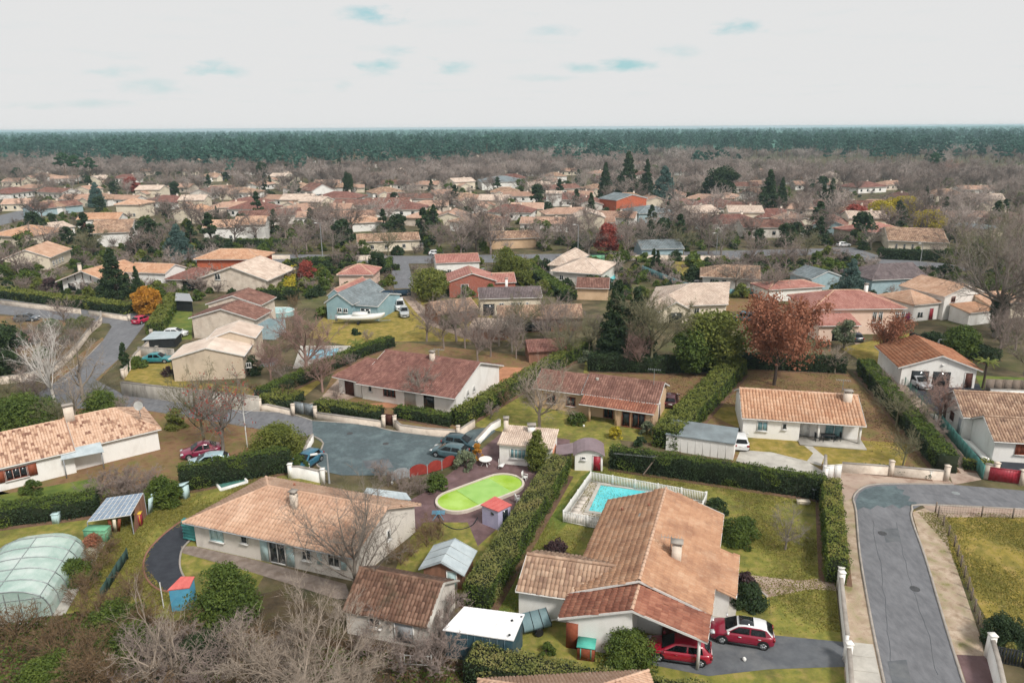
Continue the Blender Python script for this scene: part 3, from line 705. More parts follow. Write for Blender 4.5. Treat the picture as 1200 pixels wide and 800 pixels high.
def chimney(root, p, zt, w=.6, d=.5, m='render', zb=2.5, pot=True, ang=0.):
    b = B(); b.box((p.x,p.y,(zb+zt)/2),(w,d,zt-zb),ang); o = b.build('chimney', WALL[m], root)
    c = B()
    for dx in (-1,1):
        for dy in (-1,1):
            q = Matrix.Rotation(ang,3,'Z')@Vector((dx*(w/2-.07),dy*(d/2-.07),0)); c.box((p.x+q.x,p.y+q.y,zt+.12),(.1,.1,.24),ang)
    c.box((p.x,p.y,zt+.28),(w+.16,d+.16,.08),ang); c.build('chimney_cap', m_kerb, o)
    return o
def antenna(p, h, label, zb=0):
    r = thing('aerial', label, 'aerial', (p.x,p.y,zb)); b = B(); b.tube([Vector((p.x,p.y,zb)),Vector((p.x,p.y,zb+h))],.035,5); b.build('mast', m_metal, r)
    b = B(); b.tube([Vector((p.x-.7,p.y+.2,zb+h-.1)),Vector((p.x+.7,p.y-.2,zb+h-.1))],.025,4)
    for k in range(7): q = Vector((p.x-.7+k*.233,p.y+.2-k*.066,zb+h-.1)); b.tube([q+Vector((-.1,-.35,0)),q+Vector((.1,.35,0))],.018,4)
    b.build('antenna_head', m_metal, r); return r
def lamp_post(px, h, label, group=None):
    p = at(*px); r = thing('street_lamp', label, 'street lamp', p, group); b = B(); b.tube([p,p+Vector((0,0,h))],[.11,.06],8); b.build('pole', m_trimg, r)
    b = B(); b.tube([p+Vector((0,0,h)),p+Vector((-.3,-.2,h+.15)),p+Vector((-.9,-.4,h+.2))],.045,6); b.build('arm', m_trimg, r)
    b = B(); b.box((p.x-1.15,p.y-.5,h+.2),(.7,.3,.14),.35); b.build('lamp_head', m_white, r); return r
# ---------------------------------------------------------------- vehicles
PAINT = {}
def paint(key, c, c2=None): 
    if key not in PAINT: PAINT[key] = mat('car_paint_'+key, c, c2 or c, rough=.28, scale=2, coat=.6)
    return PAINT[key]
m_carglass = mat('car_glass', '15191C', '22282C', rough=.06, scale=1, coat=.3)
m_lightr = mat('tail_lamp', '7E1518', '901C20', rough=.2, scale=2)
m_lightw = mat('head_lamp', 'B9BDC0', 'CDD0D2', rough=.12, scale=2)
m_chrome = mat('alloy', '9A9DA0', 'B5B8BA', rough=.3, scale=5, metal=.7)
m_clad = mat('dark_cladding', '202224', '2B2D30', rough=.7, scale=4)
def make_car(name, px, head, color, label, cat='car', style='hatch', ln=4.1, w=1.76, h=1.5, roofc=None, group=None, world=None):
    p = world or at(*px); p = Vector((p[0], p[1], p[2] if world else 0)); r = thing(name, label, cat, (0,0,0), group)
    hb = {'hatch':.6,'suv':.62,'wagon':.59,'van':.54,'sedan':.58}[style]*h     # belt height
    x0, x1 = -ln/2, ln/2
    # stations: x, top z, half width factor, bottom z
    hood = {'hatch':.245,'suv':.25,'wagon':.25,'van':.14,'sedan':.28}[style]*ln
    S = [(x1,.42*h,.66,.30),(x1-.08,.47*h,.82,.24),(x1-.35,hb*.93,.95,.2),(x1-hood*.6,hb*.98,.99,.19),(x1-hood,hb*1.03,1,.19),(0,hb*1.04,1,.19),(x0+.7,hb*1.06,1,.19),(x0+.3,hb*1.07,.97,.21),(x0+.06,hb*1.04,.88,.26),(x0,hb*.8,.8,.32)]
    b = B(); V = []; m = 10
    for x, zt, wf, zb in S:
        hw = w/2*wf
        prof = [(0,zb),(hw*.82,zb),(hw*.97,zb+.09),(hw,zb+.3*(zt-zb)),(hw*.985,zt-.16),(hw*.93,zt-.05),(hw*.8,zt),(0,zt+.03)]
        ring = [(x,y,z) for y,z in prof]+[(x,-y,z) for y,z in prof[-2:0:-1]]; V += ring; m = len(ring)
    F = [(i*m+k,(i+1)*m+k,(i+1)*m+(k+1)%m,i*m+(k+1)%m) for i in range(len(S)-1) for k in range(m)]
    b.add(V, F, 0); b.add(V[:m],[list(range(m))]); b.add(V[-m:],[list(range(m))[::-1]])
    # cabin
    ws = x1-hood+.05; rs_ = {'hatch':.85,'suv':.8,'wagon':.62,'van':.5,'sedan':.75}[style]
    C = [(ws,hb*1.0,.86),(ws-rs_,h*.95,.68),(ws-rs_-.4,h,.67),(x0+(.95 if style!='sedan' else 1.45),h*.98,.66),(x0+(.55 if style!='sedan' else 1.1),h*.92,.66),(x0+(.12 if style!='sedan' else .45),hb*1.04,.82)]
    V = []; 
    for x, zt, wf in C:
        hw = w/2*wf; zb = hb*1.0; V += [(x,hw if zt<hb*1.1 else w/2*.87,zb-.04),(x,hw,zt-.06),(x,hw*.85,zt),(x,-hw*.85,zt),(x,-hw,zt-.06),(x,-(hw if zt<hb*1.1 else w/2*.87),zb-.04)]
    F = [(i*6+k,(i+1)*6+k,(i+1)*6+k+1,i*6+k+1) for i in range(len(C)-1) for k in range(5)]
    if roofc is None: b.add(V, F, 0)
    else:
        b.add(V, [f for f in F if f[0]%6 not in (1,2,3)] , 0)
    body = b.build('body', color, r, smooth=False)
    if roofc is not None: rb = B(); rb.add(V, [f for f in F if f[0]%6 in (1,2,3)]); rb.build('roof', roofc, r); sr = B(); sr.box(((C[1][0]+C[2][0])/2-.35,0,h+.006),(.95,w*.52,.03)); sr.build('sunroof', m_carglass, r)
    # glass, proud of the cabin
    def lerp(a, c, t): return tuple(a[i]+(c[i]-a[i])*t for i in range(3))
    def pane(q, ins=.08, out=(0,0,0), nm='window'):
        c = [sum(v[i] for v in q)/4 for i in range(3)]
        q = [tuple(v[i]+(c[i]-v[i])*ins*1.5+out[i] for i in range(3)) for v in q]; g = B(); g.add(q,[(0,1,2,3)]); g.add(q,[(3,2,1,0)]); return g.build(nm, m_carglass, r)
    n0 = C[0]; n1 = C[1]
    pane([(n0[0],w/2*.8,hb*1.04),(n0[0],-w/2*.8,hb*1.04),(n1[0],-w/2*n1[2]*.92,n1[1]-.02),(n1[0],w/2*n1[2]*.92,n1[1]-.02)],.04,(.035,0,.035),'windscreen')
    e0, e1 = C[-1], C[-2]
    pane([(e0[0],w/2*.76,hb*1.12),(e0[0],-w/2*.76,hb*1.12),(e1[0],-w/2*e1[2]*.9,e1[1]-.04),(e1[0],w/2*e1[2]*.9,e1[1]-.04)],.05,(-.05,0,.03),'rear_window')
    xs = [C[0][0]-.18, (C[1][0]+C[4][0])/2+.12, C[4][0]-.02]
    for sg in (-1,1):
        for i in range(2):
            a, c = xs[i]-.04, xs[i+1]+.04; ta = min(a, C[1][0]-.04) if i == 0 else a; tc_ = c if i == 0 else max(c, C[4][0]+.1)
            yb, yt = sg*(w/2*.868+.012), sg*(w/2*.68+.03)
            pane([(a,yb,hb*1.06),(c,yb,hb*1.06),(tc_,yt,h*.9),(ta,yt,h*.9)],.02,(0,sg*.004,0),'side_window')
        mb = B(); mb.box((ws-.15,sg*(w/2+.09),hb*1.1),(.14,.2,.13)); mb.build('mirror', roofc or color, r)
        lb = B(); lb.box((x1-.16,sg*w*.355,hb*.78),(.3,.34,.14),0,tilt=(0,.2)); lb.build('headlight', m_lightw, r)
        lb = B(); lb.box((x0+.04,sg*w*.38,hb*.86),(.14,.26,.22)); lb.build('tail_light', m_lightr, r)
        hb_ = B()
        for xx in (xs[0]-.75, xs[1]-.6): hb_.box((xx,sg*(w/2+.012),hb*.86),(.2,.04,.04))
        hb_.build('door_handle', roofc or color, r)
        cb = B(); cb.box((0,sg*(w/2-.02),.24),(ln*.56,.09,.14)); cb.build('sill_trim', m_clad, r)
    gb = B(); gb.box((x1-.03,0,.36*h*.8+.05),(.08,w*.5,.2)); gb.build('grille', m_clad, r)
    gb = B(); gb.box((x1-.0,0,.3),(.06,w*.3,.1)); gb.build('number_plate', m_white, r)
    gb = B(); gb.box((x0-.01,0,.62*hb+.12),(.04,.5,.11)); gb.build('number_plate', m_white, r)
    wr = .33 if style != 'suv' else .35
    for sx in (x1-.8, x0+.72):
        for sg in (-1,1):
            tb = B()
            V = []; k = 18; y0, y1 = sg*(w/2-.2), sg*(w/2+.015)
            for y in (y0,y1):
                for j in range(k): V.append((sx+wr*math.cos(2*math.pi*j/k),y,wr+wr*math.sin(2*math.pi*j/k)))
            tb.add(V,[(j,(j+1)%k,k+(j+1)%k,k+j) for j in range(k)]); tb.add(V[k:],[list(range(k))]); wo = tb.build('wheel', m_black, r)
            rb = B(); V = []; y = sg*(w/2+.024)
            for j in range(10):
                rr = wr*.62; V.append((sx+rr*math.cos(2*math.pi*j/10),y,wr+rr*math.sin(2*math.pi*j/10)))
            rb.add(V,[list(range(10))]); 
            for j in range(5):
                a = 2*math.pi*j/5+.3; rb.box((sx+math.cos(a)*wr*.35,y+sg*.01,wr+math.sin(a)*wr*.35),(.07,.02,wr*.5),0,tilt=(0,math.pi/2-a))
            rb.build('rim', m_chrome, wo)
            ab = B(); V = [(sx+(wr+.05)*math.cos(math.pi*j/12),sg*(w/2-.012 + .018),wr+.0+(wr+.05)*math.sin(math.pi*j/12)) for j in range(13)]
            ab.add(V,[list(range(13))]); ab.build('wheel_arch', m_clad, r)
    r.location = p; r.rotation_euler = (0,0,head)
    return r
# ---------------------------------------------------------------- ground, streets, parcels
def big_ground():
    b = B(); R0 = 9000
    b.add([(-R0,-300,0),(R0,-300,0),(R0,9000,0),(-R0,9000,0)], [(0,1,2,3)])
    struct(b.build('ground', m_ground))
big_ground()
Z = lambda k: .004*k+.006
def par(name, pts, k, m): return mslab(name, pts, Z(k), m)
# parcels
par('scrub', [(-60,905),(-60,700),(60,720),(130,650),(200,720),(330,690),(430,740),(520,760),(620,905)], 1, m_scrub)
par('garden_left', [(-60,700),(-60,590),(100,600),(220,560),(345,545),(380,560),(300,690),(200,730),(110,720),(60,725)], 2, m_lawn)
par('garden_left_back', [(-60,600),(-60,560),(60,590),(230,560),(350,512),(350,500),(240,500),(150,480),(0,470),(-60,470)], 3, m_leaf_l)
par('lawn_left_house', [(0,600),(100,605),(130,575),(110,560),(0,580)], 4, m_lawng)
par('garden_pool_left', [(455,690),(545,700),(640,560),(600,560),(500,600),(470,650)], 4, m_lawn)
par('lawn_right_house', [(556,712),(660,550),(715,540),(970,590),(985,745),(1000,880),(600,880),(570,800)], 2, m_lawn)
par('driveway_right_house', [(838,744),(905,744),(989,752),(990,781),(900,784),(830,792),(745,775),(730,750)], 5, m_drive)
par('garden_path', [(862,672),(899,700),(950,690),(980,692),(975,676),(940,680)], 4, m_dirt)
par('terrace_side', [(826,690),(866,695),(858,745),(832,744)], 6, m_conc)
par('lawn_white_house', [(818,490),(840,430),(985,428),(1110,552),(1100,560),(962,575),(860,545)], 2, m_leaf_l)
par('lawn_white_patch', [(820,480),(870,475),(870,530),(980,545),(1060,545),(1068,520),(900,508),(862,500)], 4, m_lawny)
par('gravel_white_house', [(868,527),(905,530),(945,540),(966,553),(962,562),(940,556),(890,546),(862,541)], 5, m_conc)
par('path_white_house', [(936,517),(945,517),(966,535),(962,546),(945,541),(953,531)], 6, m_conc)
par('lawn_beige_house', [(505,470),(600,455),(850,405),(866,425),(775,520),(720,515),(660,520),(560,500)], 2, m_lawn)
par('litter_beige_house', [(650,450),(720,425),(850,430),(800,480),(790,470),(640,445)], 4, m_leaf_l)
par('garden_brown_house', [(372,475),(400,420),(470,400),(640,420),(665,428),(530,510),(440,490)], 2, m_leaf_l)
par('terrace_brown_house', [(400,476),(560,480),(640,440),(648,432),(590,430),(530,465)], 5, mat('terrace_clay','A06F52','B68263',rough=.95,scale=1,stain='7D5B48'))
par('drive_brown_house', [(345,478),(372,470),(400,440),(425,462),(372,481)], 4, m_dirt)
par('pool_terrace', [(455,600),(500,575),(560,530),(590,505),(668,515),(664,545),(560,640),(548,612),(497,612),(487,624),(450,640)], 5, m_purple)
par('courtyard_pool_house', [(690,395),(668,545),(664,560),(740,560)], 3, m_lawn)
par('lawn_green_strip', [(560,715),(620,640),(680,560),(700,545),(720,552),(640,640),(610,690),(600,745),(570,760)], 4, m_lawng)
par('garden_teal_house', [(360,395),(380,370),(455,350),(560,350),(600,400),(460,400),(440,412)], 3, m_lawny)
par('garden_right_front', [(1070,598),(1210,600),(1260,800),(1180,770),(1110,640)], 3, m_lawny)
par('verge_right_street', [(1069,600),(1084,595),(1105,600),(1112,640),(1150,750),(1160,800),(1129,800),(1108,734),(1084,653)], 5, m_sand)
par('verge_right_top', [(1081,592),(1201,597),(1260,600),(1260,606),(1110,606),(1090,600)], 6, m_dirt)
par('paving_left_of_street', [(985,575),(1002,585),(1003,620),(1010,650),(1028,760),(1034,800),(990,800),(986,720),(978,660),(982,590)], 4, m_sand)
par('paving_slabs', [(996,752),(1023,755),(1034,805),(992,805)], 7, m_conc)
par('forecourt_white_house', [(962,565),(985,553),(1110,560),(1117,567),(1039,566),(1012,571),(1000,583),(985,590),(972,585)], 5, m_dirt)
par('lane', [(1117,568),(1150,562),(1110,500),(1060,440),(1020,405),(1000,400),(1020,425),(1050,465),(1105,535),(1112,555)], 3, m_dirt)
par('yard_right', [(1112,500),(1150,560),(1210,565),(1260,520),(1180,455),(1080,440),(1060,450)], 4, m_black_t)
par('lawn_far_right', [(1143,440),(1260,445),(1260,462),(1200,455),(1150,456)], 5, m_lawng)
par('lawn_pink_house', [(985,408),(1060,390),(1140,405),(1140,425),(1045,425),(1020,430)], 4, m_lawny)
par('lawn_corner_left', [(145,445),(160,410),(200,420),(203,445),(300,455),(380,445),(350,470),(300,472)], 3, m_lawny)
par('litter_corner', [(60,480),(60,440),(120,395),(140,420),(112,450),(145,476),(270,497),(345,510),(345,530),(220,545),(200,500)], 2, m_leaf_l)
par('verge_left_road', [(145,456),(200,465),(300,483),(340,488),(334,493),(270,482),(150,462)], 6, m_lawn)
par('lawn_green_left', [(180,398),(205,350),(225,352),(225,398)], 4, m_lawng)
par('garden_hill_left', [(-20,440),(60,430),(120,378),(90,372),(-20,370)], 3, m_leaf_l)
par('garden_far_centre', [(800,340),(830,310),(910,330),(890,365),(850,365)], 3, m_leaf_l)
par('green_strip_far', [(770,300),(850,300),(850,345),(800,345)], 2, m_lawny)
# the streets
par('street_right', [(1050,1000),(1036,800),(1021,728),(1007.5,650),(1003,599),(1000,582.5),(1012,570.5),(1039,566.6),(1117,568),(1201,575),(1400,590),(1400,615),(1201,597),(1081,591.5),(1069,597.5),(1069,611),(1084,653),(1108,734),(1129,800),(1190,1000)], 8, m_asph)
par('drive_bottom_right', [(1121,767),(1156,769),(1175,806),(1134,806)], 9, m_purple)
par('resurfaced_patch', [(1003,587),(1007,578),(1014,573),(1026,570),(1040,569.5),(1050,569),(1052,573),(1060,574),(1057,579),(1067,582),(1064,587),(1075,589),(1069,594),(1062,592),(1054,596),(1046,591),(1036,595),(1028,592),(1020,597),(1012,594),(1004,598)], 9, m_asphteal)
par('street_plaza', [(366,493),(430,498),(460,505),(516,512),(545,505),(575,500),(581,505),(562,521),(548,537),(520,546),(480,553),(453,557),(400,557),(383,553),(369,541),(372,530),(379,520),(366.7,511)], 9, m_asphteal)
par('street_left', [(366,493),(334,484),(271,479.5),(144,462),(112,445),(140,420),(158,396),(172,377),(176,368),(120,366),(104,364),(0,348),(-80,342),(-80,356),(0,368),(100,378),(128,379),(131,383),(120,400),(96,424),(68,446),(30,470),(-80,500),(-80,530),(60,480),(146,477),(236,491),(292,501),(366.7,512)], 8, m_asph)
par('street_middle', [(200,297),(330,298),(480,300),(700,297),(985,291),(985,297),(850,304),(700,306),(482,309),(330,308),(200,307)], 8, m_asph)
par('street_spur', [(456,306),(478,306),(486,338),(462,338)], 9, m_asph)
par('street_far_right', [(975,290),(1000,290),(1040,303),(1110,309),(1140,316),(1110,319),(1030,312),(985,302)], 9, m_asph)
par('street_far_left', [(-40,262),(60,238),(130,225),(134,229),(70,246),(-40,275)], 8, m_asph)
par('lane_middle', [(640,318),(650,318),(672,350),(655,352)], 7, m_asph)
par('drive_teal_house', [(466,342),(474,342),(500,362),(540,385),(600,398),(560,402),(500,380)], 5, m_dirt)
par('black_bend', [(218,607),(205,616),(190,628),(174,645),(168,662),(172,678),(184,690),(200,694),(218,680),(212,668),(211,655),(216,640),(232,628),(236,618)], 6, m_black_t)
par('terrace_left_house', [(212,640),(228,640),(300,656),(405,684),(412,702),(395,702),(300,672),(214,648)], 7, mat('terrace_dirty','746860','8C8078',rough=.95,scale=1.5,stain='6A5C50',stain_amt=.7,sscale=1.1))
for nm, pts in (('kerb', [(1036,800),(1021,728),(1007.5,650),(1003,599),(1000,583),(1012,571),(1039,567),(1117,568)]),
                ('kerb', [(1201,597),(1081,591.5),(1069,597.5),(1069,611),(1084,653),(1108,734),(1129,800)]),
                ('kerb', [(366,493),(430,498),(460,505),(516,512)]), ('kerb', [(144,462),(271,479.5),(334,484),(366,493)]),
                ('kerb', [(120,400),(96,424),(68,446)]), ('kerb', [(366.7,511),(379,520),(369,541),(383,553)])):
    strip(nm, pts, .16, 0, .11, m_kerb, sm=3)
strip('edging', [(218,607),(205,616),(190,628),(174,645),(168,662),(172,678),(184,690),(200,694)], .14, 0, .1, mat('edging_brick','7A5648','8E6857'), sm=4)
strip('edging', [(236,622),(216,640),(211,655),(212,668),(218,680)], .14, 0, .1, m_kerb, sm=4)
strip('edging', [(862,672),(885,688),(899,699)], .14, 0, .1, m_kerb, sm=3)
strip('edging', [(862,541),(890,546),(940,556),(962,562)], .12, 0, .08, m_kerb)
for pts in ([(997,754),(1021,756),(1024.5,771),(997,768)],[(997,769.5),(1025,772.5),(1029,789),(997,785)],[(997,786.5),(1029.5,790.5),(1034,808),(997,804)]): mslab('paving_slab', pts, .06, m_conc, th=.05)

# cracks, tar seams, covers: real thin strips and discs
for pts in ([(1046,790),(1040,740),(1036,700),(1030,650),(1022,610)],[(1098,790),(1085,735),(1070,690),(1058,650),(1050,612)],[(1080,578),(1120,583),(1190,588)],[(400,515),(440,522),(500,520)],[(390,540),(430,535),(470,545)],[(160,470),(220,481),(290,492),(350,503)],[(90,434),(125,405),(148,390)]):
    P_ = smooth_path(path_pts(pts), 5); P_ = [p+Vector((RS.normal()*.06,RS.normal()*.06,0)) for p in P_]; strip('road_crack', P_, .035, .03, Z(10)+.003, m_drive, world=True)
for x, y in ((1072,690),(1034,625),(1120,578),(452,520),(250,485),(410,508)):
    p = at(x,y); b = B(); b.cyl((p.x,p.y,.03),.36,.022,18); struct(b.build('manhole_cover', m_metal if x > 1100 else m_clad0, loc=p))
for pts in ([(1040,775),(1062,773),(1068,800),(1046,802)],[(1035,620),(1052,619),(1056,634),(1038,636)],[(425,540),(455,538),(462,548),(430,550)]): mslab('road_patch', pts, Z(11), m_drive)
# ---------------------------------------------------------------- the large house at the right (pool behind)
AX = math.radians(-109.0); a_ = Vector((math.cos(AX), math.sin(AX), 0)); CX = math.radians(-14.5); c_ = Vector((math.cos(CX), math.sin(CX), 0))
R1 = Vector((8.6, 42.9, 0))
def rh(cr, al): return R1 + c_*cr - a_*al          # cross, distance back from the front gable
H = thing('house', 'large clay-tiled house with its long ridge running away, in front of the turquoise pool', 'house', rh(0,7))
frM = Fr(rh(-4.4,.25), rh(4.4,.25), 0, C=rh(4.4,13.5)); volume(H, frM, 2.6, 1.65, 'perp', ov=.5, tile='clay', wallm='white', vov=.35, tsize=.3)
frE = Fr(rh(5.95,3.3), rh(5.95,8.2), 0, C=rh(4.4,8.2)); volume(H, frE, 2.05, .58, 'mono', ov=.45, tile='clay', wallm='white', vov=.3, tsize=.3)
frG = Fr(rh(-4.4,-2.55), rh(4.4,-2.55), 0, C=rh(4.4,.2)); volume(H, frG, 2.46, 1.36, 'perp', ov=.45, tile='rust', wall_=False, vov=.3, tsize=.3)
b = B(); g0, g1, g2 = rh(-4.3,-2.5), rh(.0,-2.5), rh(-4.3,.2)
b.ngon([g0,g1,g1+Vector((0,0,3.75)),g0+Vector((0,0,2.42))]); b.ngon([g2,g0,g0+Vector((0,0,2.42)),g2+Vector((0,0,2.42))]); b.ngon([g1,rh(0,.2),rh(0,.2)+Vector((0,0,3.75)),g1+Vector((0,0,3.75))]); b.build('garage_wall', WALL['white'], H)
b = B(); q = rh(-3.95,-2.56); b.box((q.x,q.y,1.0),(.8,.06,2.0),CX); b.build('side_panel', m_wood, H)
b = B(); q = rh(4.35,-2.6); b.box((q.x,q.y,1.2),(.16,.16,2.4),.3); b.build('carport_post', m_trim, H)
b = B(); q = rh(4.3,-.1); b.box((q.x,q.y,1.2),(.14,.14,2.4),.3); b.build('carport_post', m_trim, H)
A_ = Vector((.38,45.0,0)); frW = Fr(A_, A_+c_*6.3, 0, C=A_+c_*6.3-a_*4.5); volume(H, frW, 2.45, 1.15, 'par', ov=.45, tile='old', wallm='white', tsize=.3, vov=.1)
chimney(H, rh(2.0,4.4), 4.75, .7, .55, 'render', 3.0, ang=CX)
antenna(rh(1.5,5.0), 1.3, 'thin aerial mast beside the chimney of the large clay-tiled house', 3.7)
opening(H, frE, 'f', 2.5, 1.2, 1.1, .7, 'window', shutter=m_wood); opening(H, swap(frM), 'f', 1.5, 1.0, 1.9, .15, 'slide')
opening(H, frM, 'f', 6.6, 1.0, 2.0, .02, 'door', frame=m_wood)
b = B(); q = rh(-1.4,9.6); b.box((q.x,q.y,3.75),(.5,.4,.3),AX,tilt=(0,0)); b.build('roof_vent', m_clad if False else m_kerb, H)
for cr, al in ((-3.2,11.2),(-1.0,10.9)):
    q = rh(cr,al); b = B(); zq = 2.65+1.65*(1-abs(cr)/4.4); b.cyl((q.x,q.y,zq),.1,.35,8); b.build('vent_pipe', TILE['rust'], H)
# ---------------------------------------------------------------- the house at the left with the pink hipped roof
H = thing('house', 'house with the wide salmon hipped roof behind the large bare tree', 'house', (-19.5,54,0))
frL = Fr(Vector((-26.9,54.3,0)), Vector((-12.4,49.2,0)), 8.2, C=Vector((-8.57,56.41,0))); volume(H, frL, 2.6, 1.75, 'hipa', hipf=1.0, ov=.55, vov=.35, tile='salmon', wallm='grimy', trim=m_trimg, tsize=.32)
opening(H, frL, 'f', 2.3, 1.35, 1.2, 1.0, 'window', frame=m_lblue, pane=m_lblue, div=2); opening(H, frL, 'f', 5.1, .7, .8, 1.35, 'window', div=1)
opening(H, frL, 'f', 8.3, 1.6, 2.05, .12, 'slide'); opening(H, frL, 'f', 11.1, .9, 1.0, 1.0, 'window', div=2); opening(H, frL, 'f', 13.6, 1.1, 1.1, .95, 'window', div=2); opening(H, frL, 'r', 4.4, .5, .9, 1.3, 'window', div=1)
for s_, cc in ((7.05,m_lblue),(9.55,m_lblue),(12.3,m_lblue),(14.5,m_lblue)):
    b = B(); q = frL.p(s_,-.06); hh = 2.0 if s_ < 10 else 1.1; b.box((q.x,q.y,.15+hh/2 if s_<10 else 1.45),(.72 if s_<10 else .45,.05,hh),frL.ang); b.build('shutter', cc, H)
chimney(H, frL.p(8.0,2.6), 5.1, .5, .45, 'render', 3.2, ang=frL.ang)
b = B(); q = frL.p(4.9,6.2); b.cyl((q.x,q.y,3.4),.1,.5,8); b.build('vent_pipe', TILE['rust'], H)
# teal stack at its left corner: slatted furniture
r = thing('garden_furniture', 'stacked teal slatted garden furniture at the left corner of the salmon-roofed house', 'furniture', at(226,640)); q0 = at(229,636)
for k in range(6): b = B(); b.box((q0.x-.5+RS.normal()*.05,q0.y+.4,.35+k*.3),(1.4,.5,.06),-.35,tilt=(.5,0)); b.build('slat', m_teal, r)
for dx in (-1.1,.1):
    b = B(); b.box((q0.x+dx,q0.y+.5,1.0),(.07,.07,2.0),-.3); b.build('leg', m_teal, r)
# ---------------------------------------------------------------- low tiled outbuilding behind the bare tree
H = thing('outbuilding', 'low outbuilding with old moss-brown channel tiles right of the large bare tree', 'outbuilding', at(470,735))
A_ = at(503,762); dq = Vector((math.cos(math.radians(-17)), math.sin(math.radians(-17)),0)); fr = Fr(A_-dq*6.2, A_, 4.9)
volume(H, fr, 2.1, 1.5, 'par', ov=.25, vov=.15, tile='moss', wallm='grimy', tsize=.26, gut=False)
opening(H, fr, 'f', 4.4, 1.3, 1.5, .3, 'door', frame=m_trimg); opening(H, fr, 'f', 2.2, .9, .8, 1.0, 'window', div=1)
b = B(); b.slab([fr.p(6.25,-.3,2.15),fr.p(6.5,-.3,2.15),fr.p(6.5,2.45,3.72),fr.p(6.25,2.45,3.72)],.12); b.slab([fr.p(6.5,5.2,2.15),fr.p(6.25,5.2,2.15),fr.p(6.25,2.45,3.72),fr.p(6.5,2.45,3.72)],.12); b.build('verge_capping', m_conc, H)
# ---------------------------------------------------------------- white sheet-roofed dark blue shed
def shed(label, pts, z, zb, wallm, roofm, name='shed', ov=.12, cat='shed', inset=.15):
    """flat or single-pitch shed from four roof corner pixels at height z (front-left, front-right, back-right, back-left)"""
    P = [Vector(at(*p, zz)) for p, zz in zip(pts, z)]; c = sum(P, Vector())/4; r = thing(name, label, cat, (c.x,c.y,0))
    b = B(); b.slab(P,.07); ro = b.build('roof', roofm, r)
    e = (P[1]-P[0]); n_ = max(2, int(e.length/.5)); rb = B()
    for i in range(1,n_):
        a, d_ = P[0].lerp(P[1],i/n_), P[3].lerp(P[2],i/n_); rb.tube([a+Vector((0,0,.012)),d_+Vector((0,0,.012))],.022,4)
    rb.build('roof_ribs', roofm, ro)
    W = [p.lerp(c,inset) for p in P]; b = B()
    for i in range(4):
        j = (i+1)%4; b.ngon([(W[i].x,W[i].y,0),(W[j].x,W[j].y,0),(W[j].x,W[j].y,P[j].z-.08),(W[i].x,W[i].y,P[i].z-.08)])
    b.build('wall', wallm, r); return r, W, P
m_wsheet = mat('sheet_white', 'D9D9D9', 'E2E2E2', rough=.55, scale=1.2, stain='BFBFBD', stain_amt=.3)
m_gsheet = mat('sheet_grey', '9FAAAF', 'B2BCC0', rough=.5, scale=1.2, stain='7C868A', stain_amt=.4)
m_redsheet = mat('sheet_red', 'B85A56', 'C66A64', rough=.7, scale=1.5)
r, W, P4 = shed('dark blue sheet shed with a flat white roof behind the lowest hedge', [(518.5,737.5),(602,750),(615,719),(544,710)], (2.2,2.2,2.5,2.5), 0, WALL['bluesheet'], m_wsheet, inset=.06)
for k in range(1,9):
    q = W[0].lerp(W[1],k/9); b = B(); b.box((q.x,q.y-.02,1.05),(.05,.05,2.1)); b.build('batten', WALL['bluesheet'], r)
for p in ((597,745),(600,728),(611,724)):
    q = at(*p,2.35); b = B(); b.box((q.x,q.y,2.45),(.14,.1,.1),.5); b.build('roof_weight', m_clad, r)
# roof of the house at the bottom edge
H = thing('house', 'pinkish hipped tile roof cut by the bottom edge of the photo below the lowest hedge', 'house', (2.2,33.8,0))
fr = Fr(Vector((-1.4,30.2,0)), Vector((8.2,30.8,0)), 5.6); volume(H, fr, 2.3, 1.6, 'hip', hipf=1.3, ov=.4, tile='salmon', wallm='white')
# ---------------------------------------------------------------- grey sheet hut
P0 = at(494,661,2.0); H = thing('shed', 'brick hut with a pale grey pitched sheet roof between the outbuilding and the diagonal hedge', 'shed', (P0.x,P0.y,0))
A_ = at(497,684); fr = Fr(A_, A_+Vector((3.0,-.75,0)), 2.9)
volume(H, fr, 1.55, .75, 'perp', ov=.3, vov=.3, tile='grey', wallm='timber', tiles=False, gut=False); 
for o in list(H.children):
    if o.name.startswith('roof'): o.data.materials[0] = m_gsheet
for t_ in (0,.33,.66,1):
    b = B(); g = swap(fr)
    for sg in (-1,1):
        q0 = g.p(-.2+t_*(g.L+.4), -.25 if sg<0 else g.D+.25, 1.6-.1); q1 = g.p(-.2+t_*(g.L+.4), g.D/2, 2.41); b.tube([q0,q1],.03,4)
    b.build('roof_seam', m_metal, H)
opening(H, fr, 'f', 2.3, .7, 1.4, .05, 'door', frame=m_lblue)
# ---------------------------------------------------------------- little lilac shed with red roof
r, W, P4 = shed('small lilac pool shed with a red sheet roof and dark doorway', [(563,591),(584,599),(600,591),(580,581)], (1.95,1.95,1.95,1.95), 0, WALL['lilac'], m_redsheet, inset=.1)
q = (W[1]*.45+W[2]*.55); b = B(); b.box((q.x,q.y,.85),(.6,.12,1.65),math.atan2((W[2]-W[1]).y,(W[2]-W[1]).x)); b.build('doorway', m_glass, r)
q = (W[0]*.35+W[1]*.65); b = B(); b.box((q.x,q.y,1.45),(.3,.1,.22),math.atan2((W[1]-W[0]).y,(W[1]-W[0]).x)); b.build('window', m_glass, r)
# teal hut with red roof by the black drive
r, W, P4 = shed('small bright blue hut with a pinkish-red roof at the end of the black drive', [(196,691),(222,688),(228,675),(212,675)], (1.9,1.9,2.3,2.3), 0, m_blueb, m_redsheet, inset=.08, name='hut')
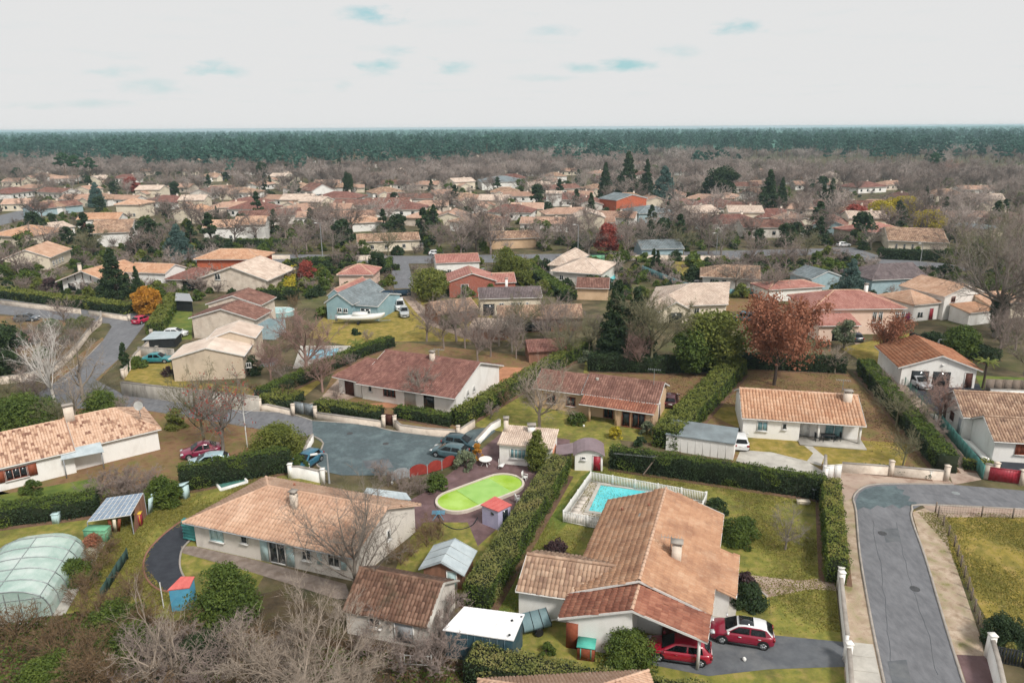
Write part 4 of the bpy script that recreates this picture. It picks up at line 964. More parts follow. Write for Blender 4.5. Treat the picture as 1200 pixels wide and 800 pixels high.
# ---------------------------------------------------------------- oval green pool
def oval(px1, px2, rad, n=14):
    a, c = at(*px1), at(*px2); d = (c-a).normalized(); nn = Vector((-d.y,d.x,0)); an = math.atan2(d.y,d.x); Q = []
    for k in range(n+1): t = an+math.pi/2+math.pi*k/n; Q.append(a+Vector((math.cos(t),math.sin(t),0))*rad)
    for k in range(n+1): t = an-math.pi/2+math.pi*k/n; Q.append(c+Vector((math.cos(t),math.sin(t),0))*rad)
    return Q
r = thing('oval_pool', 'oval swimming pool full of bright green water with a white rim', 'swimming pool', at(563,578))
O = oval((537,589),(589,569),1.95); O2 = oval((537,589),(589,569),2.17)
b = B(); n = len(O)
for i in range(n):
    j = (i+1)%n; b.ngon([O[i]+Vector((0,0,.32)),O2[i]+Vector((0,0,.32)),O2[j]+Vector((0,0,.32)),O[j]+Vector((0,0,.32))]); b.ngon([O2[i],O2[j],O2[j]+Vector((0,0,.32)),O2[i]+Vector((0,0,.32))]); b.ngon([O[j],O[i],O[i]+Vector((0,0,.32)),O[j]+Vector((0,0,.32))])
b.build('rim', mat('pool_rim','B9AFA2','C9C0B4',rough=.8), r)
b = B(); b.ngon([p+Vector((0,0,.2)) for p in O]); b.build('water', mat('water_green','7FA22E','93B63A','A3C45A',rough=.12,scale=.35,bump=.003,bscale=3), r)
b = B(); q = at(588,549); b.box((q.x,q.y,.45),(.5,.9,.08),-.3); b.tube([q+Vector((-.3,-.3,.2)),q+Vector((-.3,-.1,.9)),q+Vector((-.3,.5,.9))],.03,5); b.build('ladder', m_white, r)
r = thing('pool_cover', 'pale translucent cover sheet lying over the middle of the green oval pool', 'cover', at(565,575,.25))
M1, M2 = at(527,594,.24), at(587,558,.24)
d = (O[-1]-O[0]); b = B(); nn = Vector((-(at(589,569)-at(537,589)).normalized().y,(at(589,569)-at(537,589)).normalized().x,0)); a0, a1 = at(548,585), at(586,570)
b.ngon([a0-nn*1.85+Vector((0,0,.225)),a1-nn*1.85+Vector((0,0,.225)),a1+nn*1.85+Vector((0,0,.225)),a0+nn*1.85+Vector((0,0,.225))]); b.build('sheet', mat('cover_green','84B04E','94BC60',rough=.3,scale=1), r)
# garden hose by the pool
b = B(); b.tube(smooth_path([at(512,600,.05),at(518,612,.05),at(535,620,.04),at(552,616,.04),at(560,606,.3)],5),.05,6); tag(b.build('hose', m_clad, loc=at(535,618)), 'black curved hose around the near end of the green pool', 'hose')
# ---------------------------------------------------------------- turquoise pool with white fence
r = thing('rectangular_pool', 'turquoise rectangular pool half hidden by the large clay roof', 'swimming pool', at(715,590))
PW = [at(690,599),at(704,569),at(762,577),at(756,610)]; PO = [at(680,604),at(699,563),at(775,574),at(765,620)]
PW = [PW[0],PW[1],PW[1]+(PW[2]-PW[1])*1.0, PW[0]+(PW[2]-PW[1])]; 
u_ = (PW[2]-PW[1]).normalized(); v_ = (PW[1]-PW[0]).normalized()
PO = [PW[0]-u_*.35-v_*.35, PW[1]-u_*.35+v_*.35, PW[2]+u_*.35+v_*.35, PW[3]+u_*.35-v_*.35]
b = B()
for i in range(4):
    j = (i+1)%4; b.slab([PW[i]+Vector((0,0,.12)),PO[i]+Vector((0,0,.12)),PO[j]+Vector((0,0,.12)),PW[j]+Vector((0,0,.12))],.1)
b.build('rim', m_conc, r); b = B(); b.ngon([p+Vector((0,0,.06)) for p in PW[::-1]]); b.build('water', mat('water_turquoise','46B8C2','66CCD2',rough=.1,scale=.6,bump=.003,bscale=3), r)
fp = [at(660,611),at(692,564.5),at(826,589)]; u1 = (fp[2]-fp[1]).normalized(); v1 = (fp[0]-fp[1]); q3 = fp[2]+v1*1.0
D0 = mslab('pool_deck', [fp[0],fp[1],fp[2],q3], .03, mat('deck_stone','B0A79E','C2BAB1',rough=.95,scale=2,stain='8E857C',stain_amt=.5,sscale=1.5), th=.03, world=True)
slabm = mat('deck_slab','B5ACA3','CBC3BA',rough=.95,scale=1.5,objrnd=.4); me0 = None
for i in range(14):
    for j in range(11):
        q = fp[1]+u1*(.45+i*.75)+v1.normalized()*(.45+j*.75); rel = q-PW[1]
        if -1.0 < rel.dot(u_) < (PW[2]-PW[1]).length+.8 and -(PW[1]-PW[0]).length-1.0 < rel.dot(v_) < 1.0: continue
        if me0 is None: b = B(); b.box((0,0,.045),(.71,.71,.03),math.atan2(u1.y,u1.x)); o = b.build('deck_tile', slabm); me0 = o.data
        else: o = bpy.data.objects.new('deck_tile', me0); COL.objects.link(o)
        o.parent = D0; o.location = (q.x-ORG[D0.name].x, q.y-ORG[D0.name].y, RS.uniform(0,.008))
fence([(660,611),(692,564.5),(826,589)], 1.15, 'white picket fence enclosing the turquoise pool', m_white, step=2.2, kind='picket', slat=.075, gap=.075)
q3p = fp[2]+v1*.45
def wfence(P, *a, **k):
    global path_pts; old = path_pts; path_pts = lambda pts, z=0: [Vector(p) for p in pts]
    try: return fence(P, *a, **k)
    finally: path_pts = old
wfence([fp[2]+Vector((.1,0,0)), q3p], 1.15, 'short right-hand side of the white pool fence', m_white, step=2.2, kind='picket', slat=.075, gap=.075)
wfence([fp[0]-Vector((0,.1,0)), fp[0]+u1*4.4-Vector((0,.1,0))], 1.15, 'near side of the white pool fence facing the lawn', m_white, step=2.2, kind='picket', slat=.075, gap=.075)
# ---------------------------------------------------------------- pool house with tile edge
def house(label, A, Bp, depth, e, rise, kind='par', tile='clay', wallm='white', C=None, name='house', cat='house', ov=.45, wins=None, w2=None, door=None, shut=None, **k):
    A_, B_ = at(*A), at(*Bp); fr = Fr(A_, B_, depth, C=at(*C) if C else None)
    r = thing(name, label, cat, fr.p(fr.L/2, fr.D/2)); HOUSES.append((fr.p(fr.L/2,fr.D/2).x,fr.p(fr.L/2,fr.D/2).y,max(fr.L,fr.D)*.5+1)); volume(r, fr, e, rise, kind, ov=ov, tile=tile, wallm=wallm, **k)
    for side, lst in (('f', wins), ('r', w2)):
        for w_ in (lst or []):
            s_, ww, hh, zz_ = w_[:4]; kd = w_[4] if len(w_) > 4 else 'window'
            opening(r, fr, side, s_, ww, hh, zz_, kd, shutter=shut if kd == 'window' else None, **(w_[5] if len(w_) > 5 else {}))
    return r, fr
r, fr = house('low white pool house with one band of roof tiles and a blue-paned window', (585.5,543),(646,549), 3.4, 2.35, .55, 'mono', 'pale', 'white', name='pool_house', ov=.3, gut=False,
   wins=[(2.2,2.1,1.1,.8,'window',dict(div=5,pane=m_glassb))], w2=[(1.7,2.0,1.2,.5,'dark',dict(pane=mat('clay_panel','B77B5E','C98C6E')))])
chimney(r, fr.p(.2,2.2), 4.1, .5, .5, 'render', 2.6); chimney(r, fr.p(2.9,2.6), 3.4, .8, .6, 'white', 2.6); 
# shed with rounded purple roof
r = thing('shed', 'small white shed with a curved mauve roof and a dark red door', 'shed', at(690,548)); fr = Fr(at(673.5,551), at(706,552), 2.6)
b = B(); K = 9
prof = [(fr.L*(k/(K-1)), 1.75+.65*math.sin(math.pi*(k/(K-1)))**.8) for k in range(K)]
b.ngon([fr.p(0,0),fr.p(fr.L,0)]+[fr.p(s_,0,z_) for s_, z_ in prof[::-1]]); b.ngon([fr.p(fr.L,0),fr.p(fr.L,fr.D),fr.p(fr.L,fr.D,1.75),fr.p(fr.L,0,1.75)]); b.ngon([fr.p(0,fr.D),fr.p(0,0),fr.p(0,0,1.75),fr.p(0,fr.D,1.75)]); b.build('wall', WALL['white'], r)
b = B()
for k in range(K-1):
    (s0,z0_),(s1,z1_) = prof[k],prof[k+1]; s0 = s0*1.14-.07*fr.L; s1 = s1*1.14-.07*fr.L
    b.slab([fr.p(s0,-.3,z0_+.06),fr.p(s1,-.3,z1_+.06),fr.p(s1,fr.D+.3,z1_+.06),fr.p(s0,fr.D+.3,z0_+.06)],.05)
b.build('roof', mat('sheet_mauve','75666A','84757A',rough=.7,scale=1), r)
opening(r, fr, 'f', 2.25, .75, 1.65, .05, 'door', frame=m_red); opening(r, fr, 'f', .85, .5, .35, 1.25, 'window', div=1)
r2 = thing('lean_to', 'dark mauve lean-to roof joined to the left of the curved-roof shed', 'shed', at(668,540)); b = B(); b.slab([fr.p(-2.0,.3,1.5),fr.p(-.2,.3,1.85),fr.p(-.2,2.8,1.85),fr.p(-2.0,2.8,1.5)],.06); b.build('roof', MATS['sheet_mauve'], r2)
b = B(); b.box(tuple(fr.p(-1.9,.5,.72)),(.1,.1,1.44)); b.box(tuple(fr.p(-1.9,2.6,.72)),(.1,.1,1.44)); b.build('post', m_dkwood, r2)
# long grey garage
r, fr = house('long low garage of pale grey panels with a weathered grey flat roof', (780,527),(859,539), 3.6, 1.9, .25, 'mono', 'grey', 'white', name='garage', cat='garage', ov=.15, tiles=False, gut=False)
for k in range(1,9): b = B(); q = fr.p(fr.L*k/9,-.02); b.box((q.x,q.y,.94),(.03,.016,1.86),fr.ang); b.build('panel_joint', WALL['white'], r)
b = B(); q = fr.p(-.9,2.2); b.box((q.x,q.y,.8),(1.6,3.2,1.6),fr.ang); b.build('side_bay', WALL['timber'], r)
# ---------------------------------------------------------------- white single-storey house
H = thing('house', 'white single-storey house under an orange-pink channel-tile roof, behind the white gate', 'house', at(935,500)); frH = Fr(at(869.5,512), at(1008,522), 8.6)
f1 = sub(frH,0,6.1,0,8.6); f2 = sub(frH,6.103,frH.L,1.3,8.6)
volume(H, sub(frH,0,frH.L,0,8.6), 2.5, 1.75, 'par', ov=.35, vov=.25, tile='orange', wall_=False, tsize=.36)
def walls(root, fr, h, m, gab=None):
    b = B(); Ln, D = fr.L, fr.D
    for P in ([fr.p(0,0),fr.p(Ln,0),fr.p(Ln,0,h),fr.p(0,0,h)],[fr.p(Ln,D),fr.p(0,D),fr.p(0,D,h),fr.p(Ln,D,h)],[fr.p(Ln,0),fr.p(Ln,D),fr.p(Ln,D,h),fr.p(Ln,0,h)],[fr.p(0,D),fr.p(0,0),fr.p(0,0,h),fr.p(0,D,h)]): b.ngon(P)
    if gab:
        for s_ in (0,Ln): b.ngon([fr.p(s_,0,h),fr.p(s_,D,h),fr.p(s_,D/2,h+gab)])
    b.build('wall', WALL[m], root)
walls(H, f1, 2.5, 'white'); walls(H, f2, 2.5, 'white'); b = B(); b.ngon([frH.p(frH.L,0,2.5),frH.p(frH.L,8.6,2.5),frH.p(frH.L,4.3,4.25)]); b.ngon([frH.p(0,8.6,2.5),frH.p(0,0,2.5),frH.p(0,4.3,4.25)]); b.build('gable', WALL['white'], H)
opening(H, f1, 'f', 2.1, 1.15, 1.15, .95, 'window', pane=m_glassb); opening(H, f1, 'f', 4.45, .5, .75, 1.3, 'window', div=1)
opening(H, f2, 'f', 3.9, 2.0, 2.1, .1, 'slide', pane=m_glassb); opening(H, f2, 'f', .8, .9, 2.0, .1, 'door', frame=m_white)
b = B(); q = frH.p(9.5,.1); b.box((q.x,q.y,.09),(6.9,2.6,.16),frH.ang); b.build('porch_slab', m_conc, H)
for s_ in (8.1,frH.L-.15):
    b = B(); q = frH.p(s_,.12); b.box((q.x,q.y,1.32),(.22,.22,2.3),frH.ang); b.build('porch_post', WALL['white'], H)
chimney(H, frH.p(11.5,3.3), 4.95, .85, .7, 'render', 3.2, ang=frH.ang); antenna(frH.p(11.0,3.9), 2.2, 'aerial on a mast above the white single-storey house', 4.1)
r = thing('garden_table', 'dark outdoor table with chairs under the porch of the white single-storey house', 'table', frH.p(9,.3))
b = B(); q = frH.p(9.2,.3); b.box((q.x,q.y,.9),(1.5,.8,.05),frH.ang); b.build('table_top', m_clad, r)
for dx in (-.6,.6):
    for dy in (-.3,.3): b = B(); b.box((q.x+dx,q.y+dy,.53),(.06,.06,.72)); b.build('leg', m_clad, r)
for dx in (-1.2,1.2):
    rc = thing('garden_chair', 'dark garden chair at the %s end of the table under the white house porch' % ('left' if dx<0 else 'right'), 'chair', (q.x+dx,q.y,.17)); b = B(); b.box((q.x+dx,q.y,.6),(.45,.45,.05)); b.build('seat', m_clad, rc)
    b = B(); b.box((q.x+dx*1.17,q.y,.9),(.05,.45,.55)); b.build('backrest', m_clad, rc)
    for ax in (-.2,.2): b = B(); b.box((q.x+dx+ax,q.y-.2,.38),(.04,.04,.42)); b.box((q.x+dx+ax,q.y+.2,.38),(.04,.04,.42)); b.build('leg', m_clad, rc)
# ---------------------------------------------------------------- beige house in the middle
H = thing('house', 'beige house with a mottled brown-red tile roof and a lower porch roof in front', 'house', at(700,485))
frB = Fr(at(690,494), at(764,505), 8.2); frB = Fr(frB.p(-.0,0), frB.p(frB.L,0), 8.2)
frBa = Fr(frB.p(-1.2,1.8), frB.p(frB.L,1.8), 6.3); volume(H, frBa, 2.9, 1.35, 'par', ov=.3, vov=.3, tile='brown', wallm='beige', tsize=.3)
frBb = Fr(frB.p(-7.8,2.2), frB.p(-1.25,2.2), 6.0); volume(H, frBb, 2.7, 1.25, 'par', ov=.4, vov=.2, tile='brown', wallm='beige', tsize=.3)
frBc = Fr(frB.p(-1.0,0), frB.p(frB.L,0), 1.8); volume(H, frBc, 2.25, .5, 'mono', ov=.35, vov=.2, tile='rust', tsize=.3, wall_=False)
for s_ in (.0,3.3,frB.L-.15):
    b = B(); q = frB.p(s_,.15); b.box((q.x,q.y,1.1),(.3 if s_<4 else .3,.3,2.2),frB.ang); b.build('porch_post', WALL['beige'], H)
b = B(); b.ngon([frB.p(frB.L,0),frB.p(frB.L,1.8),frB.p(frB.L,1.8,2.7),frB.p(frB.L,0,2.2)]); b.ngon([frB.p(3.4,.0),frB.p(frB.L,0),frB.p(frB.L,0,2.2),frB.p(3.4,0,2.2)]); b.build('porch_wall', WALL['beige'], H)
g = Fr(frB.p(3.4,-.0), frB.p(frB.L,-.0), 1); opening(H, g, 'f', 1.1, 1.0, 1.9, .1, 'slide', frame=m_wood, div=1); opening(H, g, 'f', 2.6, 1.6, 1.9, .1, 'slide', frame=m_wood, div=2)
opening(H, frBa, 'f', 3.1, 1.2, 1.9, .1, 'slide', frame=m_wood, div=2); opening(H, frBa, 'r', 2.0, .8, 2.0, .05, 'door', frame=m_dkwood); opening(H, frBb, 'f', 2.2, 1.2, 1.2, .8, 'window', frame=m_wood); opening(H, frBb, 'f', 4.8, 1.2, 1.2, .8, 'window', frame=m_wood)
antenna(frB.p(frB.L-.9,4.3), 2.2, 'aerial on the right end of the mottled brown-red roof', 4.0)
b = B(); q = at(700,444,4.1); b.cyl((q.x,q.y,4.0),.2,.25,8); b.build('vent_pipe', m_conc, H)
# ---------------------------------------------------------------- white house with the brown roof, gable to the right
H = thing('house', 'long white house with a purple-brown tile roof beside the plaza, gable to the right', 'house', at(480,450)); frK = Fr(at(425,467), at(535,485), 9.2, C=at(585,449))
frK = Fr(frK.p(0,0), frK.p(frK.L,0), 0, C=frK.p(frK.L,frK.D)); 
volume(H, frK, 2.6, 2.2, 'par', ov=.9, vov=.3, tile='mauve', wallm='white', tsize=.28)
frK2 = Fr(at(398,460), at(424,466), 7.5); volume(H, frK2, 2.5, 1.5, 'hipa', ov=.6, vov=.1, tile='mauve', wallm='white', tsize=.28)
opening(H, frK2, 'f', 1.9, 1.6, 2.0, .05, 'garage', frame=m_dkwood); opening(H, frK, 'f', 1.3, .55, .8, 1.2, 'window', div=1); opening(H, frK, 'f', 4.2, 1.8, 1.2, .9, 'window', frame=m_wood, div=3); opening(H, frK, 'f', 7.3, 1.6, 2, .05, 'garage', frame=m_conc); opening(H, frK, 'f', 10, 1.5, 2.0, .05, 'dark')
opening(H, frK, 'r', 3.0, .6, .75, 1.4, 'window', div=2); opening(H, frK, 'r', 4.7, .6, .75, 1.4, 'window', div=2)
chimney(H, frK.p(7.5,5.4), 5.6, .6, .5, 'render', 3.8, ang=frK.ang); antenna(frK.p(7.8,6.6), 1.6, 'aerial beside the chimney on the purple-brown roof', 4.3)
b = B(); b.slab([frK.p(1.2,7.6,3.35),frK.p(2.7,7.6,3.35),frK.p(2.7,6.4,3.95),frK.p(1.2,6.4,3.95)],.05); 
b.build('skylight', m_glassb, H)
r = thing('water_tank', 'round pale grey tank against the gable of the purple-brown roofed house', 'tank', at(559,463)); b = B(); q = at(559,463); b.cyl((q.x,q.y,0),.65,1.7,14); b.build('tank_body', m_trimg, r); b = B(); b.cyl((q.x,q.y,1.7),.45,.12,14); b.build('lid', m_metal, r)
b = B(); q = at(441.5,465); b.cyl((q.x,q.y,0),.32,.85,12); r = thing('rain_barrel','dark blue barrel by the front wall of the purple-brown roofed house','barrel',q); b.build('barrel_body', mat('barrel_blue','2B3348','37405A'), r); b = B(); b.cyl((q.x,q.y,.85),.33,.04,12); b.build('lid', m_clad, r)
# ---------------------------------------------------------------- left house with the two-tone roof
H = thing('house', 'white house at the left edge with a two-tone speckled tile roof and a blue awning', 'house', at(110,560)); 
frP = Fr(at(-6,577), at(86,554), 0, C=at(76,520)); frP = Fr(at(-40,586), at(90,553.5), 8.0)
frQ = Fr(frP.p(frP.L+1.8,.8), frP.p(frP.L+9.5,2.2), 7.4)
volume(H, frP, 2.6, 1.9, 'par', ov=.35, vov=.2, tile='mottled', wallm='white', tsize=.26)
fq = Fr(frP.p(frP.L,.6), frP.p(frP.L+8.2,.6), 7.4); volume(H, fq, 2.55, 1.95, 'hipb', hipf=.9, ov=.35, vov=.0, tile='mottled', wallm='white', tsize=.26, gut=True)
L_ = frP.L
opening(H, frP, 'f', L_-5.0, 1.9, 1.15, .95, 'window', frame=m_wood, div=3); opening(H, frP, 'f', L_-8.4, .6, .6, 1.35, 'window', div=1); opening(H, frP, 'f', L_-10.2, 1.0, 2.05, .05, 'door', frame=m_wood)
for s_ in (L_-6.35,L_-3.65):
    b = B(); q = frP.p(s_,-.08); b.box((q.x,q.y,1.52),(.75,.06,1.25),frP.ang)
    b.build('shutter', m_wood, H)
chimney(H, at(81,487,4.9), 5.9, .9, .6, 'render', 4.0, ang=frP.ang)
b = B(); b.slab([frP.p(L_-1.2,-.9,2.15),frP.p(L_+2.6,-1.2,2.05),frP.p(L_+2.6,.3,2.62),frP.p(L_-1.0,.3,2.66)],.06); b.build('awning', m_gsheet, H)
for s_ in (L_-1.0,L_+2.4): b = B(); q = frP.p(s_,-.85); b.box((q.x,q.y,1.02),(.08,.08,2.04)); b.build('awning_post', m_trimg, H)
b = B(); q = frP.p(L_-8.2,-1.0); b.box((q.x,q.y,.25),(3,1.2,.5),frP.ang); b.build('step', WALL['white'], H)
r = thing('satellite_dish', 'round white satellite dish on the roof of the speckled-tile house', 'satellite dish', at(165,487,4.4)); q = at(164,484,4.6); b = B(); b.tube([q+Vector((0,0,-.4)),q+Vector((0,0,.7))],.04,5); b.build('mast', m_metal, r)
b = B(); V = []
for k in range(16): V.append(q+Vector((.5*math.cos(k*math.pi/8),-.1+.1*math.sin(k*math.pi/8),.9+.5*math.sin(k*math.pi/8))))
b.ngon(V); b.ngon(V[::-1]); V2=[v+Vector((0,.12,0)) for v in V]
b.build('dish', m_white, r)
# ---------------------------------------------------------------- solar-roofed shed
r = thing('shed', 'open timber shed roofed with a grid of blue glazed panels behind the pool dome', 'shed', at(135,620)); P = [at(104,611,1.5), at(154,604,2.1), at(166,578,2.3), at(126,583,2.1)]
P = [at(102,611,1.45), at(153,603,1.9), at(168,577,2.3), at(125,583,2.0)]
b = B(); b.slab(P,.05); b.build('roof', m_trim, r); pm = mat('panel_blue','6F7F93','8797A8',rough=.2,scale=2,objrnd=.4)
for i in range(8):
    for j in range(6):
        def L4(a, c): return P[0].lerp(P[1],a).lerp(P[3].lerp(P[2],a),c)+Vector((0,0,.025))
        e_ = .012; b = B(); b.slab([L4(i/8+e_,j/6+e_),L4((i+1)/8-e_,j/6+e_),L4((i+1)/8-e_,(j+1)/6-e_),L4(i/8+e_,(j+1)/6-e_)],.02); b.build('panel', pm, r)
for k, p in enumerate(P): b = B(); b.tube([Vector((p.x,p.y,0)),p-Vector((0,0,.05))],.05,5); b.build('post', m_trimg, r)
b = B()
q0, q1 = P[2].copy(), P[3].copy(); b.ngon([(q0.x,q0.y,0),(q1.x,q1.y,0),tuple(q1-Vector((0,0,.06))),tuple(q0-Vector((0,0,.06)))]); b.build('back_wall', WALL['timber'], r)
q1 = P[1]; b = B(); b.ngon([(q1.x,q1.y,0),(q0.x,q0.y,0),tuple(q0-Vector((0,0,.06))),tuple(P[1].lerp(P[2],.3)-Vector((0,0,.06)))]); b.build('side_wall', WALL['timber'], r)
def crate(px, d, m, label, name='box', cat='box', rz=0., lid=None):
    p = at(*px); r = thing(name, label, cat, p); b = B(); b.box((p.x,p.y,d[2]/2),d,rz); b.build('body', m, r); b = B(); b.box((p.x,p.y,d[2]+.03),(d[0]+.08,d[1]+.08,.06),rz); b.build('lid', lid or m, r)
    for k in (-.3,.3): q = Matrix.Rotation(rz,3,'Z')@Vector((k*d[0],-d[1]/2-.015,0)); b = B(); b.box((p.x+q.x,p.y+q.y,d[2]*.55),(.06,.03,d[2]*.8),rz); b.build('strap', lid or m, r)
    return r
crate((116,632), (1.9,.9,1.1), m_green, 'pale green wooden chest in front of the blue-panelled shed', 'chest', 'chest', -.05, m_green)
crate((687,768), (1.15,1.0,1.0), m_wood, 'small brown box with a turquoise cover by the garage wall', 'storage_box', 'box', -.2, mat('cover_turquoise','3E9C8C','52B09F',rough=.6))
for k, (x, y) in enumerate(((131,624),(136,625),(141,624))):
    p = at(x,y); b = B(); b.box((p.x,p.y,.75),(.25,.05,1.5),.3,tilt=(.25,.12*k)); tag(b.build('board', m_wood if k!=1 else WALL['cream'], loc=p), ['dark leaning plank nearest the green chest','pale leaning plank between two dark planks at the blue-panelled shed','dark leaning plank nearest the shed post'][k], 'plank')
r = thing('playhouse_panel', 'tall pale blue panels leaning behind the right side of the blue-panelled shed', 'panel', at(181,600))
for k in range(3): q = at(178+k*3,602-k*6); b = B(); b.box((q.x,q.y,.85),(.5,.06,1.7),1.2,tilt=(.2,0)); b.build('panel', m_lblue, r)
crate((164,615), (.5,.5,1.2), m_red, 'red and yellow tall box at the right of the blue-panelled shed', 'toy_box', 'box', .2, mat('toy_yellow','C9A83A','D9B84A'))
crate((67,612), (.55,.55,.9), m_lblue, 'pale blue wheeled bin standing on the lawn behind the pool dome', 'wheeled_bin', 'bin', .1)
crate((7,611), (1.8,.8,.45), m_blueb, 'low blue chest at the left edge by the hedge', 'chest', 'chest', 0)
# small tall hutch by hedge
r = thing('hutch', 'small pale blue hutch with a tilted roof beside the dark hedge', 'hutch', at(217,583)); q = at(217,583); b = B(); b.box((q.x,q.y,.65),(.7,.6,1.3),-.3); b.build('body', m_lblue, r); b = B(); b.box((q.x-.3,q.y,1.4),(1.5,.9,.05),-.3,tilt=(0,-.3)); b.build('roof', m_lblue, r)
# sand pit frame
r = thing('raised_bed', 'sunken planting bed with a pale frame and teal netting beyond the salmon-roofed house', 'planting bed', at(273,568)); q = [at(253,568),at(285,560),at(290,566),at(259,575)]
for i in range(4): strip('edge_board', [q[i],q[(i+1)%4]], .18, 0, .3, m_white, parent=r, world=True)
b = B(); b.slab([p+Vector((0,0,.16)) for p in q],.05); b.build('netting', mat('net_teal','3F6E66','4F8076'), r)
for p in q[:2]: b = B(); b.tube([p, p+Vector((0,0,.7))],.05,5); b.build('stake', m_white, r)
# ---------------------------------------------------------------- pool dome
def dome():
    r = thing('pool_enclosure', 'large arched translucent green pool enclosure at the left edge', 'pool enclosure', at(30,690))
    A_, C_ = at(62,722), at(98,661); ax = (C_-A_).normalized(); n = Vector((-ax.y,ax.x,0)); W_ = 6.6; Ln = (C_-A_).length+3.2
    gm = mat('enclosure_sheet','A4BDB4','BACEC6','CEDAD5',rough=.18,scale=.6,alpha=.72); K = 14
    def ring(x, k, sc=1.0): t = math.pi*k/K; y = W_/2+W_/2*math.cos(math.pi-t) ; return A_+ax*x+n*(W_/2-W_/2*math.copysign(abs(math.cos(t))**.75,math.cos(t))*sc)+Vector((0,0,2.35*math.sin(t)**.7*sc+.12))
    nb = 5; seg = (Ln-2.4)/nb
    for i in range(nb):
        for k in range(K):
            b = B(); P = [ring(seg*i+.03,k),ring(seg*(i+1)-.03,k),ring(seg*(i+1)-.03,k+1),ring(seg*i+.03,k+1)]; b.slab(P,.02,up=(0,0,1)); b.build('sheet', gm, r)
    # rounded far end
    for j in range(3):
        x0, x1 = Ln-2.4+j*.8, Ln-2.4+(j+1)*.8; s0 = [1,.93,.75,.45][j]; s1 = [1,.93,.75,.45][j+1]; b = B()
        for k in range(K): b.slab([ring(x0,k,s0),ring(x1,k,s1),ring(x1,k+1,s1),ring(x0,k+1,s0)],.02)
        b.build('end_sheet', gm, r)
    for i in range(nb+1):
        b = B(); b.tube([ring(seg*i,k)+Vector((0,0,.02)) for k in range(K+1)],.045,5); b.build('arch', m_metal, r)
    for k in (3,7,11): b = B(); b.tube([ring(seg*i,k)+Vector((0,0,.02)) for i in range(nb+1)],.03,4); b.build('purlin', m_metal, r)
    # near end panels with posts
    for k in range(1,7):
        y = W_*k/7; z = 2.35*max(0.05,1-abs(2*k/7-1)**2.67)**.5*1.0; p = A_+n*y; b = B(); b.tube([p,p+Vector((0,0,z))],.04,4); b.build('end_post', m_metal, r)
    b = B(); b.tube([A_+n*.3+Vector((0,0,1.7)),A_+n*(W_-.3)+Vector((0,0,1.7))],.035,4); b.build('end_rail', m_metal, r)
    V = [ring(0,k) for k in range(K+1)]; b = B(); b.ngon(V); b.build('end_sheet', gm, r)
    w = thing('covered_pool', 'pool basin lying under the arched translucent enclosure', 'swimming pool', A_+n*3+ax*4)
    b = B(); b.slab([A_+n*1.6+ax*1+Vector((0,0,.06)),A_+n*1.6+ax*7+Vector((0,0,.06)),A_+n*5+ax*7+Vector((0,0,.06)),A_+n*5+ax*1+Vector((0,0,.06))][::-1],.04); b.build('water', mat('water_dim','5E9A8A','74AC9C',rough=.15), w)
    mslab('dome_base', [A_-n*.8-ax*1.0, A_+n*(W_+.5)-ax*1.0, A_+n*(W_+.5)+ax*(Ln+.2), A_-n*.8+ax*(Ln+.2)], .045, m_conc, th=.04, world=True)
dome()
# ---------------------------------------------------------------- garage house with the orange-brown roof, right
r, fr = house('white double garage with an orange-brown roof and two dark bays', (1054,451),(1141,455), 9.5, 2.7, 1.7, 'perp', 'gold', 'white', name='garage', cat='garage', ov=.6, tsize=.3,
  wins=[(2.4,2.2,2.1,.05,'dark'),(5.1,2.2,2.1,.05,'dark'),(8.5,.9,2.1,.05,'door',dict(frame=m_dkwood))])
b = B(); q = fr.p(5,-.1); b.box((q.x,q.y,3.1),(.3,.15,.2)); b.build('wall_lamp', m_white, r)
# white brown-roofed house at right edge
H = thing('house', 'white house at the right edge with two brown channel-tile roofs and a wooden shutter', 'house', at(1170,500))
A1, A2 = at(1117,492), at(1162,540); fr1 = Fr(A2, A2+Vector((9,-1.6,0)), 5.5)
volume(H, fr1, 2.5, 1.4, 'par', ov=.4, vov=.35, tile='old', wallm='white', tsize=.3)
fr2 = Fr(fr1.p(-.9,5.55), fr1.p(10,5.55), 6.2); volume(H, fr2, 2.9, 1.7, 'par', ov=.4, vov=.35, tile='old', wallm='white', tsize=.3)
opening(H, fr1, 'f', 2.6, 1.2, 1.2, .95, 'window', frame=m_wood, pane=m_wood, div=2); g = Fr(fr2.p(0,fr2.D), fr2.p(0,0), 1)
opening(H, g, 'f', 1.2, .6, 2.0, .3, 'window', frame=m_dkwood, div=1); opening(H, g, 'f', 3.2, .9, 1.0, 1.1, 'window', frame=m_dkwood, pane=m_dkwood, div=2); opening(H, g, 'f', 5.4, .8, 2.0, .2, 'door', frame=m_trimg)
chimney(H, fr2.p(9.1,3.0), 5.6, .6, .5, 'white', 4.0)
strip('plinth', [fr2.p(-.5,7.0),fr2.p(-.5,0),fr1.p(-.5,4.5),fr1.p(-.5,0)], .6, 0, .25, WALL['white'], parent=H, world=True)
# ---------------------------------------------------------------- houses of the middle distance, one by one
W1 = [(2,.9,1,1),(5,.9,1,1)]
def dk(*s): return [(x,1.0,1.1,.9) for x in s]
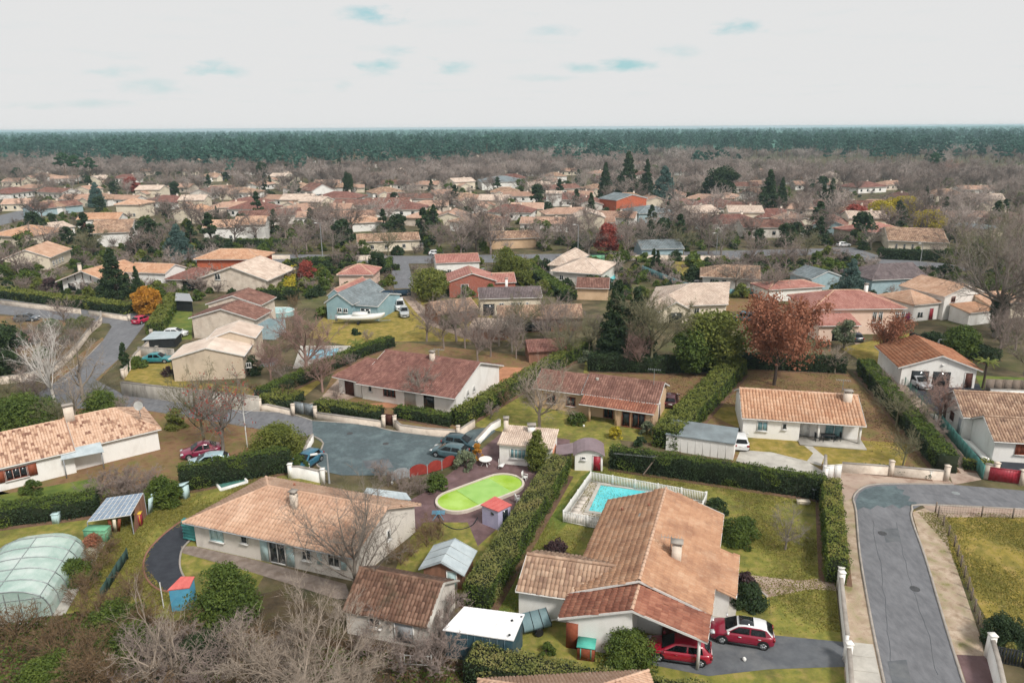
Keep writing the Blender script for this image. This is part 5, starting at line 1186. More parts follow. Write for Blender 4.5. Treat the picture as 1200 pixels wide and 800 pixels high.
# pale house on the corner (front wing, rear wing)
r, fr = house('pale stained house with cream roofs standing on the corner lawn behind the streaked wall', (205,447),(287,443), 6.5, 3.4, 1.3, 'perp', 'pale', 'sand', ov=.35, wins=[(10.2,.7,.7,1.6)], tiles=False)
g = sub(fr, fr.L*.38, fr.L+.6, 5.6, 11.5); volume(r, g, 4.4, 1.1, 'perp', ov=.3, tile='pale', wallm='sand', tiles=False)
r, fr = house('pinkish stepped house with two brown gable roofs behind the pale corner house', (228,396),(300,398), 6, 3.6, 1.6, 'perp', 'brown', 'render', ov=.5, vov=.3)
g = sub(fr, -.8, fr.L*.8, 7.0, 13); volume(r, g, 4.3, 1.5, 'perp', ov=.4, tile='brown', wallm='render')
opening(r, g, 'f', 6, 1.2, 1.2, 3.0, 'window')
q = sub(fr, fr.L+.1, fr.L+3.2, .3, 5); walls(r, q, 2.4, 'bluegrey')
r, fr = house('wide mauve-roofed house with a small gable window left of the turquoise pool cover', (237,341),(313,343), 13, 2.9, 2.6, 'perp', 'pale', 'render', ov=.7, wins=[(4.0,1.3,1.3,2.6)])
g = Fr(fr.p(-8,.5), fr.p(-.2,.5), 8); volume(r, g, 2.5, 1.6, 'hipa', ov=.5, tile='mauve', wallm='render'); opening(r, g, 'f', 4.8, 3, 1.9, .05, 'dark')
r, fr = house('salmon-roofed low house behind the wide mauve-roofed house', (232,316),(305,316), 9, 2.8, 1.6, 'hip', 'orange', 'orangew', ov=.6)
g = sub(fr, fr.L-2, fr.L+3, 3, 8)
house('small white-walled house with an orange roof beside the dark spruces', (150,337),(196,339), 7, 3.6, 1.3, 'par', 'orange', 'white', wins=dk(3.4,8.3), ov=.3)
r, fr = house('terracotta house with a half-timbered gable and arched opening behind the left hedge', (75,341),(132,343), 12, 2.5, 2.2, 'perp', 'orange', 'white', wins=[(2.2,1.8,1.7,.1,'dark'),(5.8,3.2,2.0,.05,'dark'),(9.5,1.6,2.0,.05,'dark')], ov=.9, vov=1.0)
chimney(r, fr.p(3.2,2), 5.6, .6, .6, 'render', 2.5)
for k in range(5): b = B(); q = fr.p(1.5+k*1.9,-.06); zt = 2.5+2.2*(1-abs((1.5+k*1.9)/fr.L*2-1)); b.box((q.x,q.y,(2.5+zt)/2),(.14,.08,max(.1,zt-2.5)),fr.ang); b.build('timber', m_dkwood, r)
r, fr = house('long house with split pink roofs and small dark windows left of the rounded grey shrub', (8,318),(60,316), 14, 3.2, 2.0, 'perp', 'salmon', 'cream', ov=.5, wins=None, w2=dk(2,4,6,8))
# blue-teal house with grey roof
r, fr = house('teal house with a grey gable roof, the white boat lying in front of it', (384,374),(413,376), 13, 3.3, 1.7, 'perp', 'grey', 'teal', wins=[(2.6,.9,.8,1.5),(3.8,.9,.8,1.5)], ov=.4)
g = Fr(fr.p(fr.L+.02,1.5), fr.p(fr.L+4.5,1.5), 10); volume(r, g, 2.7, 1.2, 'par', ov=.3, tile='grey', wallm='teal'); opening(r, g, 'f', 2.0, 2.0, 2.1, .05, 'slide')
g = Fr(fr.p(-3,6), fr.p(-.1,6), 12); volume(r, g, 3.1, 1.2, 'perp', ov=.2, tile='red', wallm='teal')
house('low pink-roofed annexe with solar panels behind the teal house', (398,337),(437,337), 8, 3, 1.5, 'hip', 'red', 'pink')
r, fr = house('white house with two windows under a red roof, behind the brick-red house', (512,326),(562,324), 7, 3.6, 1.3, 'par', 'red', 'white', wins=dk(3,7,11), ov=.3)
r, fr = house('brick-red house with small stepped roofs in front of the white red-roofed house', (527,349),(580,347), 8, 3.4, 1.6, 'perp', 'red', 'brick', wins=[(3.2,1.6,1.8,1.0,'window',dict(frame=m_white))])
g = Fr(fr.p(fr.L,1), fr.p(fr.L+4.5,1), 6); volume(r, g, 2.7, 1.3, 'par', ov=.3, tile='red', wallm='brick'); 
r, fr = house('brown low roof in shadow left of the dark-roofed cream house', (514,381),(560,375), 7, 2.2, 1.2, 'par', 'old', 'timber', gut=False)
r, fr = house('cream house with a dark flat-looking roof and a row of small windows', (563,370),(634,368), 6, 3.4, 1.2, 'par', 'dark', 'cream', wins=[(4,.9,1,1.4),(6.2,.9,1,1.4),(7.4,.9,1,1.4),(8.9,.5,1,1.4)], ov=.4)
chimney(r, fr.p(5.3,4), 6.0, .5, .5, 'white', 3.5); opening(r, fr, 'f', 1.6, 2.2, 2.2, .05, 'dark')
house('long open barn with an orange-brown roof in front of the dark-roofed cream house', (585,390),(682,388), 6.5, 2.6, 1.3, 'par', 'old', 'timber', name='barn', cat='barn', ov=.5, wins=[(5,8,1.8,.1,'dark')], gut=False)
r, fr = house('ruined brown roof with a pale collapsed canopy left of the long open barn', (552,396),(592,399), 5, 2.0, .8, 'par', 'pale', 'timber', tiles=True, gut=False)
house('narrow mauve tile roof sunk behind the diagonal hedge', (620,425),(662,423), 4, 2.0, .9, 'par', 'mauve', 'timber', name='shed', cat='shed', gut=False)
r, fr = house('large house with a pale cream hipped roof beside the small turquoise pool', (648,332),(702,336), 14, 2.9, 2.0, 'hip', 'pale', 'grimy', ov=.5, wins=dk(2,6), tiles=True)
g = Fr(fr.p(-3.5,8), fr.p(1,8), 16); volume(r, g, 2.8, 1.8, 'perphip', ov=.4, tile='pale', wallm='grimy')
house('brown-roofed block right of the pale cream hipped roof', (676,351),(712,352), 7, 2.6, 1.2, 'par', 'brown', 'beige')
r, fr = house('house with a faded cream-brown roof in front of the teal fence, behind the dark cedars', (760,375),(850,372), 9, 2.7, 2.2, 'hipa', 'pale', 'cream', ov=.6, C=(852,350), wins=dk(3,9))
g = Fr(fr.p(2.5,-3), fr.p(8,-3), 7); volume(r, g, 2.4, 1.5, 'perp', ov=.5, tile='pale', wallm='cream'); opening(r, g, 'f', 2.8, 2.4, 1.9, .05, 'dark')
r, fr = house('white bungalow with a brown hip roof and dark car before it, beyond the teal fence', (823,337),(888,340), 9, 2.7, 1.6, 'hipa', 'old', 'white', wins=dk(2,4.5,11), ov=.7)
r, fr = house('long white garage under a bright red hip roof behind the russet oak', (900,354),(962,350), 6, 2.6, .8, 'hip', 'red', 'white', name='garage', cat='garage', ov=.4)
r, fr = house('two-storey pink house with a broad red hip roof right of the russet oak', (950,392),(1054,391), 10, 4.6, 1.9, 'hip', 'red', 'pink', ov=.5, hipf=1.1, wins=[(4.2,1,1,2.9),(10.5,.7,1.9,2.0),(11.5,.7,1.9,2.0),(14.3,.7,1.9,2.0),(15.3,.7,1.9,2.0),(18.2,1,1.1,2.7)])
g = Fr(fr.p(-.5,-4), fr.p(6,-4), 3.9); volume(r, g, 2.7, .9, 'mono', ov=.4, tile='red', wallm='pink'); opening(r, g, 'f', 3.5, 2.4, 2.0, .05, 'dark'); chimney(r, fr.p(11,5), 7.4, .5, .5, 'white', 5.0)
r, fr = house('white house with a grey-mauve slate roof on the hillside road, behind the pink two-storey house', (1020,346),(1083,343), 10, 3.4, 2.0, 'hipa', 'dark', 'bluegrey', wins=[(7,.8,.8,1.8),(8.4,.8,.8,1.8)], ov=.5)
house('small grey-white hut-like house left of the round dark evergreen', (950,341),(985,338), 7, 2.6, 1.4, 'perp', 'grey', 'bluegrey', ov=.3)
r, fr = house('white modern house with several small pink roofs beside the huge bare tree', (1103,375),(1150,370), 10, 4.4, 1.6, 'perp', 'salmon', 'white', wins=[(2,.9,1,3.2,'window',dict(frame=m_wood)),(8,.9,1,3.0)], ov=.4)
g = Fr(fr.p(-6,.8), fr.p(-.1,.8), 8); volume(r, g, 3.2, 1.5, 'hip', ov=.4, tile='salmon', wallm='white'); opening(r, g, 'f', 4.2, .9, 2.1, .05, 'door', frame=m_red)
g = Fr(fr.p(7,-3), fr.p(17,-3), 7); volume(r, g, 3.0, 1.2, 'hipb', ov=.4, tile='salmon', wallm='cream'); opening(r, g, 'f', 3.5, 1.0, .9, 1.3, 'window')
g = Fr(fr.p(1,-4.5), fr.p(6.9,-4.5), 4); volume(r, g, 2.3, .6, 'mono', ov=.3, tile='orange', wallm='white')
house('cream house with a pale brown roof beyond the dark clipped hedge on the right road', (1040,296),(1108,299), 11, 3.4, 2.0, 'par', 'old', 'cream', C=(1092,284), ov=.6, wins=[(2,.6,1.4,1.2),(4,.6,1.4,1.2),(6,.6,1.4,1.2)])
house('house with a broad red-brown roof behind the yellow mimosa on the right', (1008,284),(1062,281), 12, 2.8, 2.0, 'hip', 'red', 'cream')
house('white-fronted house with a brown roof left of the broad red-brown roof', (952,274),(990,276), 14, 3.0, 1.9, 'perp', 'brown', 'bluegrey')
house('pale flat shed roofs at the far right behind the big bare trees', (1115,274),(1160,279), 8, 2.6, .6, 'par', 'grey', 'cream')
house('white single-slope outbuilding seen past the poplar-like hedge row', (752,303),(800,302), 9, 2.6, 1.5, 'par', 'grey', 'bluegrey')
house('brown long low roof behind the bare bushes at centre', (575,292),(632,290), 8, 3.0, 1.4, 'par', 'old', 'beige')
house('long low house with a mauve roof and dark porch above the middle street', (420,296),(492,293), 9, 3.0, 1.4, 'par', 'old', 'cream', wins=dk(4,8,13,18))
r, fr = house('left two-storey white house with a salmon roof behind the long clipped hedge', (240,284),(276,283), 8, 4.6, 1.6, 'par', 'salmon', 'white', wins=dk(3,8))
house('two-storey white gable house right of its twin behind the long clipped hedge', (276.5,283),(312,282), 10, 5.2, 1.8, 'par', 'salmon', 'white', wins=[(2,1,1,3.4),(6,1,1,3.4),(6,1,1,1)])
house('bright orange two-storey house among conifers', (722,250),(757,247), 11, 5.2, 1.8, 'perp', 'grey', 'orangew')
house('pale-blue gabled hall right of the bright orange house', (748,262),(792,260), 14, 3.6, 1.8, 'hip', 'grey', 'bluegrey')
house('large grey-blue hipped hall on the left of the conifers', (565,223),(618,222), 22, 4.5, 2.6, 'hip', 'grey', 'white', tiles=False)
house('white cubic house among bare trees left of the bright orange house', (640,242),(658,242), 8, 5.6, .6, 'par', 'pale', 'white')
house('orange-tiled house with a white chimney wall left of the small spruce', (205,262),(238,262), 12, 4.2, 1.7, 'perp', 'orange', 'cream', wins=dk(5))
house('long white-walled building with two red-brown doors at the left', (92,268),(140,267), 9, 3.2, 1.6, 'par', 'orange', 'white', wins=[(2.2,1.4,2,.05,'door',dict(frame=m_dkwood)),(6,1.4,2,.05,'door',dict(frame=m_dkwood))])
house('two-storey house with a salmon pyramid roof above the long white-walled building', (138,256),(165,256), 11, 5.4, 1.8, 'hip', 'salmon', 'cream', wins=dk(2,7))
house('large brown-roofed hall with a white gable end left of the blue cedar', (108,290),(155,288), 12, 4.2, 2.4, 'par', 'old', 'white', C=(165,276))
house('dark red roofed row at the left with a blue door', (42,254),(98,248), 8, 3.0, 1.6, 'par', 'brown', 'bluegrey')
house('peach-roofed house cut by the left edge of the photo', (-8,288),(32,290), 16, 3.2, 2.2, 'hip', 'orange', 'cream')
house('white-ended shed roof right of the peach-roofed house at the left edge', (36,275),(60,278), 8, 2.6, 1.2, 'perp', 'pale', 'white')
house('white chalet gable with brown trim under the tall dark cypress, centre left', (366,236),(392,234), 12, 4.8, 3.0, 'perp', 'brown', 'white', wins=[(4,3,1.6,1.6,'dark')])
house('low white villa with salmon roofs above the middle street', (412,272),(450,270), 9, 3.0, 1.6, 'hip', 'salmon', 'white')
# ---------------------------------------------------------------- far roofs, many alike, seen between the trees
FARG = 'far pitched-roof houses scattered among the bare trees'
far_list = [(20,218),(52,212),(78,214),(98,206),(15,232),(40,226),(70,232),(105,228),(60,202),(30,203),(118,218),(150,214),(170,205),(205,200),(225,205),(250,212),(262,205),(180,232),(200,243),(215,225),(245,232),(262,228),(285,232),(305,222),(330,215),(290,246),(270,250),(318,262),(345,255),(352,226),(385,220),(372,248),(400,238),(395,252),(425,248),(420,262),(452,232),(440,210),(468,208),(485,212),(500,222),(512,210),(520,234),(545,240),(560,250),(580,246),(600,256),(505,248),(482,240),(530,262),(560,268),(610,236),(630,228),(600,214),(660,258),(690,246),(680,236),(700,228),(640,270),(815,262),(835,248),(850,238),(860,252),(790,236),(775,225),(880,232),(870,262),(905,262),(925,252),(900,276),(930,268),(870,214),(905,205),(840,208),(930,204),(700,208),(720,216),(668,205),(650,212),(620,206),(585,202),(555,206),(530,200),(745,210),(465,198),(420,200),(380,204),(345,200),(300,204),(12,196),(140,196),(980,232),(1000,258),(1120,262),(1150,245),(1180,268),(1080,256),(1060,240),(95,240),(122,240),(330,240),(560,190),(590,192),(610,190),(640,195),(675,192),(700,194),(740,196),(760,200),(800,205),(820,215),(865,225),(890,222),(925,215),(950,222),(975,215),(1010,225),(1040,222),(985,250),(1030,248),(1105,235),(1140,228),(1010,270),(855,270),(825,240),(795,248),(765,242),(735,240),(715,262),(690,268),(665,240),(640,218),(655,228),(618,252),(592,232),(575,240),(540,222),(505,200),(478,196),(450,196),(430,196),(402,196),(360,192),(340,212),(318,205),(280,198),(255,196),(230,192),(190,194),(165,192),(110,192),(85,195),(50,192),(460,222),(430,222),(405,225),(375,262),(352,245),(470,252),(498,262),(455,246),(25,246),(60,250),(150,240),(230,246),(300,252)]
protos = []
for k in range(7):
    r = thing('house', None, None, (0,0,0)); D_ = [9,11,8,10,12,9,10][k]; Ln = [13,15,17,12,18,14,20][k]
    fr = Fr.__new__(Fr); fr.o = Vector((-Ln/2,-D_/2,0)); fr.u = Vector((1,0,0)); fr.n = Vector((0,1,0)); fr.L = Ln; fr.D = D_; fr.ang = 0
    volume(r, fr, [3,3.2,2.8,4.6,3,2.9,3.3][k], [1.7,2,1.5,1.7,2.2,1.6,1.7][k], ['par','hip','par','par','hip','hipa','par'][k], tile=['far','old','far','pale','mauve','far','brown'][k], wallm=['cream','white','white','cream','white','render','grimy'][k], tsize=.55)
    for s_ in range(2, Ln-1, 4): opening(r, fr, 'f', s_, 1.1, 1.2, .9, 'dark'); 
    if k in (1,3): g = Fr.__new__(Fr); g.__dict__.update(fr.__dict__); g = sub(fr, 2, 7, -4, -.02); volume(r, g, 2.7, 1.2, 'perp', tile='far', wallm='cream', tsize=.55)
    chimney(r, Vector((Ln*.2,1,0)), [5.6,6,5,7,6,5.4,5.6][k], .7, .6, 'render', 3)
    protos.append(r)
for i, (x, y) in enumerate(far_list):
    p = at(x, y); pr = protos[i % 7]; rz = RS.choice([0,.1,-.3,.45,1.57,1.3,-.15])+RS.normal()*.08; s_ = .9+.25*RS.rand()
    if i < 7:
        pr.location = p; pr.rotation_euler = (0,0,rz); o = pr; tag(o, 'far tile-roofed house half hidden among bare trees', 'house', FARG)
    else: o = copy_tree(pr, p, rz, (s_,s_,1.0), 'far tile-roofed house half hidden among bare trees', 'house', FARG)
    HOUSES.append((p.x,p.y,8.5))
# ---------------------------------------------------------------- hedges
hedge('hedge', [(559,716),(656,556)], 2.0, 2.2, 'long thick hedge running away between the green pool garden and the turquoise pool lawn', 'hedgeb', 'hedge')
hedge('hedge', [(715,546),(965,583)], 1.4, 2.2, 'dark straight hedge behind the turquoise pool lawn', 'hedge', 'dark')
hedge('hedge', [(971,584),(979,684)], 1.5, 2.2, 'clipped hedge along the sandy verge left of the right-hand street', 'hedgey', 'hedge')
hedge('hedge', [(552,790),(700,824),(900,852)], 2.0, 1.8, 'lowest hedge in front of the garage, above the roof at the bottom edge', 'hedgeb', 'dark')
hedge('hedge', [(213,574),(340,550)], 1.3, 2.5, 'tall dark hedge behind the salmon-roofed house, left of the blue car', 'hedge', 'dark')
hedge('hedge', [(-20,615),(115,598)], 2.2, 1.7, 'dark clipped hedge between the speckled-roof house and the pool dome', 'hedge', 'dark')
hedge('hedge', [(372,480),(446,491)], 2.2, 1.3, 'clipped hedge right of the metal gates on the plaza', 'bright', 'dark')
hedge('hedge', [(310,471),(350,474)], 3.6, 1.3, 'short clipped hedge left of the metal gates on the plaza', 'bright', 'dark')
hedge('hedge', [(466,487),(530,498)], 1.6, 1.3, 'dark low hedge behind the curved plaza wall', 'hedge', 'dark')
hedge('hedge', [(536,499),(688,410)], 1.9, 2.0, 'diagonal hedge right of the purple-brown roofed house', 'bright', 'hedge')
hedge('hedge', [(305,470),(420,418),(458,405)], 1.8, 1.6, 'hedge behind the metal gates, left of the purple-brown roof', 'hedge', 'dark')
hedge('hedge', [(778,526),(862,437)], 2.9, 2.3, 'thick green hedge running away right of the beige house', 'bright', 'hedge')
hedge('hedge', [(860,430),(990,436)], 1.6, 2.2, 'dark hedge behind the russet oak', 'dark', 'dark')
hedge('hedge', [(1012,436),(1052,485),(1108,553)], 2.0, 2.0, 'long dark hedge between the white single-storey house and the lane', 'hedge', 'dark')
hedge('hedge', [(690,433),(780,436),(850,432)], 1.8, 2.3, 'dark hedge behind the orange-brown lawn of the beige house', 'dark', 'dark')
hedge('hedge', [(-15,345),(95,360)], 3.0, 1.8, 'long clipped hedge above the white wall at the left road', 'bright', 'dark')
hedge('hedge', [(103,360),(154,367)], 3.0, 1.8, 'clipped hedge between the drive and the ochre round shrub', 'bright', 'dark')
hedge('hedge', [(182,392),(205,354)], 2.6, 2.0, 'bright hedge above the magenta parked car', 'bright', 'hedge')
hedge('hedge', [(300,351),(350,351)], 1.2, 2.2, 'dark green hedge screen behind the turquoise pool cover', 'hedge', 'dark')
hedge('hedge', [(340,345),(342,318)], 2.4, 1.8, 'yellow-green hedge strip right of the wide mauve-roofed house', 'mimosa', 'hedge')
hedge('hedge', [(240,289),(272,289)], 2.0, 2.2, 'left long clipped hedge before the white two-storey houses', 'hedge', 'dark')
hedge('hedge', [(276,289),(338,289)], 2.0, 2.2, 'right long clipped hedge before the white two-storey houses', 'hedge', 'dark')
hedge('hedge', [(1030,303),(1105,306)], 2.2, 2.6, 'dark clipped hedge before the pale brown pyramid roof', 'dark', 'dark')
hedge('hedge', [(1020,318),(1090,322)], 2.2, 1.6, 'low dark hedge below the right hillside road', 'dark', 'dark')
hedge('hedge', [(610,312),(668,352)], 3.0, 1.8, 'hedge of rounded evergreens beside the middle lane', 'hedge', 'dark')
hedge('hedge', [(700,304),(735,304)], 2.5, 2.0, 'clipped hedge at the street lamp by the middle street', 'hedge', 'dark')
hedge('hedge', [(510,365),(530,385)], 2.6, 1.8, 'bright hedge edge right of the parked white van', 'bright', 'hedge')
hedge('hedge', [(700,432),(720,428)], 2.0, 1.6, 'short hedge stub beneath the bare mossy tree', 'hedge', 'dark')
hedge('hedge', [(1085,402),(1165,425)], 3.0, 1.8, 'dark hedge below the white modern house', 'dark', 'dark')
hedge('hedge', [(1128,547),(1168,553)], 1.2, .9, 'low yellowish hedge at the front of the right-edge house', 'hedgey', 'hedge')
hedge('hedge', [(1010,551),(1090,559)], .9, .6, 'low rough hedge inside the pale front wall', 'hedge', 'dark')
# ---------------------------------------------------------------- tree kinds (built once, then copied)
K = {}
def kind(key, fn, *a, **k): K[key] = fn(*a, **k); K[key]['_used'] = 0
kind('bareA', bare, 'bare_tree', 9, 4.2, 1.6, BARK['grey'], 11, (8,7,6), 8)
kind('bareB', bare, 'bare_tree', 10, 4.0, 2.0, BARK['mauve'], 12, (8,7,6), 8, tw=.025)
kind('bareC', bare, 'bare_tree', 8, 4.5, 1.2, BARK['moss'], 13, (9,7,6), 8, tw=.022)
kind('bareP', bare, 'bare_tree', 8.5, 3.5, 1.5, BARK['pale'], 14, (7,6,5), 6, tw=.018)
kind('bareR', bare, 'bare_tree', 8, 3.6, 1.5, BARK['red'], 15, (8,7,7), 9, tw=.022)
kind('bush', bare, 'bare_shrub', 2.2, 1.6, .1, BARK['rust'], 16, (12,5,5), 6, tr=.05, tw=.012, fan=.8)
kind('bushg', bare, 'bare_shrub', 2.4, 1.8, .1, BARK['mauve'], 17, (12,5,5), 6, tr=.05, tw=.014, fan=.8)
kind('oak', bare, 'russet_oak', 10.5, 6.4, 2.2, BARK['dark'], 18, (10,7,6), 3, leafm=L['russet'], nleaf=17000, lsize=.24)
kind('oaks', bare, 'russet_oak', 8, 4.4, 2.2, BARK['dark'], 19, (8,6,6), 3, leafm=L['russet'], nleaf=4200, lsize=.2)
kind('round', leafy, 'evergreen_tree', 'round', 6.5, 3.3, .8, L['broad'], BARK['dark'], 9000, .26, 70, 21)
kind('dark', leafy, 'dark_evergreen', 'round', 8, 3.4, .8, L['dark'], BARK['dark'], 9000, .26, 70, 22)
kind('fir', leafy, 'fir_tree', 'cone', 12, 3.6, .6, L['dark'], BARK['dark'], 10000, .3, 130, 23)
kind('cedar', leafy, 'blue_cedar', 'cone', 10, 4.6, .8, L['cedar'], BARK['grey'], 10000, .3, 90, 24)
kind('cypress', leafy, 'cypress', 'column', 6.5, 1.0, .2, L['dark'], BARK['dark'], 3000, .22, 40, 25)
kind('pine', leafy, 'pine_tree', 'umbrella', 17, 4.5, 10, L['pine'], BARK['rust'], 6000, .42, 50, 26, trunk_r=.28)
kind('mimosa', leafy, 'mimosa_tree', 'round', 7, 4, 1, L['mimosa'], BARK['dark'], 7000, .3, 60, 27)
kind('ochre', leafy, 'ochre_shrub', 'round', 5.2, 2.9, .4, L['ochre'], BARK['dark'], 8000, .22, 60, 28)
kind('redt', leafy, 'red_leaved_tree', 'round', 6.5, 3.2, 1.2, L['redleaf'], BARK['dark'], 5000, .28, 50, 29)
kind('olive', leafy, 'olive_tree', 'round', 4.5, 2.2, 1.3, L['olive'], BARK['grey'], 3500, .2, 30, 30)
kind('bright', leafy, 'leafy_tree', 'round', 7, 3.6, .8, L['bright'], BARK['dark'], 9000, .24, 80, 31)
CATN = dict(bareA='tree',bush='shrub',bushg='shrub',ochre='shrub')
def tree(key, px, h, label, wide=1.0, group=None, cat=None, rz=None):
    """copy of a tree kind at a ground point; h is the wanted height in metres"""
    p = at(*px); o = K[key]; base = {'bareA':9,'bareB':10,'bareC':8,'bareP':8.5,'bareR':8,'bush':2.2,'bushg':2.4,'oak':10.5,'oaks':8,'round':6.5,'dark':8,'fir':12,'cedar':10,'cypress':6.5,'pine':17,'mimosa':7,'ochre':5.2,'redt':6.5,'olive':4.5,'bright':7}[key]
    s_ = h/base; sc = (s_*wide, s_*wide, s_); rz = RS.uniform(0,6.28) if rz is None else rz; cat = cat or CATN.get(key,'tree')
    if not o['_used']:
        o['_used'] = 1; o.location = p; o.rotation_euler = (0,0,rz); o.scale = sc; tag(o, label, cat, group); return o
    return copy_tree(o, p, rz, sc, label, cat, group)
# ---------------------------------------------------------------- trees near the camera, each its own
tb = bare('bare_tree', 6.9, 5.6, .5, BARK['pale'], 101, (17,9,8), 7, tr=.17, tw=.018, fan=1.8); tb.location = at(362,835); tag(tb, 'big spreading leafless shrub-tree with pale grey branches at the bottom edge', 'tree')
tb = bare('bare_tree', 8.8, 3.6, 1.2, BARK['grey'], 102, (12,8,7), 7, tr=.17, tw=.013, fan=.75); tb.location = at(416,705); tag(tb, 'upright leafless tree standing before the right end of the salmon-roofed house', 'tree')
tb = bare('bare_tree', 7.5, 2.2, 1.0, BARK['pale'], 103, (6,5,4), 3, tr=.12, tw=.012, fan=.7); tb.location = at(208,818); tag(tb, 'thin pale leafless tree with lichen at the bottom left', 'tree')
tree('bareP', (186,824), 5.6, 'short forked pale leafless tree left of the thin lichen tree')
tb = bare('bare_tree', 9, 3.6, 1.8, BARK['grey'], 104, (9,6,6), 9, tr=.2, tw=.02, leafm=L['redleaf'], nleaf=900, lsize=.14, fan=.8); tb.location = at(262,534); tag(tb, 'knobbly pollarded tree with reddish twigs over the magenta car', 'tree')
tree('bareC', (240,522), 9.0, 'dark knotted tree beside the pollarded reddish tree', .7)
tb = bare('white_birch', 11.5, 4.0, 2.6, BARK['white'], 105, (10,6,5), 5, tr=.2, tw=.014, fan=.6); tb.location = at(66,480); tag(tb, 'tall white birch behind the speckled-roof house at the left', 'tree')
tree('bareP', (98,470), 9, 'smaller whitish leafless tree right of the tall birch', 1.0)
tree('bareP', (90,492), 6, 'pale forked leafless tree directly behind the speckled roof ridge', .9)
tb = bare('bare_tree', 7.5, 4.6, 1.5, BARK['pale'], 106, (10,7,6), 8, tr=.2, tw=.018, fan=1.3); tb.location = at(632,502); tag(tb, 'wide pale leafless tree in front of the beige house', 'tree')
tb = bare('bare_tree', 5.2, 3.0, 1.0, BARK['grey'], 107, (9,7,5), 8, tr=.14, tw=.016, fan=1.2); tb.location = at(494,477); tag(tb, 'leafless fruit tree in front of the purple-brown roofed house', 'tree')
tb = bare('bare_tree', 11.5, 4.4, 2.5, BARK['moss'], 108, (11,7,7), 9, tr=.24, tw=.028, fan=.9); tb.location = at(762,436); tag(tb, 'large greyish-green lichen-covered leafless tree behind the beige house', 'tree')
tree('bareR', (748,436), 6.5, 'smaller reddish leafless tree under the lichen-covered tree')
tree('bareR', (360,440), 9.5, 'broad reddish-brown leafless tree over the covered pool by the teal house', 1.1)
tree('bareR', (318,447), 6, 'small brown-twigged tree on the corner lawn of the pale house', .9)
tree('bareR', (378,459), 6, 'reddish leafless tree behind the metal gates')
tree('bareA', (920,644), 3.6, 'small leafless fruit tree on the lawn of the large clay-tiled house', 1.0)
tree('oak', (907,451), 10.8, 'large russet oak still holding its brown leaves, right of the thick hedge', .86)
tree('oaks', (1035,424), 7.0, 'smaller russet-leaved tree on the yellow lawn of the pink house', .9)
tree('olive', (989,408), 4.2, 'small grey-green olive beside the small red-roofed porch', 1.0)
tree('bareP', (978,437), 4.5, 'small whitish leafless tree behind the white single-storey house', 1.2)
tree('bareC', (1050,500), 4.6, 'straggly mossy leafless tree over the lane hedge', 1.2)
tree('bareR', (1100,497), 5.6, 'thin purple-twigged tree hanging over the lane by the teal fence', 1.2)
tree('bareC', (1058,545), 4.0, 'ivy-trunked leafless small tree inside the dark lane hedge', .8)
tb = bare('bare_tree', 17, 8.5, 3.5, BARK['grey'], 109, (12,7,6), 7, tr=.42, tw=.03); tb.location = at(1166,395); tag(tb, 'huge leafless tree with an ivy-green trunk at the right edge', 'tree')
tree('dark', (1166,394), 7, 'column of ivy climbing the trunk of the huge right-edge tree', .45, cat='ivy')
tb = bare('bare_tree', 16, 7, 2.5, BARK['mauve'], 110, (10,7,6), 7, tr=.35, tw=.03); tb.location = at(1210,400); tag(tb, 'leafless purple-grey tree cut by the right edge of the photo', 'tree')
tree('fir', (722,418), 11.8, 'left of the two tall dark firs behind the beige house', .85)
tree('fir', (744,421), 11.0, 'right of the two tall dark firs, behind the lichen-covered tree', .9)
tree('bright', (836,433), 8.2, 'bushy yellow-green laurel tree left of the russet oak', 1.15)
tree('round', (812,437), 6.0, 'lower dark part of the laurel grove left of the yellow-green laurel', 1.1)
tree('round', (1124,420), 4.6, 'round glossy green shrub-tree behind the garage with orange-brown roof', 1.1)
tree('fir', (137,350), 10.5, 'tall dark spruce at the left before the terracotta house', 1.1)
tree('fir', (163,350), 6.8, 'smaller dark spruce right of the tall spruce', .7)
tree('ochre', (172,368), 5.0, 'round ochre-yellow shrub by the left road', 1.0)
tree('cypress', (148,437), 4.6, 'dark slender cypress at the end of the streaked wall', 1.0)
tree('bareA', (55,452), 5, 'leafless shrub tree inside the curved white wall', 1.2)
tree('dark', (0,445), 8, 'dark evergreen mass at the left edge below the left road', 1.1)
tree('bareR', (18,425), 6, 'rusty leafless shrub beside the dark evergreen at the left edge', 1.2)
bush('conifer', (629,551), 4.3, 1.25, 'bright', 'golden-green upright conifer in front of the low pool house', shape='column', seed=90, clumps=110)
tree('bright', (503,352), 6.2, 'round yellowish evergreen before the brick-red house', 1.15)
tree('dark', (443,322), 5.5, 'dark round evergreen at the foot of the spur street', .9)
tree('bright', (592,331), 7.5, 'tall bright-dark evergreen left of the middle lane', .75)
tree('bright', (607,333), 6.0, 'rounded evergreen right of its taller neighbour at the middle lane', 1.0)
tree('cypress', (765,318), 5.6, 'pair of dark columnar cypresses on the green strip, left one', 1.0)
tree('cypress', (770,318), 5.2, 'pair of dark columnar cypresses on the green strip, right one', 1.0)
tree('cedar', (995,350), 8, 'grey-green round cedar beside the grey-mauve slate roof', .8)
tree('cedar', (210,299), 8.5, 'blue-grey spreading cedar behind the small orange-roofed house', 1.0)
tree('bareC', (455,300), 8, 'pale leafless tree beside the tall street lamp at the centre', .9)
tree('bareB', (350,310), 8, 'purple-brown leafless tree above the rust shrub', 1.2)
tree('redt', (360,330), 4.5, 'rust-red leafy shrub left of the teal house')
tree('bareA', (250,298), 6, 'small leafless tree above the orange-walled house')
tree('redt', (712,299), 8.0, 'deep red tree beside the street lamp pole', 1.0)
tree('redt', (1002,268), 7.5, 'wide bright-red leafed tree in the far right', 1.5)
tree('mimosa', (1086,279), 8, 'bright yellow mimosa behind the pale brown pyramid roof', 1.0)
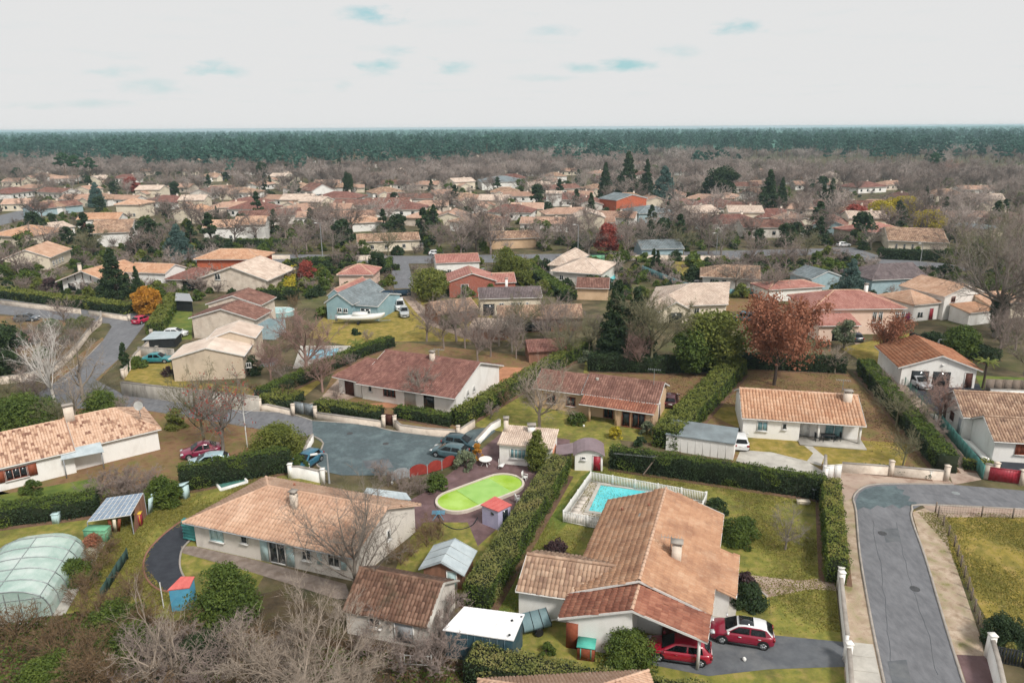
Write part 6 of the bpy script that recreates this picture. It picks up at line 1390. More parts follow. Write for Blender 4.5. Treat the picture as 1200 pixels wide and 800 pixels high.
tree('mimosa', (1056,258), 8, 'right of the two yellow-green mimosas further back', 1.3)
tree('mimosa', (1030,262), 7.5, 'left of the two yellow-green mimosas further back', 1.1)
tree('fir', (735,232), 22, 'tallest dark fir among the far conifers', 1.0)
tree('fir', (757,230), 18, 'slimmer dark fir right of the tallest one', .75)
tree('fir', (709,232), 17, 'thin dark fir left of the tallest one', .75)
tree('cedar', (777,242), 17, 'wide blue-green cedar at the right of the far firs', .8)
tree('fir', (692,262), 11, 'small dark fir left of the bright orange house', .8)
tree('dark', (845,236), 15, 'dense dark evergreen right of the far conifers', 1.3)
tree('fir', (899,250), 17, 'dark fir left of the far poplars on the right', .9)
tree('fir', (914,250), 14, 'olive-toned slim fir right of the dark fir', .7)
tree('fir', (972,252), 14, 'blue-dark fir before the wide red-leafed tree', .8)
tree('dark', (409,235), 13, 'tall dark cypress clump beside the white chalet gable', .5)
tree('cedar', (115,243), 11, 'blue-green cedar in the left middle distance', .8)
tree('fir', (255,264), 7, 'small dark cypress-like fir by the orange-tiled house', .5)
tree('dark', (185,285), 6, 'dark bush-like evergreen left of the blue-grey spreading cedar', .9)
tree('dark', (65,272), 6, 'dark clipped evergreen near the dark red roofed row', .6)
tree('redt', (155,226), 8, 'dull red leafless-looking tree in the left distance', 1.1)
tree('dark', (205,229), 7, 'dark bush right of the dull red tree', 1.0)
tree('pine', (78,214), 19, 'left of the two tall umbrella pines against the forest', 1.1)
tree('pine', (92,216), 18, 'right of the two tall umbrella pines against the forest', 1.0)
tree('pine', (108,214), 16, 'lower umbrella pine right of the tall pair', 1.0)
tree('dark', (308,212), 12, 'roundish dark pine in the left of the far trees', .8); tree('dark', (340,205), 10, 'second roundish dark pine further right', .9)
tree('pine', (1092,206), 15, 'lone green pine standing clear in the far right', 1.2)
tree('bareR', (1110,215), 13, 'reddish bare tree right of the lone pine', 1.4)
# shrubs
bush('evergreen_bush', (266,722), 3.8, 2.7, 'broad', 'large dark-green bush beside the small bright blue hut', seed=41, size=.12, clumps=90)
bush('juniper', (325,532), 3.0, 3.2, 'bright', 'spreading juniper over the pale wall at the corner of the plaza', seed=42, clumps=90)
bush('juniper', (352,552), 1.8, .9, 'broad', 'lower juniper shoots beside the blue car', seed=43)
bush('bush', (866,633), 1.9, 1.75, 'broad', 'round evergreen bush at the right corner of the large clay-tiled roof', seed=44)
bush('bush', (840,600), 1.2, 1.1, 'dark', 'small round bush behind the round evergreen bush', seed=45)
bush('bush', (880,708), 1.5, 1.3, 'dark', 'dark bush at the side terrace of the clay-tiled house', seed=46)
bush('bush', (873,690), 1.3, 1.0, 'plum', 'plum-coloured bush against the side terrace', seed=47)
bush('bush', (735,775), 2.0, 1.9, 'broad', 'bushy evergreen between the garage wall and the carport', seed=48, clumps=60)
bush('plum_bush', (652,650), 1.4, 1.0, 'plum', 'dark purple bush on the lawn left of the turquoise pool', seed=49)
bush('bush', (1175,755), 1.9, 1.6, 'dark', 'dark rounded bush on the yellow lawn at the right edge', seed=50)
bush('bush', (1181,766), 1.0, .8, 'hedgey', 'small brownish bush in front of the dark rounded bush', seed=51)
bush('bush', (120,486), 2.6, 2.7, 'broad', 'rounded evergreen behind the ridge of the speckled roof', seed=52)
bush('bush', (25,500), 3.2, 4.5, 'broad', 'broad green bush group behind the speckled roof at the left', seed=53)
bush('bush', (207,500), 2.0, 1.4, 'bright', 'yucca-like bush at the right end of the speckled roof', seed=54)
bush('bush', (193,592), 2.6, 1.8, 'hedge', 'green bush right of the dome of bare twigs', seed=55)
bush('bush', (37,579), 1.3, 1.0, 'broad', 'small dark bush on the step of the speckled-roof house', seed=56)
bush('bush', (510,573), 1.5, 1.3, 'broad', 'green bush at the red fence by the pool', seed=57)
bush('bush', (545,548), 1.8, 1.2, 'olive', 'greyish bush behind the two parked cars', seed=58)
bush('bush', (560,538), 1.7, .7, 'ochre', 'small golden conifer by the white round table', seed=59)
bush('bush', (721,514), 1.3, .9, 'mimosa', 'yellow flowering bush on the lawn of the beige house', seed=61)
bush('bush', (758,509), 1.5, .9, 'olive', 'yellow-green bush at the right corner of the beige house', seed=62)
bush('bush', (749,522), .9, .8, 'dark', 'small dark round bush before the hedge end', seed=63)
bush('bush', (676,497), 1.6, 1.2, 'broad', 'dark shrub by the left of the beige house porch', seed=64)
bush('bush', (688,424), 1.6, 1.3, 'olive', 'round grey-green shrub by the dark hedge at the centre', seed=65)
bush('bush', (534,478), 1.8, 1.5, 'olive', 'grey-green shrub at the gable corner of the purple-brown roofed house', seed=66)
bush('bush', (463,469), .9, .9, 'dark', 'dark low shrub left of the leafless fruit tree', seed=67)
bush('bush', (297,438), 2.6, 1.3, 'dark', 'dark shrub at the right wall of the pale corner house', seed=68)
bush('bush', (198,440), 1.2, 1.0, 'plum', 'plum shrub at the left wall of the pale corner house', seed=69)
bush('bush', (161,430), 1.4, 1.5, 'broad', 'rounded green shrub right of the slender cypress', seed=70)
bush('bush', (60,340), 2.3, 2.2, 'plum', 'rounded grey-purple shrub left of the terracotta house', seed=71)
bush('bush', (378,372), 2.0, 1.4, 'hedge', 'round green shrub at the left of the teal house', seed=72)
bush('bush', (838,339), 1.6, 1.6, 'dark', 'dark round bush in front of the white bungalow', seed=73)
bush('bush', (812,328), 2.8, 2.2, 'dark', 'dark bush at the left corner of the white bungalow', seed=74)
bush('palm', (1062,420), 2.0, 1.2, 'broad', 'small palm-like bush behind the smaller russet tree', seed=75)
bush('bush', (417,392), 1.0, .8, 'dark', 'small dark bush on the grass below the boat', seed=76)
bush('bush', (90,680), 1.6, 1.6, 'hedge', 'evergreen bush touching the pool dome base', seed=77)
bush('bush', (135,730), 1.3, 2.0, 'hedge', 'straggling green bush in the scrub', seed=78)
bush('bush', (150,770), 1.6, 2.4, 'hedge', 'dark bramble mound near the bottom left', seed=79)
bush('bush', (232,775), 1.6, 2.0, 'dark', 'dark shrub mass below the large dark-green bush', seed=80)
bush('bush', (60,800), 1.4, 2.4, 'hedge', 'green-brown bramble mound at the bottom left edge', seed=81)
bush('bush', (640,765), .7,.6, 'hedge', 'small shrub beside the trailer lawn', seed=82)
bush('fern_bush', (110,637), .8, .9, 'russet', 'rust dead fern clump left of the green chest', seed=83)
def shrub(key, px, h, label, wide=1.0, group=None): return tree(key, px, h, label, wide, group, 'shrub')
# palm
def palm(px, h, label):
    p = at(*px); r = thing('palm_tree', label, 'palm', p); b = B(); b.tube([p, p+Vector((.05,0,h*.5)), p+Vector((0,0,h))],[.16,.13,.15],8); b.build('trunk', BARK['dark'], r)
    for k in range(16):
        a = k*2.4; ll = 1.5; b = B(); pts = [p+Vector((math.cos(a)*ll*t, math.sin(a)*ll*t, h+.55*math.sin(t*2.2)-(k%3)*.18*t*t*2)) for t in np.linspace(0,1,6)]
        for i in range(5):
            d = (pts[i+1]-pts[i]).normalized(); sd = Vector((-d.y,d.x,0))*.28*(1-i/7); b.add([tuple(pts[i]),tuple(pts[i]+sd+Vector((0,0,-.12))),tuple(pts[i+1]+sd*.7+Vector((0,0,-.1))),tuple(pts[i+1])],[(0,1,2,3)]); b.add([tuple(pts[i]),tuple(pts[i+1]),tuple(pts[i+1]-sd*.7+Vector((0,0,-.1))),tuple(pts[i]-sd+Vector((0,0,-.12)))],[(0,1,2,3)])
        b.build('frond', L['bright'], r)
    return r
palm((1151,455), 3.6, 'short palm with a thick trunk right of the orange-brown garage')
palm((1063,415), 2.2, 'small palm beside the smaller russet tree')
palm((745,318), 3.2, 'palm by the small turquoise pool')
palm((418,411), 1.2, 'low palm above the diagonal hedge end')
# scrub of bare bushes
GS = 'leafless brown bushes of the scrub at the bottom left'
for i in range(22):
    x, y = RS.uniform(5,330), RS.uniform(735,850)
    if x > 225 and y < 760: continue
    tree('bush' if i%3 else 'bushg', (x,y), RS.uniform(2.0,3.4), 'leafless brown bush in the overgrown scrub along the bottom left', 1.2, GS, 'shrub')
for i,(x,y) in enumerate([(105,690),(118,668),(126,650),(96,712),(140,715),(160,700),(112,730),(75,745),(170,735)]):
    tree('bush', (x,y), RS.uniform(1.3,2.4), 'rust-brown dead growth between the pool dome and the black drive', 1.1, 'rust-brown dead growth by the pool dome', 'shrub')
for i,(x,y) in enumerate([(455,745),(500,775),(470,790),(430,770),(520,762),(525,735),(515,790),(445,715)]):
    tree('bushg', (x,y), RS.uniform(2.2,3.2), 'tangled leafless bush around the moss-brown tiled outbuilding', 1.2, 'tangled leafless bushes around the outbuilding', 'shrub')
for i,(x,y) in enumerate([(500,640),(482,652),(470,662),(505,628),(514,632)]):
    tree('bush', (x,y), RS.uniform(1.4,2.0), 'rusty bush against the side wall of the salmon-roofed house', 1.1, 'rusty bushes by the salmon-roofed house', 'shrub')
for i,(x,y) in enumerate([(120,585),(140,588),(160,587),(150,578),(178,583)]):
    tree('bushg', (x,y), 2.9, 'dome of straight bare twigs in front of the speckled-roof house', 1.1, 'dome of straight bare twigs', 'shrub')
for i,(x,y) in enumerate([(455,570),(468,573),(482,577),(445,562),(493,580),(472,590)]):
    tree('bushg', (x,y), 1.9, 'purplish bare bush along the plaza side of the pool garden', 1.0, 'purplish bare bushes by the plaza', 'shrub')
for i,(x,y) in enumerate([(700,410),(605,420),(560,425),(600,405),(575,418),(545,408),(640,412),(520,408),(655,400)]):
    tree('bareB', (x,y), RS.uniform(4.5,6.5), 'brown leafless tree in the thicket behind the purple-brown roof', 1.0, 'brown leafless thicket behind the purple-brown roof')
for i,(x,y) in enumerate([(60,410),(80,400),(40,405),(95,395),(30,460),(120,470),(150,495),(10,470),(45,470),(70,500)]):
    tree('bareC' if i%2 else 'bushg', (x,y), RS.uniform(2.5,4), 'low leafless bush along the curved white wall', 1.0, 'low leafless bushes along the curved white wall', 'shrub')
for i,(x,y) in enumerate([(1062,478),(1075,495),(1045,470),(1090,515),(1035,455)]):
    tree('bushg', (x,y), 2.4, 'brown bare shrub growing along the lane', 1.2, 'brown bare shrubs along the lane', 'shrub')
for i,(x,y) in enumerate([(1170,420),(1190,410),(1200,440),(1180,400),(1195,380)]):
    tree('bareB', (x,y), 6.5, 'leafless purple-grey bush-tree under the huge right-edge tree', 1.0, 'leafless growth under the huge right-edge tree')
for i,(x,y) in enumerate([(560,400),(585,405),(615,398),(640,400),(668,408),(690,415),(535,400),(600,412),(660,425),(500,400),(545,392)]):
    tree(('bareB','bareA','bareC')[i%3], (x,y), RS.uniform(5.5,8), 'taller leafless tree of the dark thicket between the barn and the diagonal hedge', 1.0, 'taller leafless trees of the thicket by the barn')
for i,(x,y) in enumerate([(15,395),(35,402),(60,392),(85,385),(50,418),(20,430),(78,402),(100,382),(5,410),(40,436)]):
    bush('bush', (x,y), RS.uniform(1.2,2.4), RS.uniform(1.2,2.2), ('hedge','dark','olive','broad')[i%4], 'rounded shrub in the enclosed garden inside the curved white wall', seed=300+i)['group'] = 'rounded shrubs inside the curved white wall'
for i,(x,y) in enumerate([(30,410),(70,420),(90,410),(10,440),(55,400),(108,390),(25,385),(75,378)]):
    tree('bushg' if i%2 else 'bareA', (x,y), RS.uniform(3,5), 'leafless shrub in the enclosed garden inside the curved white wall', 1.1, 'leafless shrubs inside the curved white wall', 'shrub')
for i,(x,y) in enumerate([(340,470),(330,450),(300,462),(395,468),(385,440),(410,430),(335,398),(350,385),(345,360),(430,400),(590,475),(575,490),(640,470)]):
    tree('bushg' if i%2 else 'bush', (x,y), RS.uniform(1.6,2.6), 'leafless garden shrub between the corner lawn and the diagonal hedge', 1.1, 'leafless garden shrubs around the purple-brown roof', 'shrub')
# tree rows that can be told apart along the middle street
MT = [('bareB',540,300,9),('bareB',515,296,8),('bareC',560,294,9),('bareA',862,340,7),('bareB',905,350,7.5),('bareA',845,302,9),('bareB',830,298,8),('bareC',800,300,8),('bareB',732,302,8),('bareA',760,298,9),('bareB',300,284,8),('bareB',335,280,9),('bareA',390,295,7),('bareB',160,300,8),('bareC',108,302,8),('bareB',25,330,9),('bareB',880,312,8),('bareB',920,318,8),('bareC',945,300,7),('bareA',1020,293,7),('bareA',690,300,8),('bareB',665,296,7),('bareB',625,288,8),('bareR',585,280,8),('bareB',1120,300,10),('bareC',1145,330,13),('bareB',1165,320,13),('bareB',1190,340,14),('bareB',1130,290,11),('bareC',1190,310,14)]
for i,(k,x,y,h) in enumerate(MT): tree(k, (x,y), h, 'leafless grey-brown tree between the houses around the middle street', 1.1, 'leafless trees around the middle street')
# ---------------------------------------------------------------- belts of bare trees in the distance
def inpoly(x, y, P):
    ins = False
    for i in range(len(P)):
        a, c = P[i], P[(i+1)%len(P)]
        if (a[1] > y) != (c[1] > y) and x < (c[0]-a[0])*(y-a[1])/(c[1]-a[1])+a[0]: ins = not ins
    return ins
def clear(p, d=0): return all((p.x-a)**2+(p.y-c)**2 > (q+d)**2 for a, c, q in HOUSES) and not any(inpoly(p.x,p.y,P) for P in ROADS)
fb = [bare('bare_tree', 11, 5.5, 1.6, BARK['far'], 201+k, (9,7,5), 6, single=True, tw=.05) for k in range(4)]
fe = [leafy('dark_evergreen','round',9,4,1,L['dark'],BARK['dark'],1600,.6,30,211,single=True), leafy('dark_evergreen','cone',12,3.5,1,L['dark'],BARK['dark'],1600,.6,40,212,single=True), leafy('green_tree','round',7,3.6,.8,L['broad'],BARK['dark'],1500,.5,28,213,single=True)]
for o in fb+fe: o['_used'] = 0
def far(o, p, s_, label, cat, group):
    rz = RS.uniform(0,6.28); sc = (s_*RS.uniform(.9,1.25),)*2+(s_,)
    if not o['_used']: o['_used'] = 1; o.location = p; o.rotation_euler = (0,0,rz); o.scale = sc; return tag(o, label, cat, group)
    return copy_tree(o, p, rz, sc, label, cat, group)
cnt = 0
for _ in range(1200):
    if cnt >= 285: break
    x = RS.uniform(-15,1215); y = RS.choice([RS.uniform(198,232), RS.uniform(215,300)]) if x < 820 else RS.uniform(196,285)
    p = at(x, y)
    if not clear(p, -.5): continue
    cnt += 1; far(fb[cnt%4], p, RS.uniform(.6,1.05) if x < 820 else RS.uniform(.7,1.1), 'bare greyish tree in the wide belts between the far houses', 'tree', 'bare trees in the belts between the far houses')
for i in range(190):
    x, y = RS.uniform(-15,1215), RS.uniform(186,300); p = at(x,y)
    if not clear(p, -1): continue
    far(fe[i%3], p, RS.uniform(.5,.95), 'dark green tree dotted among the far houses', 'evergreen', 'dark green trees dotted among the far houses')
# garden growth between the middle and far houses
GB = 'leafless garden shrubs between the middle-distance houses'; GE = 'small evergreens in the middle-distance gardens'; GH = 'clipped garden hedges between the middle-distance houses'
sb = [bare('bare_shrub', 3.2, 2.4, .2, BARK['far'], 231+k, (10,6,4), 5, single=True, tr=.05, tw=.035, fan=.8) for k in range(2)]
se = [leafy('evergreen_shrub','dome',2.6,1.9,.1,L[m_],BARK['dark'],1600,.3,26,241+k,single=True) for k, m_ in enumerate(('dark','broad','hedge','bright'))]
for o in sb+se: o['_used'] = 0
def midpt(ymin=205, ymax=345):
    while True:
        x = RS.uniform(-15,1215); y = RS.uniform(ymin,ymax); p = at(x,y)
        if clear(p, 0): return p
for i in range(290): far(sb[i%2], midpt(), RS.uniform(.7,1.35), 'leafless grey-brown shrub in a garden between the middle-distance houses', 'shrub', GB)
for i in range(290): far(se[i%4], midpt(200,350), RS.uniform(.5,1.15), 'small rounded evergreen in a middle-distance garden', 'shrub', GE)
hp = hedge('hedge', [(-6,0,0),(6,0,0)], 1.3, 1.8, 'clipped green hedge between two middle-distance gardens', 'hedge', 'dark', leaf=.3, world_pts=True, group=GH); hp.location = midpt(215,290)
for i in range(55): copy_tree(hp, midpt(205,335), RS.choice([0,1.4,-.2,1.7,.4]), (RS.uniform(.6,1.5),1,RS.uniform(.7,1.1)), 'clipped green hedge between two middle-distance gardens', 'hedge', GH)
UP = []
while len(UP) < 1700: p = midpt(188,352); UP.append((p.x,p.y,0))
WP = []
while len(WP) < 110: p = midpt(188,240); WP.append((p.x,p.y,0))
def scatter_gn(name, src, pts, smin, smax, label, cat, group=None):
    """one object: many copies of a source tree on a set of points (for what nobody could count)"""
    me = bpy.data.meshes.new(name); me.vertices.add(len(pts)); me.vertices.foreach_set('co', np.asarray(pts, float).ravel()); me.update()
    o = bpy.data.objects.new(name, me); COL.objects.link(o)
    ng = bpy.data.node_groups.new(name, 'GeometryNodeTree'); ng.interface.new_socket('Geometry', in_out='INPUT', socket_type='NodeSocketGeometry'); ng.interface.new_socket('Geometry', in_out='OUTPUT', socket_type='NodeSocketGeometry')
    gi, go = ng.nodes.new('NodeGroupInput'), ng.nodes.new('NodeGroupOutput'); last = None
    jn = ng.nodes.new('GeometryNodeJoinGeometry')
    for k, s_ in enumerate(src):
        ip = ng.nodes.new('GeometryNodeInstanceOnPoints'); oi = ng.nodes.new('GeometryNodeObjectInfo'); oi.inputs['Object'].default_value = s_; oi.inputs['As Instance'].default_value = True; oi.transform_space = 'ORIGINAL'
        rn = ng.nodes.new('FunctionNodeRandomValue'); rn.data_type = 'FLOAT'; rn.inputs[2].default_value = smin; rn.inputs[3].default_value = smax; rn.inputs['Seed'].default_value = 3+k
        rr = ng.nodes.new('FunctionNodeRandomValue'); rr.data_type = 'FLOAT_VECTOR'; rr.inputs[0].default_value = (0,0,0); rr.inputs[1].default_value = (0,0,6.28); rr.inputs['Seed'].default_value = 9+k
        idx = ng.nodes.new('GeometryNodeInputIndex'); md = ng.nodes.new('ShaderNodeMath'); md.operation = 'MODULO'; md.inputs[1].default_value = len(src); cm = ng.nodes.new('FunctionNodeCompare'); cm.data_type = 'FLOAT'; cm.operation = 'EQUAL'; cm.inputs[1].default_value = k
        cm.inputs['Epsilon'].default_value = .1
        ng.links.new(idx.outputs[0], md.inputs[0]); ng.links.new(md.outputs[0], cm.inputs[0])
        ng.links.new(gi.outputs[0], ip.inputs['Points']); ng.links.new(cm.outputs[0], ip.inputs['Selection']); ng.links.new(oi.outputs['Geometry'], ip.inputs['Instance'])
        ng.links.new(rn.outputs[1], ip.inputs['Scale']); ng.links.new(rr.outputs[0], ip.inputs['Rotation']); ng.links.new(ip.outputs[0], jn.inputs[0])
    ng.links.new(jn.outputs[0], go.inputs[0]); md_ = o.modifiers.new('scatter', 'NODES'); md_.node_group = ng
    o['kind'] = 'stuff'; return tag(o, label, cat, group)
# pine forest: nearest pines one by one, the rest one mass
fp_ = [leafy('pine_tree','umbrella',15+2*k,4.6,7+k,L['pinefar'],BARK['rust'],700,.9,22,221+k,single=True,trunk_r=.25) for k in range(3)]
for o in fp_: o['_used'] = 0
PT = []
for _ in range(14500):
    d = 600*math.exp(RS.uniform(0,1)*2.35); a = RS.uniform(-.74,.74); x, y = d*math.tan(a), d
    edge = 670+(90 if x > -60 else 0)+110*math.sin(x*.011)+90*math.sin(x*.0041+1)+60*math.sin(x*.031)+(120 if x > 300 else 0)
    dens = (y-edge+140)/330+.45*math.sin(x*.017+y*.009)+.35*math.sin(x*.043-y*.02)
    if RS.rand() > dens: continue
    if d > 1300 and math.sin(x*.004+y*.0012)+math.sin(y*.003-x*.001) > 1.35: continue
    PT.append((x,y,0))
PT.sort(key=lambda p: p[1]); 
for i, p in enumerate(PT[:270]): far(fp_[i%3], Vector(p), RS.uniform(.75,1.15), 'maritime pine on the near edge of the forest', 'pine', 'maritime pines on the near edge of the forest')
for i in range(60):
    x = RS.uniform(-480,480); y = RS.uniform(470,700)+abs(x)*.1; kx = math.sin(x*.02+y*.01)
    if kx > 0 and clear(Vector((x,y,0))): far(fp_[i%3], Vector((x,y,0)), RS.uniform(.6,.95), 'maritime pine standing out of the bare trees before the forest', 'pine', 'pines standing out of the bare trees')
scatter_gn('pine_forest', fp_, PT[270:], .55, 1.45, 'dark teal-green pine forest stretching to the horizon', 'forest')
# hazy purple belt of bare trees before the forest
BP = []
for _ in range(4600):
    d = 330*math.exp(RS.uniform(0,1)*1.1); a = RS.uniform(-.74,.74); x, y = d*math.tan(a), d; 
    dn = math.sin(x*.011+1)+math.sin(y*.015+x*.004)+.5
    if (x < 110 and d < 470+60*math.sin(x*.02)) or d < 400 or dn < (-.2 if x > 110 else .2) or not clear(Vector((x,y,0)), 1): continue
    BP.append((x,y,0))
scatter_gn('bare_woodland', fb, BP, .6, 1.1, 'hazy purple-grey leafless woodland in front of the pine forest', 'woodland')
scatter_gn('garden_undergrowth', sb+se, UP, .35, 1.0, 'mixed brown and green undergrowth filling the gardens of the middle distance', 'undergrowth')
scatter_gn('garden_woodland', fb, WP, .45, .95, 'mauve-grey haze of leafless trees filling the gaps between the far houses', 'woodland')
# closed canopy further out
def canopy():
    b = B(); ys = np.concatenate([np.linspace(1150,2500,60), np.linspace(2600,8900,40)]); n = 130; V = []
    rs = np.random.RandomState(5)
    for y in ys:
        for k in range(n+1):
            x = (k/n-.5)*2*y*.95; z = 9+2.2*math.sin(x*.02+y*.01)*math.sin(y*.017)+rs.normal()*1.3+ (6*math.sin(x*.0012+2)+7*max(0,(x/y))*1.6 if y>3500 else 0)
            if y == ys[0]: z = -1
            V.append((x,y,z))
    m_ = n+1; b.add(V, [(i*m_+k,i*m_+k+1,(i+1)*m_+k+1,(i+1)*m_+k) for i in range(len(ys)-1) for k in range(n)], 0)
    o = b.build('forest_canopy', mat('canopy','2A4C40','3C6252','52786A',rough=1,scale=.02,detail=8,bump=2.,bscale=.08)); tag(o, 'closed dark canopy of the distant forest up to the horizon', 'forest', kind='stuff')  # same teal tint, distance haze put into the canopy colour
canopy()
# ---------------------------------------------------------------- vehicles
RD, WH, BL = paint('red','7A0E28','881434'), paint('white','C9CBCC','D5D6D7'), paint('blue','24586F','2E667D')
GT, GT2, MG = paint('greyteal','3E555C','4A636A'), paint('darkteal','1F3A43','28464F'), paint('magenta','7A1C3C','882646')
make_car('parked_car', (868,748), math.radians(-14)+math.pi, RD, 'red crossover with a white roof standing on the drive right of the carport', style='suv', ln=4.2, w=1.8, h=1.52, roofc=WH)
make_car('parked_car', (795,768), math.radians(-12)+math.pi, paint('red2','8A1026','981A32'), 'red hatchback parked under the carport roof', ln=4.2, h=1.45)
make_car('parked_car', (360,545), math.radians(70)+math.pi, BL, 'bright blue car parked beside the juniper at the plaza corner')
make_car('parked_car', (527,534), math.radians(-17)+math.pi-.05, GT, 'grey-teal hatchback, the nearer of the two cars side by side on the plaza')
make_car('parked_car', (540,524), math.radians(-20), GT2, 'dark teal car, the farther of the two cars side by side on the plaza')
make_car('parked_car', (236,533), math.radians(25)+math.pi, MG, 'magenta car under the pollarded tree', style='sedan')
make_car('parked_car', (245,546), math.radians(15)+math.pi, paint('paleblue','94AEB8','A4BCC4'), 'pale blue car behind the tall dark hedge, beside the magenta car')
make_car('parked_car', (167,378), math.radians(75), paint('pinkred','A81F42','B52A4C'), 'bright red-pink car parked by the ochre shrub', ln=3.8)
make_car('parked_car', (185,424), math.radians(2), paint('tealcar','2A7076','348086'), 'teal sedan on the corner lawn left of the pale house', style='sedan', ln=4.4)
make_car('parked_car', (206,394), math.radians(5), WH, 'white-roofed vehicle beside the dark tarpaulin left of the stepped house', ln=4)
make_car('parked_van', (469,362), math.radians(-80), WH, 'white van, farther of the two white vehicles on the grass drive', 'van', 'van', 4.9, 1.9, 2.1)
make_car('parked_car', (474,370), math.radians(-80), paint('silver','9A9EA0','A9ADAF'), 'silver-white off-road car, nearer of the two vehicles on the grass drive', style='suv', h=1.8)
make_car('parked_car', (866,521), math.radians(80), WH, 'white car at the right end of the long grey garage')
make_car('parked_car', (786,473), math.radians(75), paint('darkred','401C24','4C222B'), 'dark car behind the right corner of the beige house')
make_car('parked_car', (815,336), math.radians(-12)+math.pi, paint('brownsilver','5E5656','6C6464'), 'grey-brown car with a silver bonnet at the white bungalow')
make_car('parked_van', (876,377), math.radians(-30)+math.pi, paint('petrol','33535F','3C5F6C'), 'petrol-blue van behind the russet oak', 'van', 'van', 4.8, 1.85, 1.9)
make_car('parked_car', (1075,452), math.radians(-85), paint('lightgrey','A4A6AA','B2B4B8'), 'pale grey car half inside the left bay of the double garage')
make_car('parked_car', (32,376), math.radians(10), paint('slate','4A525C','56606A'), 'slate-coloured car at the left end of the left road')
make_car('parked_car', (191,344), math.radians(80), paint('skycar','7E97A6','8EA6B4'), 'light steel car in front of the dull brown roof by the bright hedge')
make_car('parked_car', (988,289), math.radians(10), WH, 'white car far away at the bend of the right hillside road')
make_car('parked_car', (316,317), math.radians(-30), paint('sky2','7FA3B8','8FB2C6'), 'light blue car beside the orange-walled house')
make_car('parked_car', (1001,398), math.radians(85), paint('night','2C3440','37404C'), 'dark blue car under the small red porch of the pink house')
make_car('parked_car', (511,299), 0.1, WH, 'white car far off among the bare trees above the red-roofed white house')
# boat on trailer
def boat(px, head, label, ln=8.5):
    r = thing('motor_boat', label, 'boat', (0,0,0)); b = B(); V = []
    S = [(-.5,.62,1.15,.55),(-.3,.95,1.2,.35),(0,1.15,1.25,.3),(.25,1.0,1.35,.35),(.42,.55,1.5,.6),(.5,.06,1.65,1.2)]
    for x, hw, zt, zb in S: V += [(x*ln,0,zb),(x*ln,hw*.8,zb+.3),(x*ln,hw,zt),(x*ln,hw*.85,zt+.05),(x*ln,0,zt+.12),(x*ln,-hw*.85,zt+.05),(x*ln,-hw,zt),(x*ln,-hw*.8,zb+.3)]
    b.add(V, [(i*8+k,(i+1)*8+k,(i+1)*8+(k+1)%8,i*8+(k+1)%8) for i in range(5) for k in range(8)]); b.add(V[:8],[list(range(8))]); b.build('hull', m_white, r)
    b = B(); b.box((-.2,0,1.55),(2.6,1.5,.6)); b.build('cabin', m_white, r)
    b = B(); b.add([(1.1,-.7,1.35),(1.1,.7,1.35),(.9,.6,1.95),(.9,-.6,1.95)],[(0,1,2,3)]); b.build('windscreen', m_glass, r)
    b = B()
    for y in (-.8,.8): b.tube([(1.2,y,1.5),(2.6,y*.8,2.05),(4.1,y*.1,2.2)],.03,4)
    b.build('rail', m_metal, r); b = B(); b.box((-4.5,0,.9),(.4,.5,1.1)); b.build('outboard_motor', m_trimg, r)
    r.location = at(*px)+Vector((0,0,.25)); r.rotation_euler = (0,0,head)
    t = thing('boat_trailer', 'low trailer carrying the white boat', 'trailer', (0,0,0)); b = B(); b.box((0,0,.45),(6.5,.12,.12)); b.box((-.5,0,.4),(.12,1.9,.12)); b.tube([(3.2,0,.45),(5.2,0,.5)],.07,5); b.build('chassis', m_metal, t)
    for y in (-1,1): b = B(); b.tube([(-.5,y-.1,.3),(-.5,y+.1,.3)],.3,12,cap=True); b.build('wheel', m_black, t)
    t.location = at(*px); t.rotation_euler = (0,0,head)
boat((424,379), math.radians(4), 'white motor boat on a trailer in front of the teal house')
# small box trailer by the white wing
r = thing('utility_trailer', 'grey-blue tipped car trailer with a tent-like cover beside the white wing wall', 'trailer', at(628,735)); q = at(627,737); an = .35
b = B(); P = [Matrix.Rotation(an,3,'Z')@Vector(v)+q for v in ((-1.1,-.65,.45),(1.0,-.65,.45),(1.0,.65,.45),(-1.1,.65,.45),(-1.1,-.65,.7),(1.0,-.65,.7),(1.0,.65,.7),(-1.1,.65,.7),(-1.0,.25,1.4),(.9,.25,1.4))]
P = [tuple(p) for p in P]; b.add(P,[(0,1,5,4),(2,3,7,6),(4,5,9,8),(6,7,8,9),(0,3,2,1)]); b.add(P,[(1,2,6),(5,6,9),(4,8,7),(1,6,5),(3,0,7),(0,4,7)]); b.build('cover', mat('tarp_greyblue','5E767B','74898D'), r)
d = Matrix.Rotation(an,3,'Z')
for x_ in (-1.08,-.35,.35,.98): b = B(); b.tube([tuple(q+d@Vector((x_,-.67,.45))),tuple(q+d@Vector((x_,-.66,.72))),tuple(q+d@Vector((x_*.93,.25,1.42)))],.03,4); b.build('frame_bar', m_clad, r)
b = B(); b.tube([tuple(q+d@Vector((1.0,0,.4))),tuple(q+d@Vector((2.4,0,.4)))],.05,5); b.build('drawbar', m_white, r)
for y in (-.8,.8): b = B(); c = q+d@Vector((0,y,.3)); b.tube([tuple(c-d@Vector((0,.08,0))),tuple(c+d@Vector((0,.08,0)))],.3,12,cap=True); b.build('wheel', m_black, r)
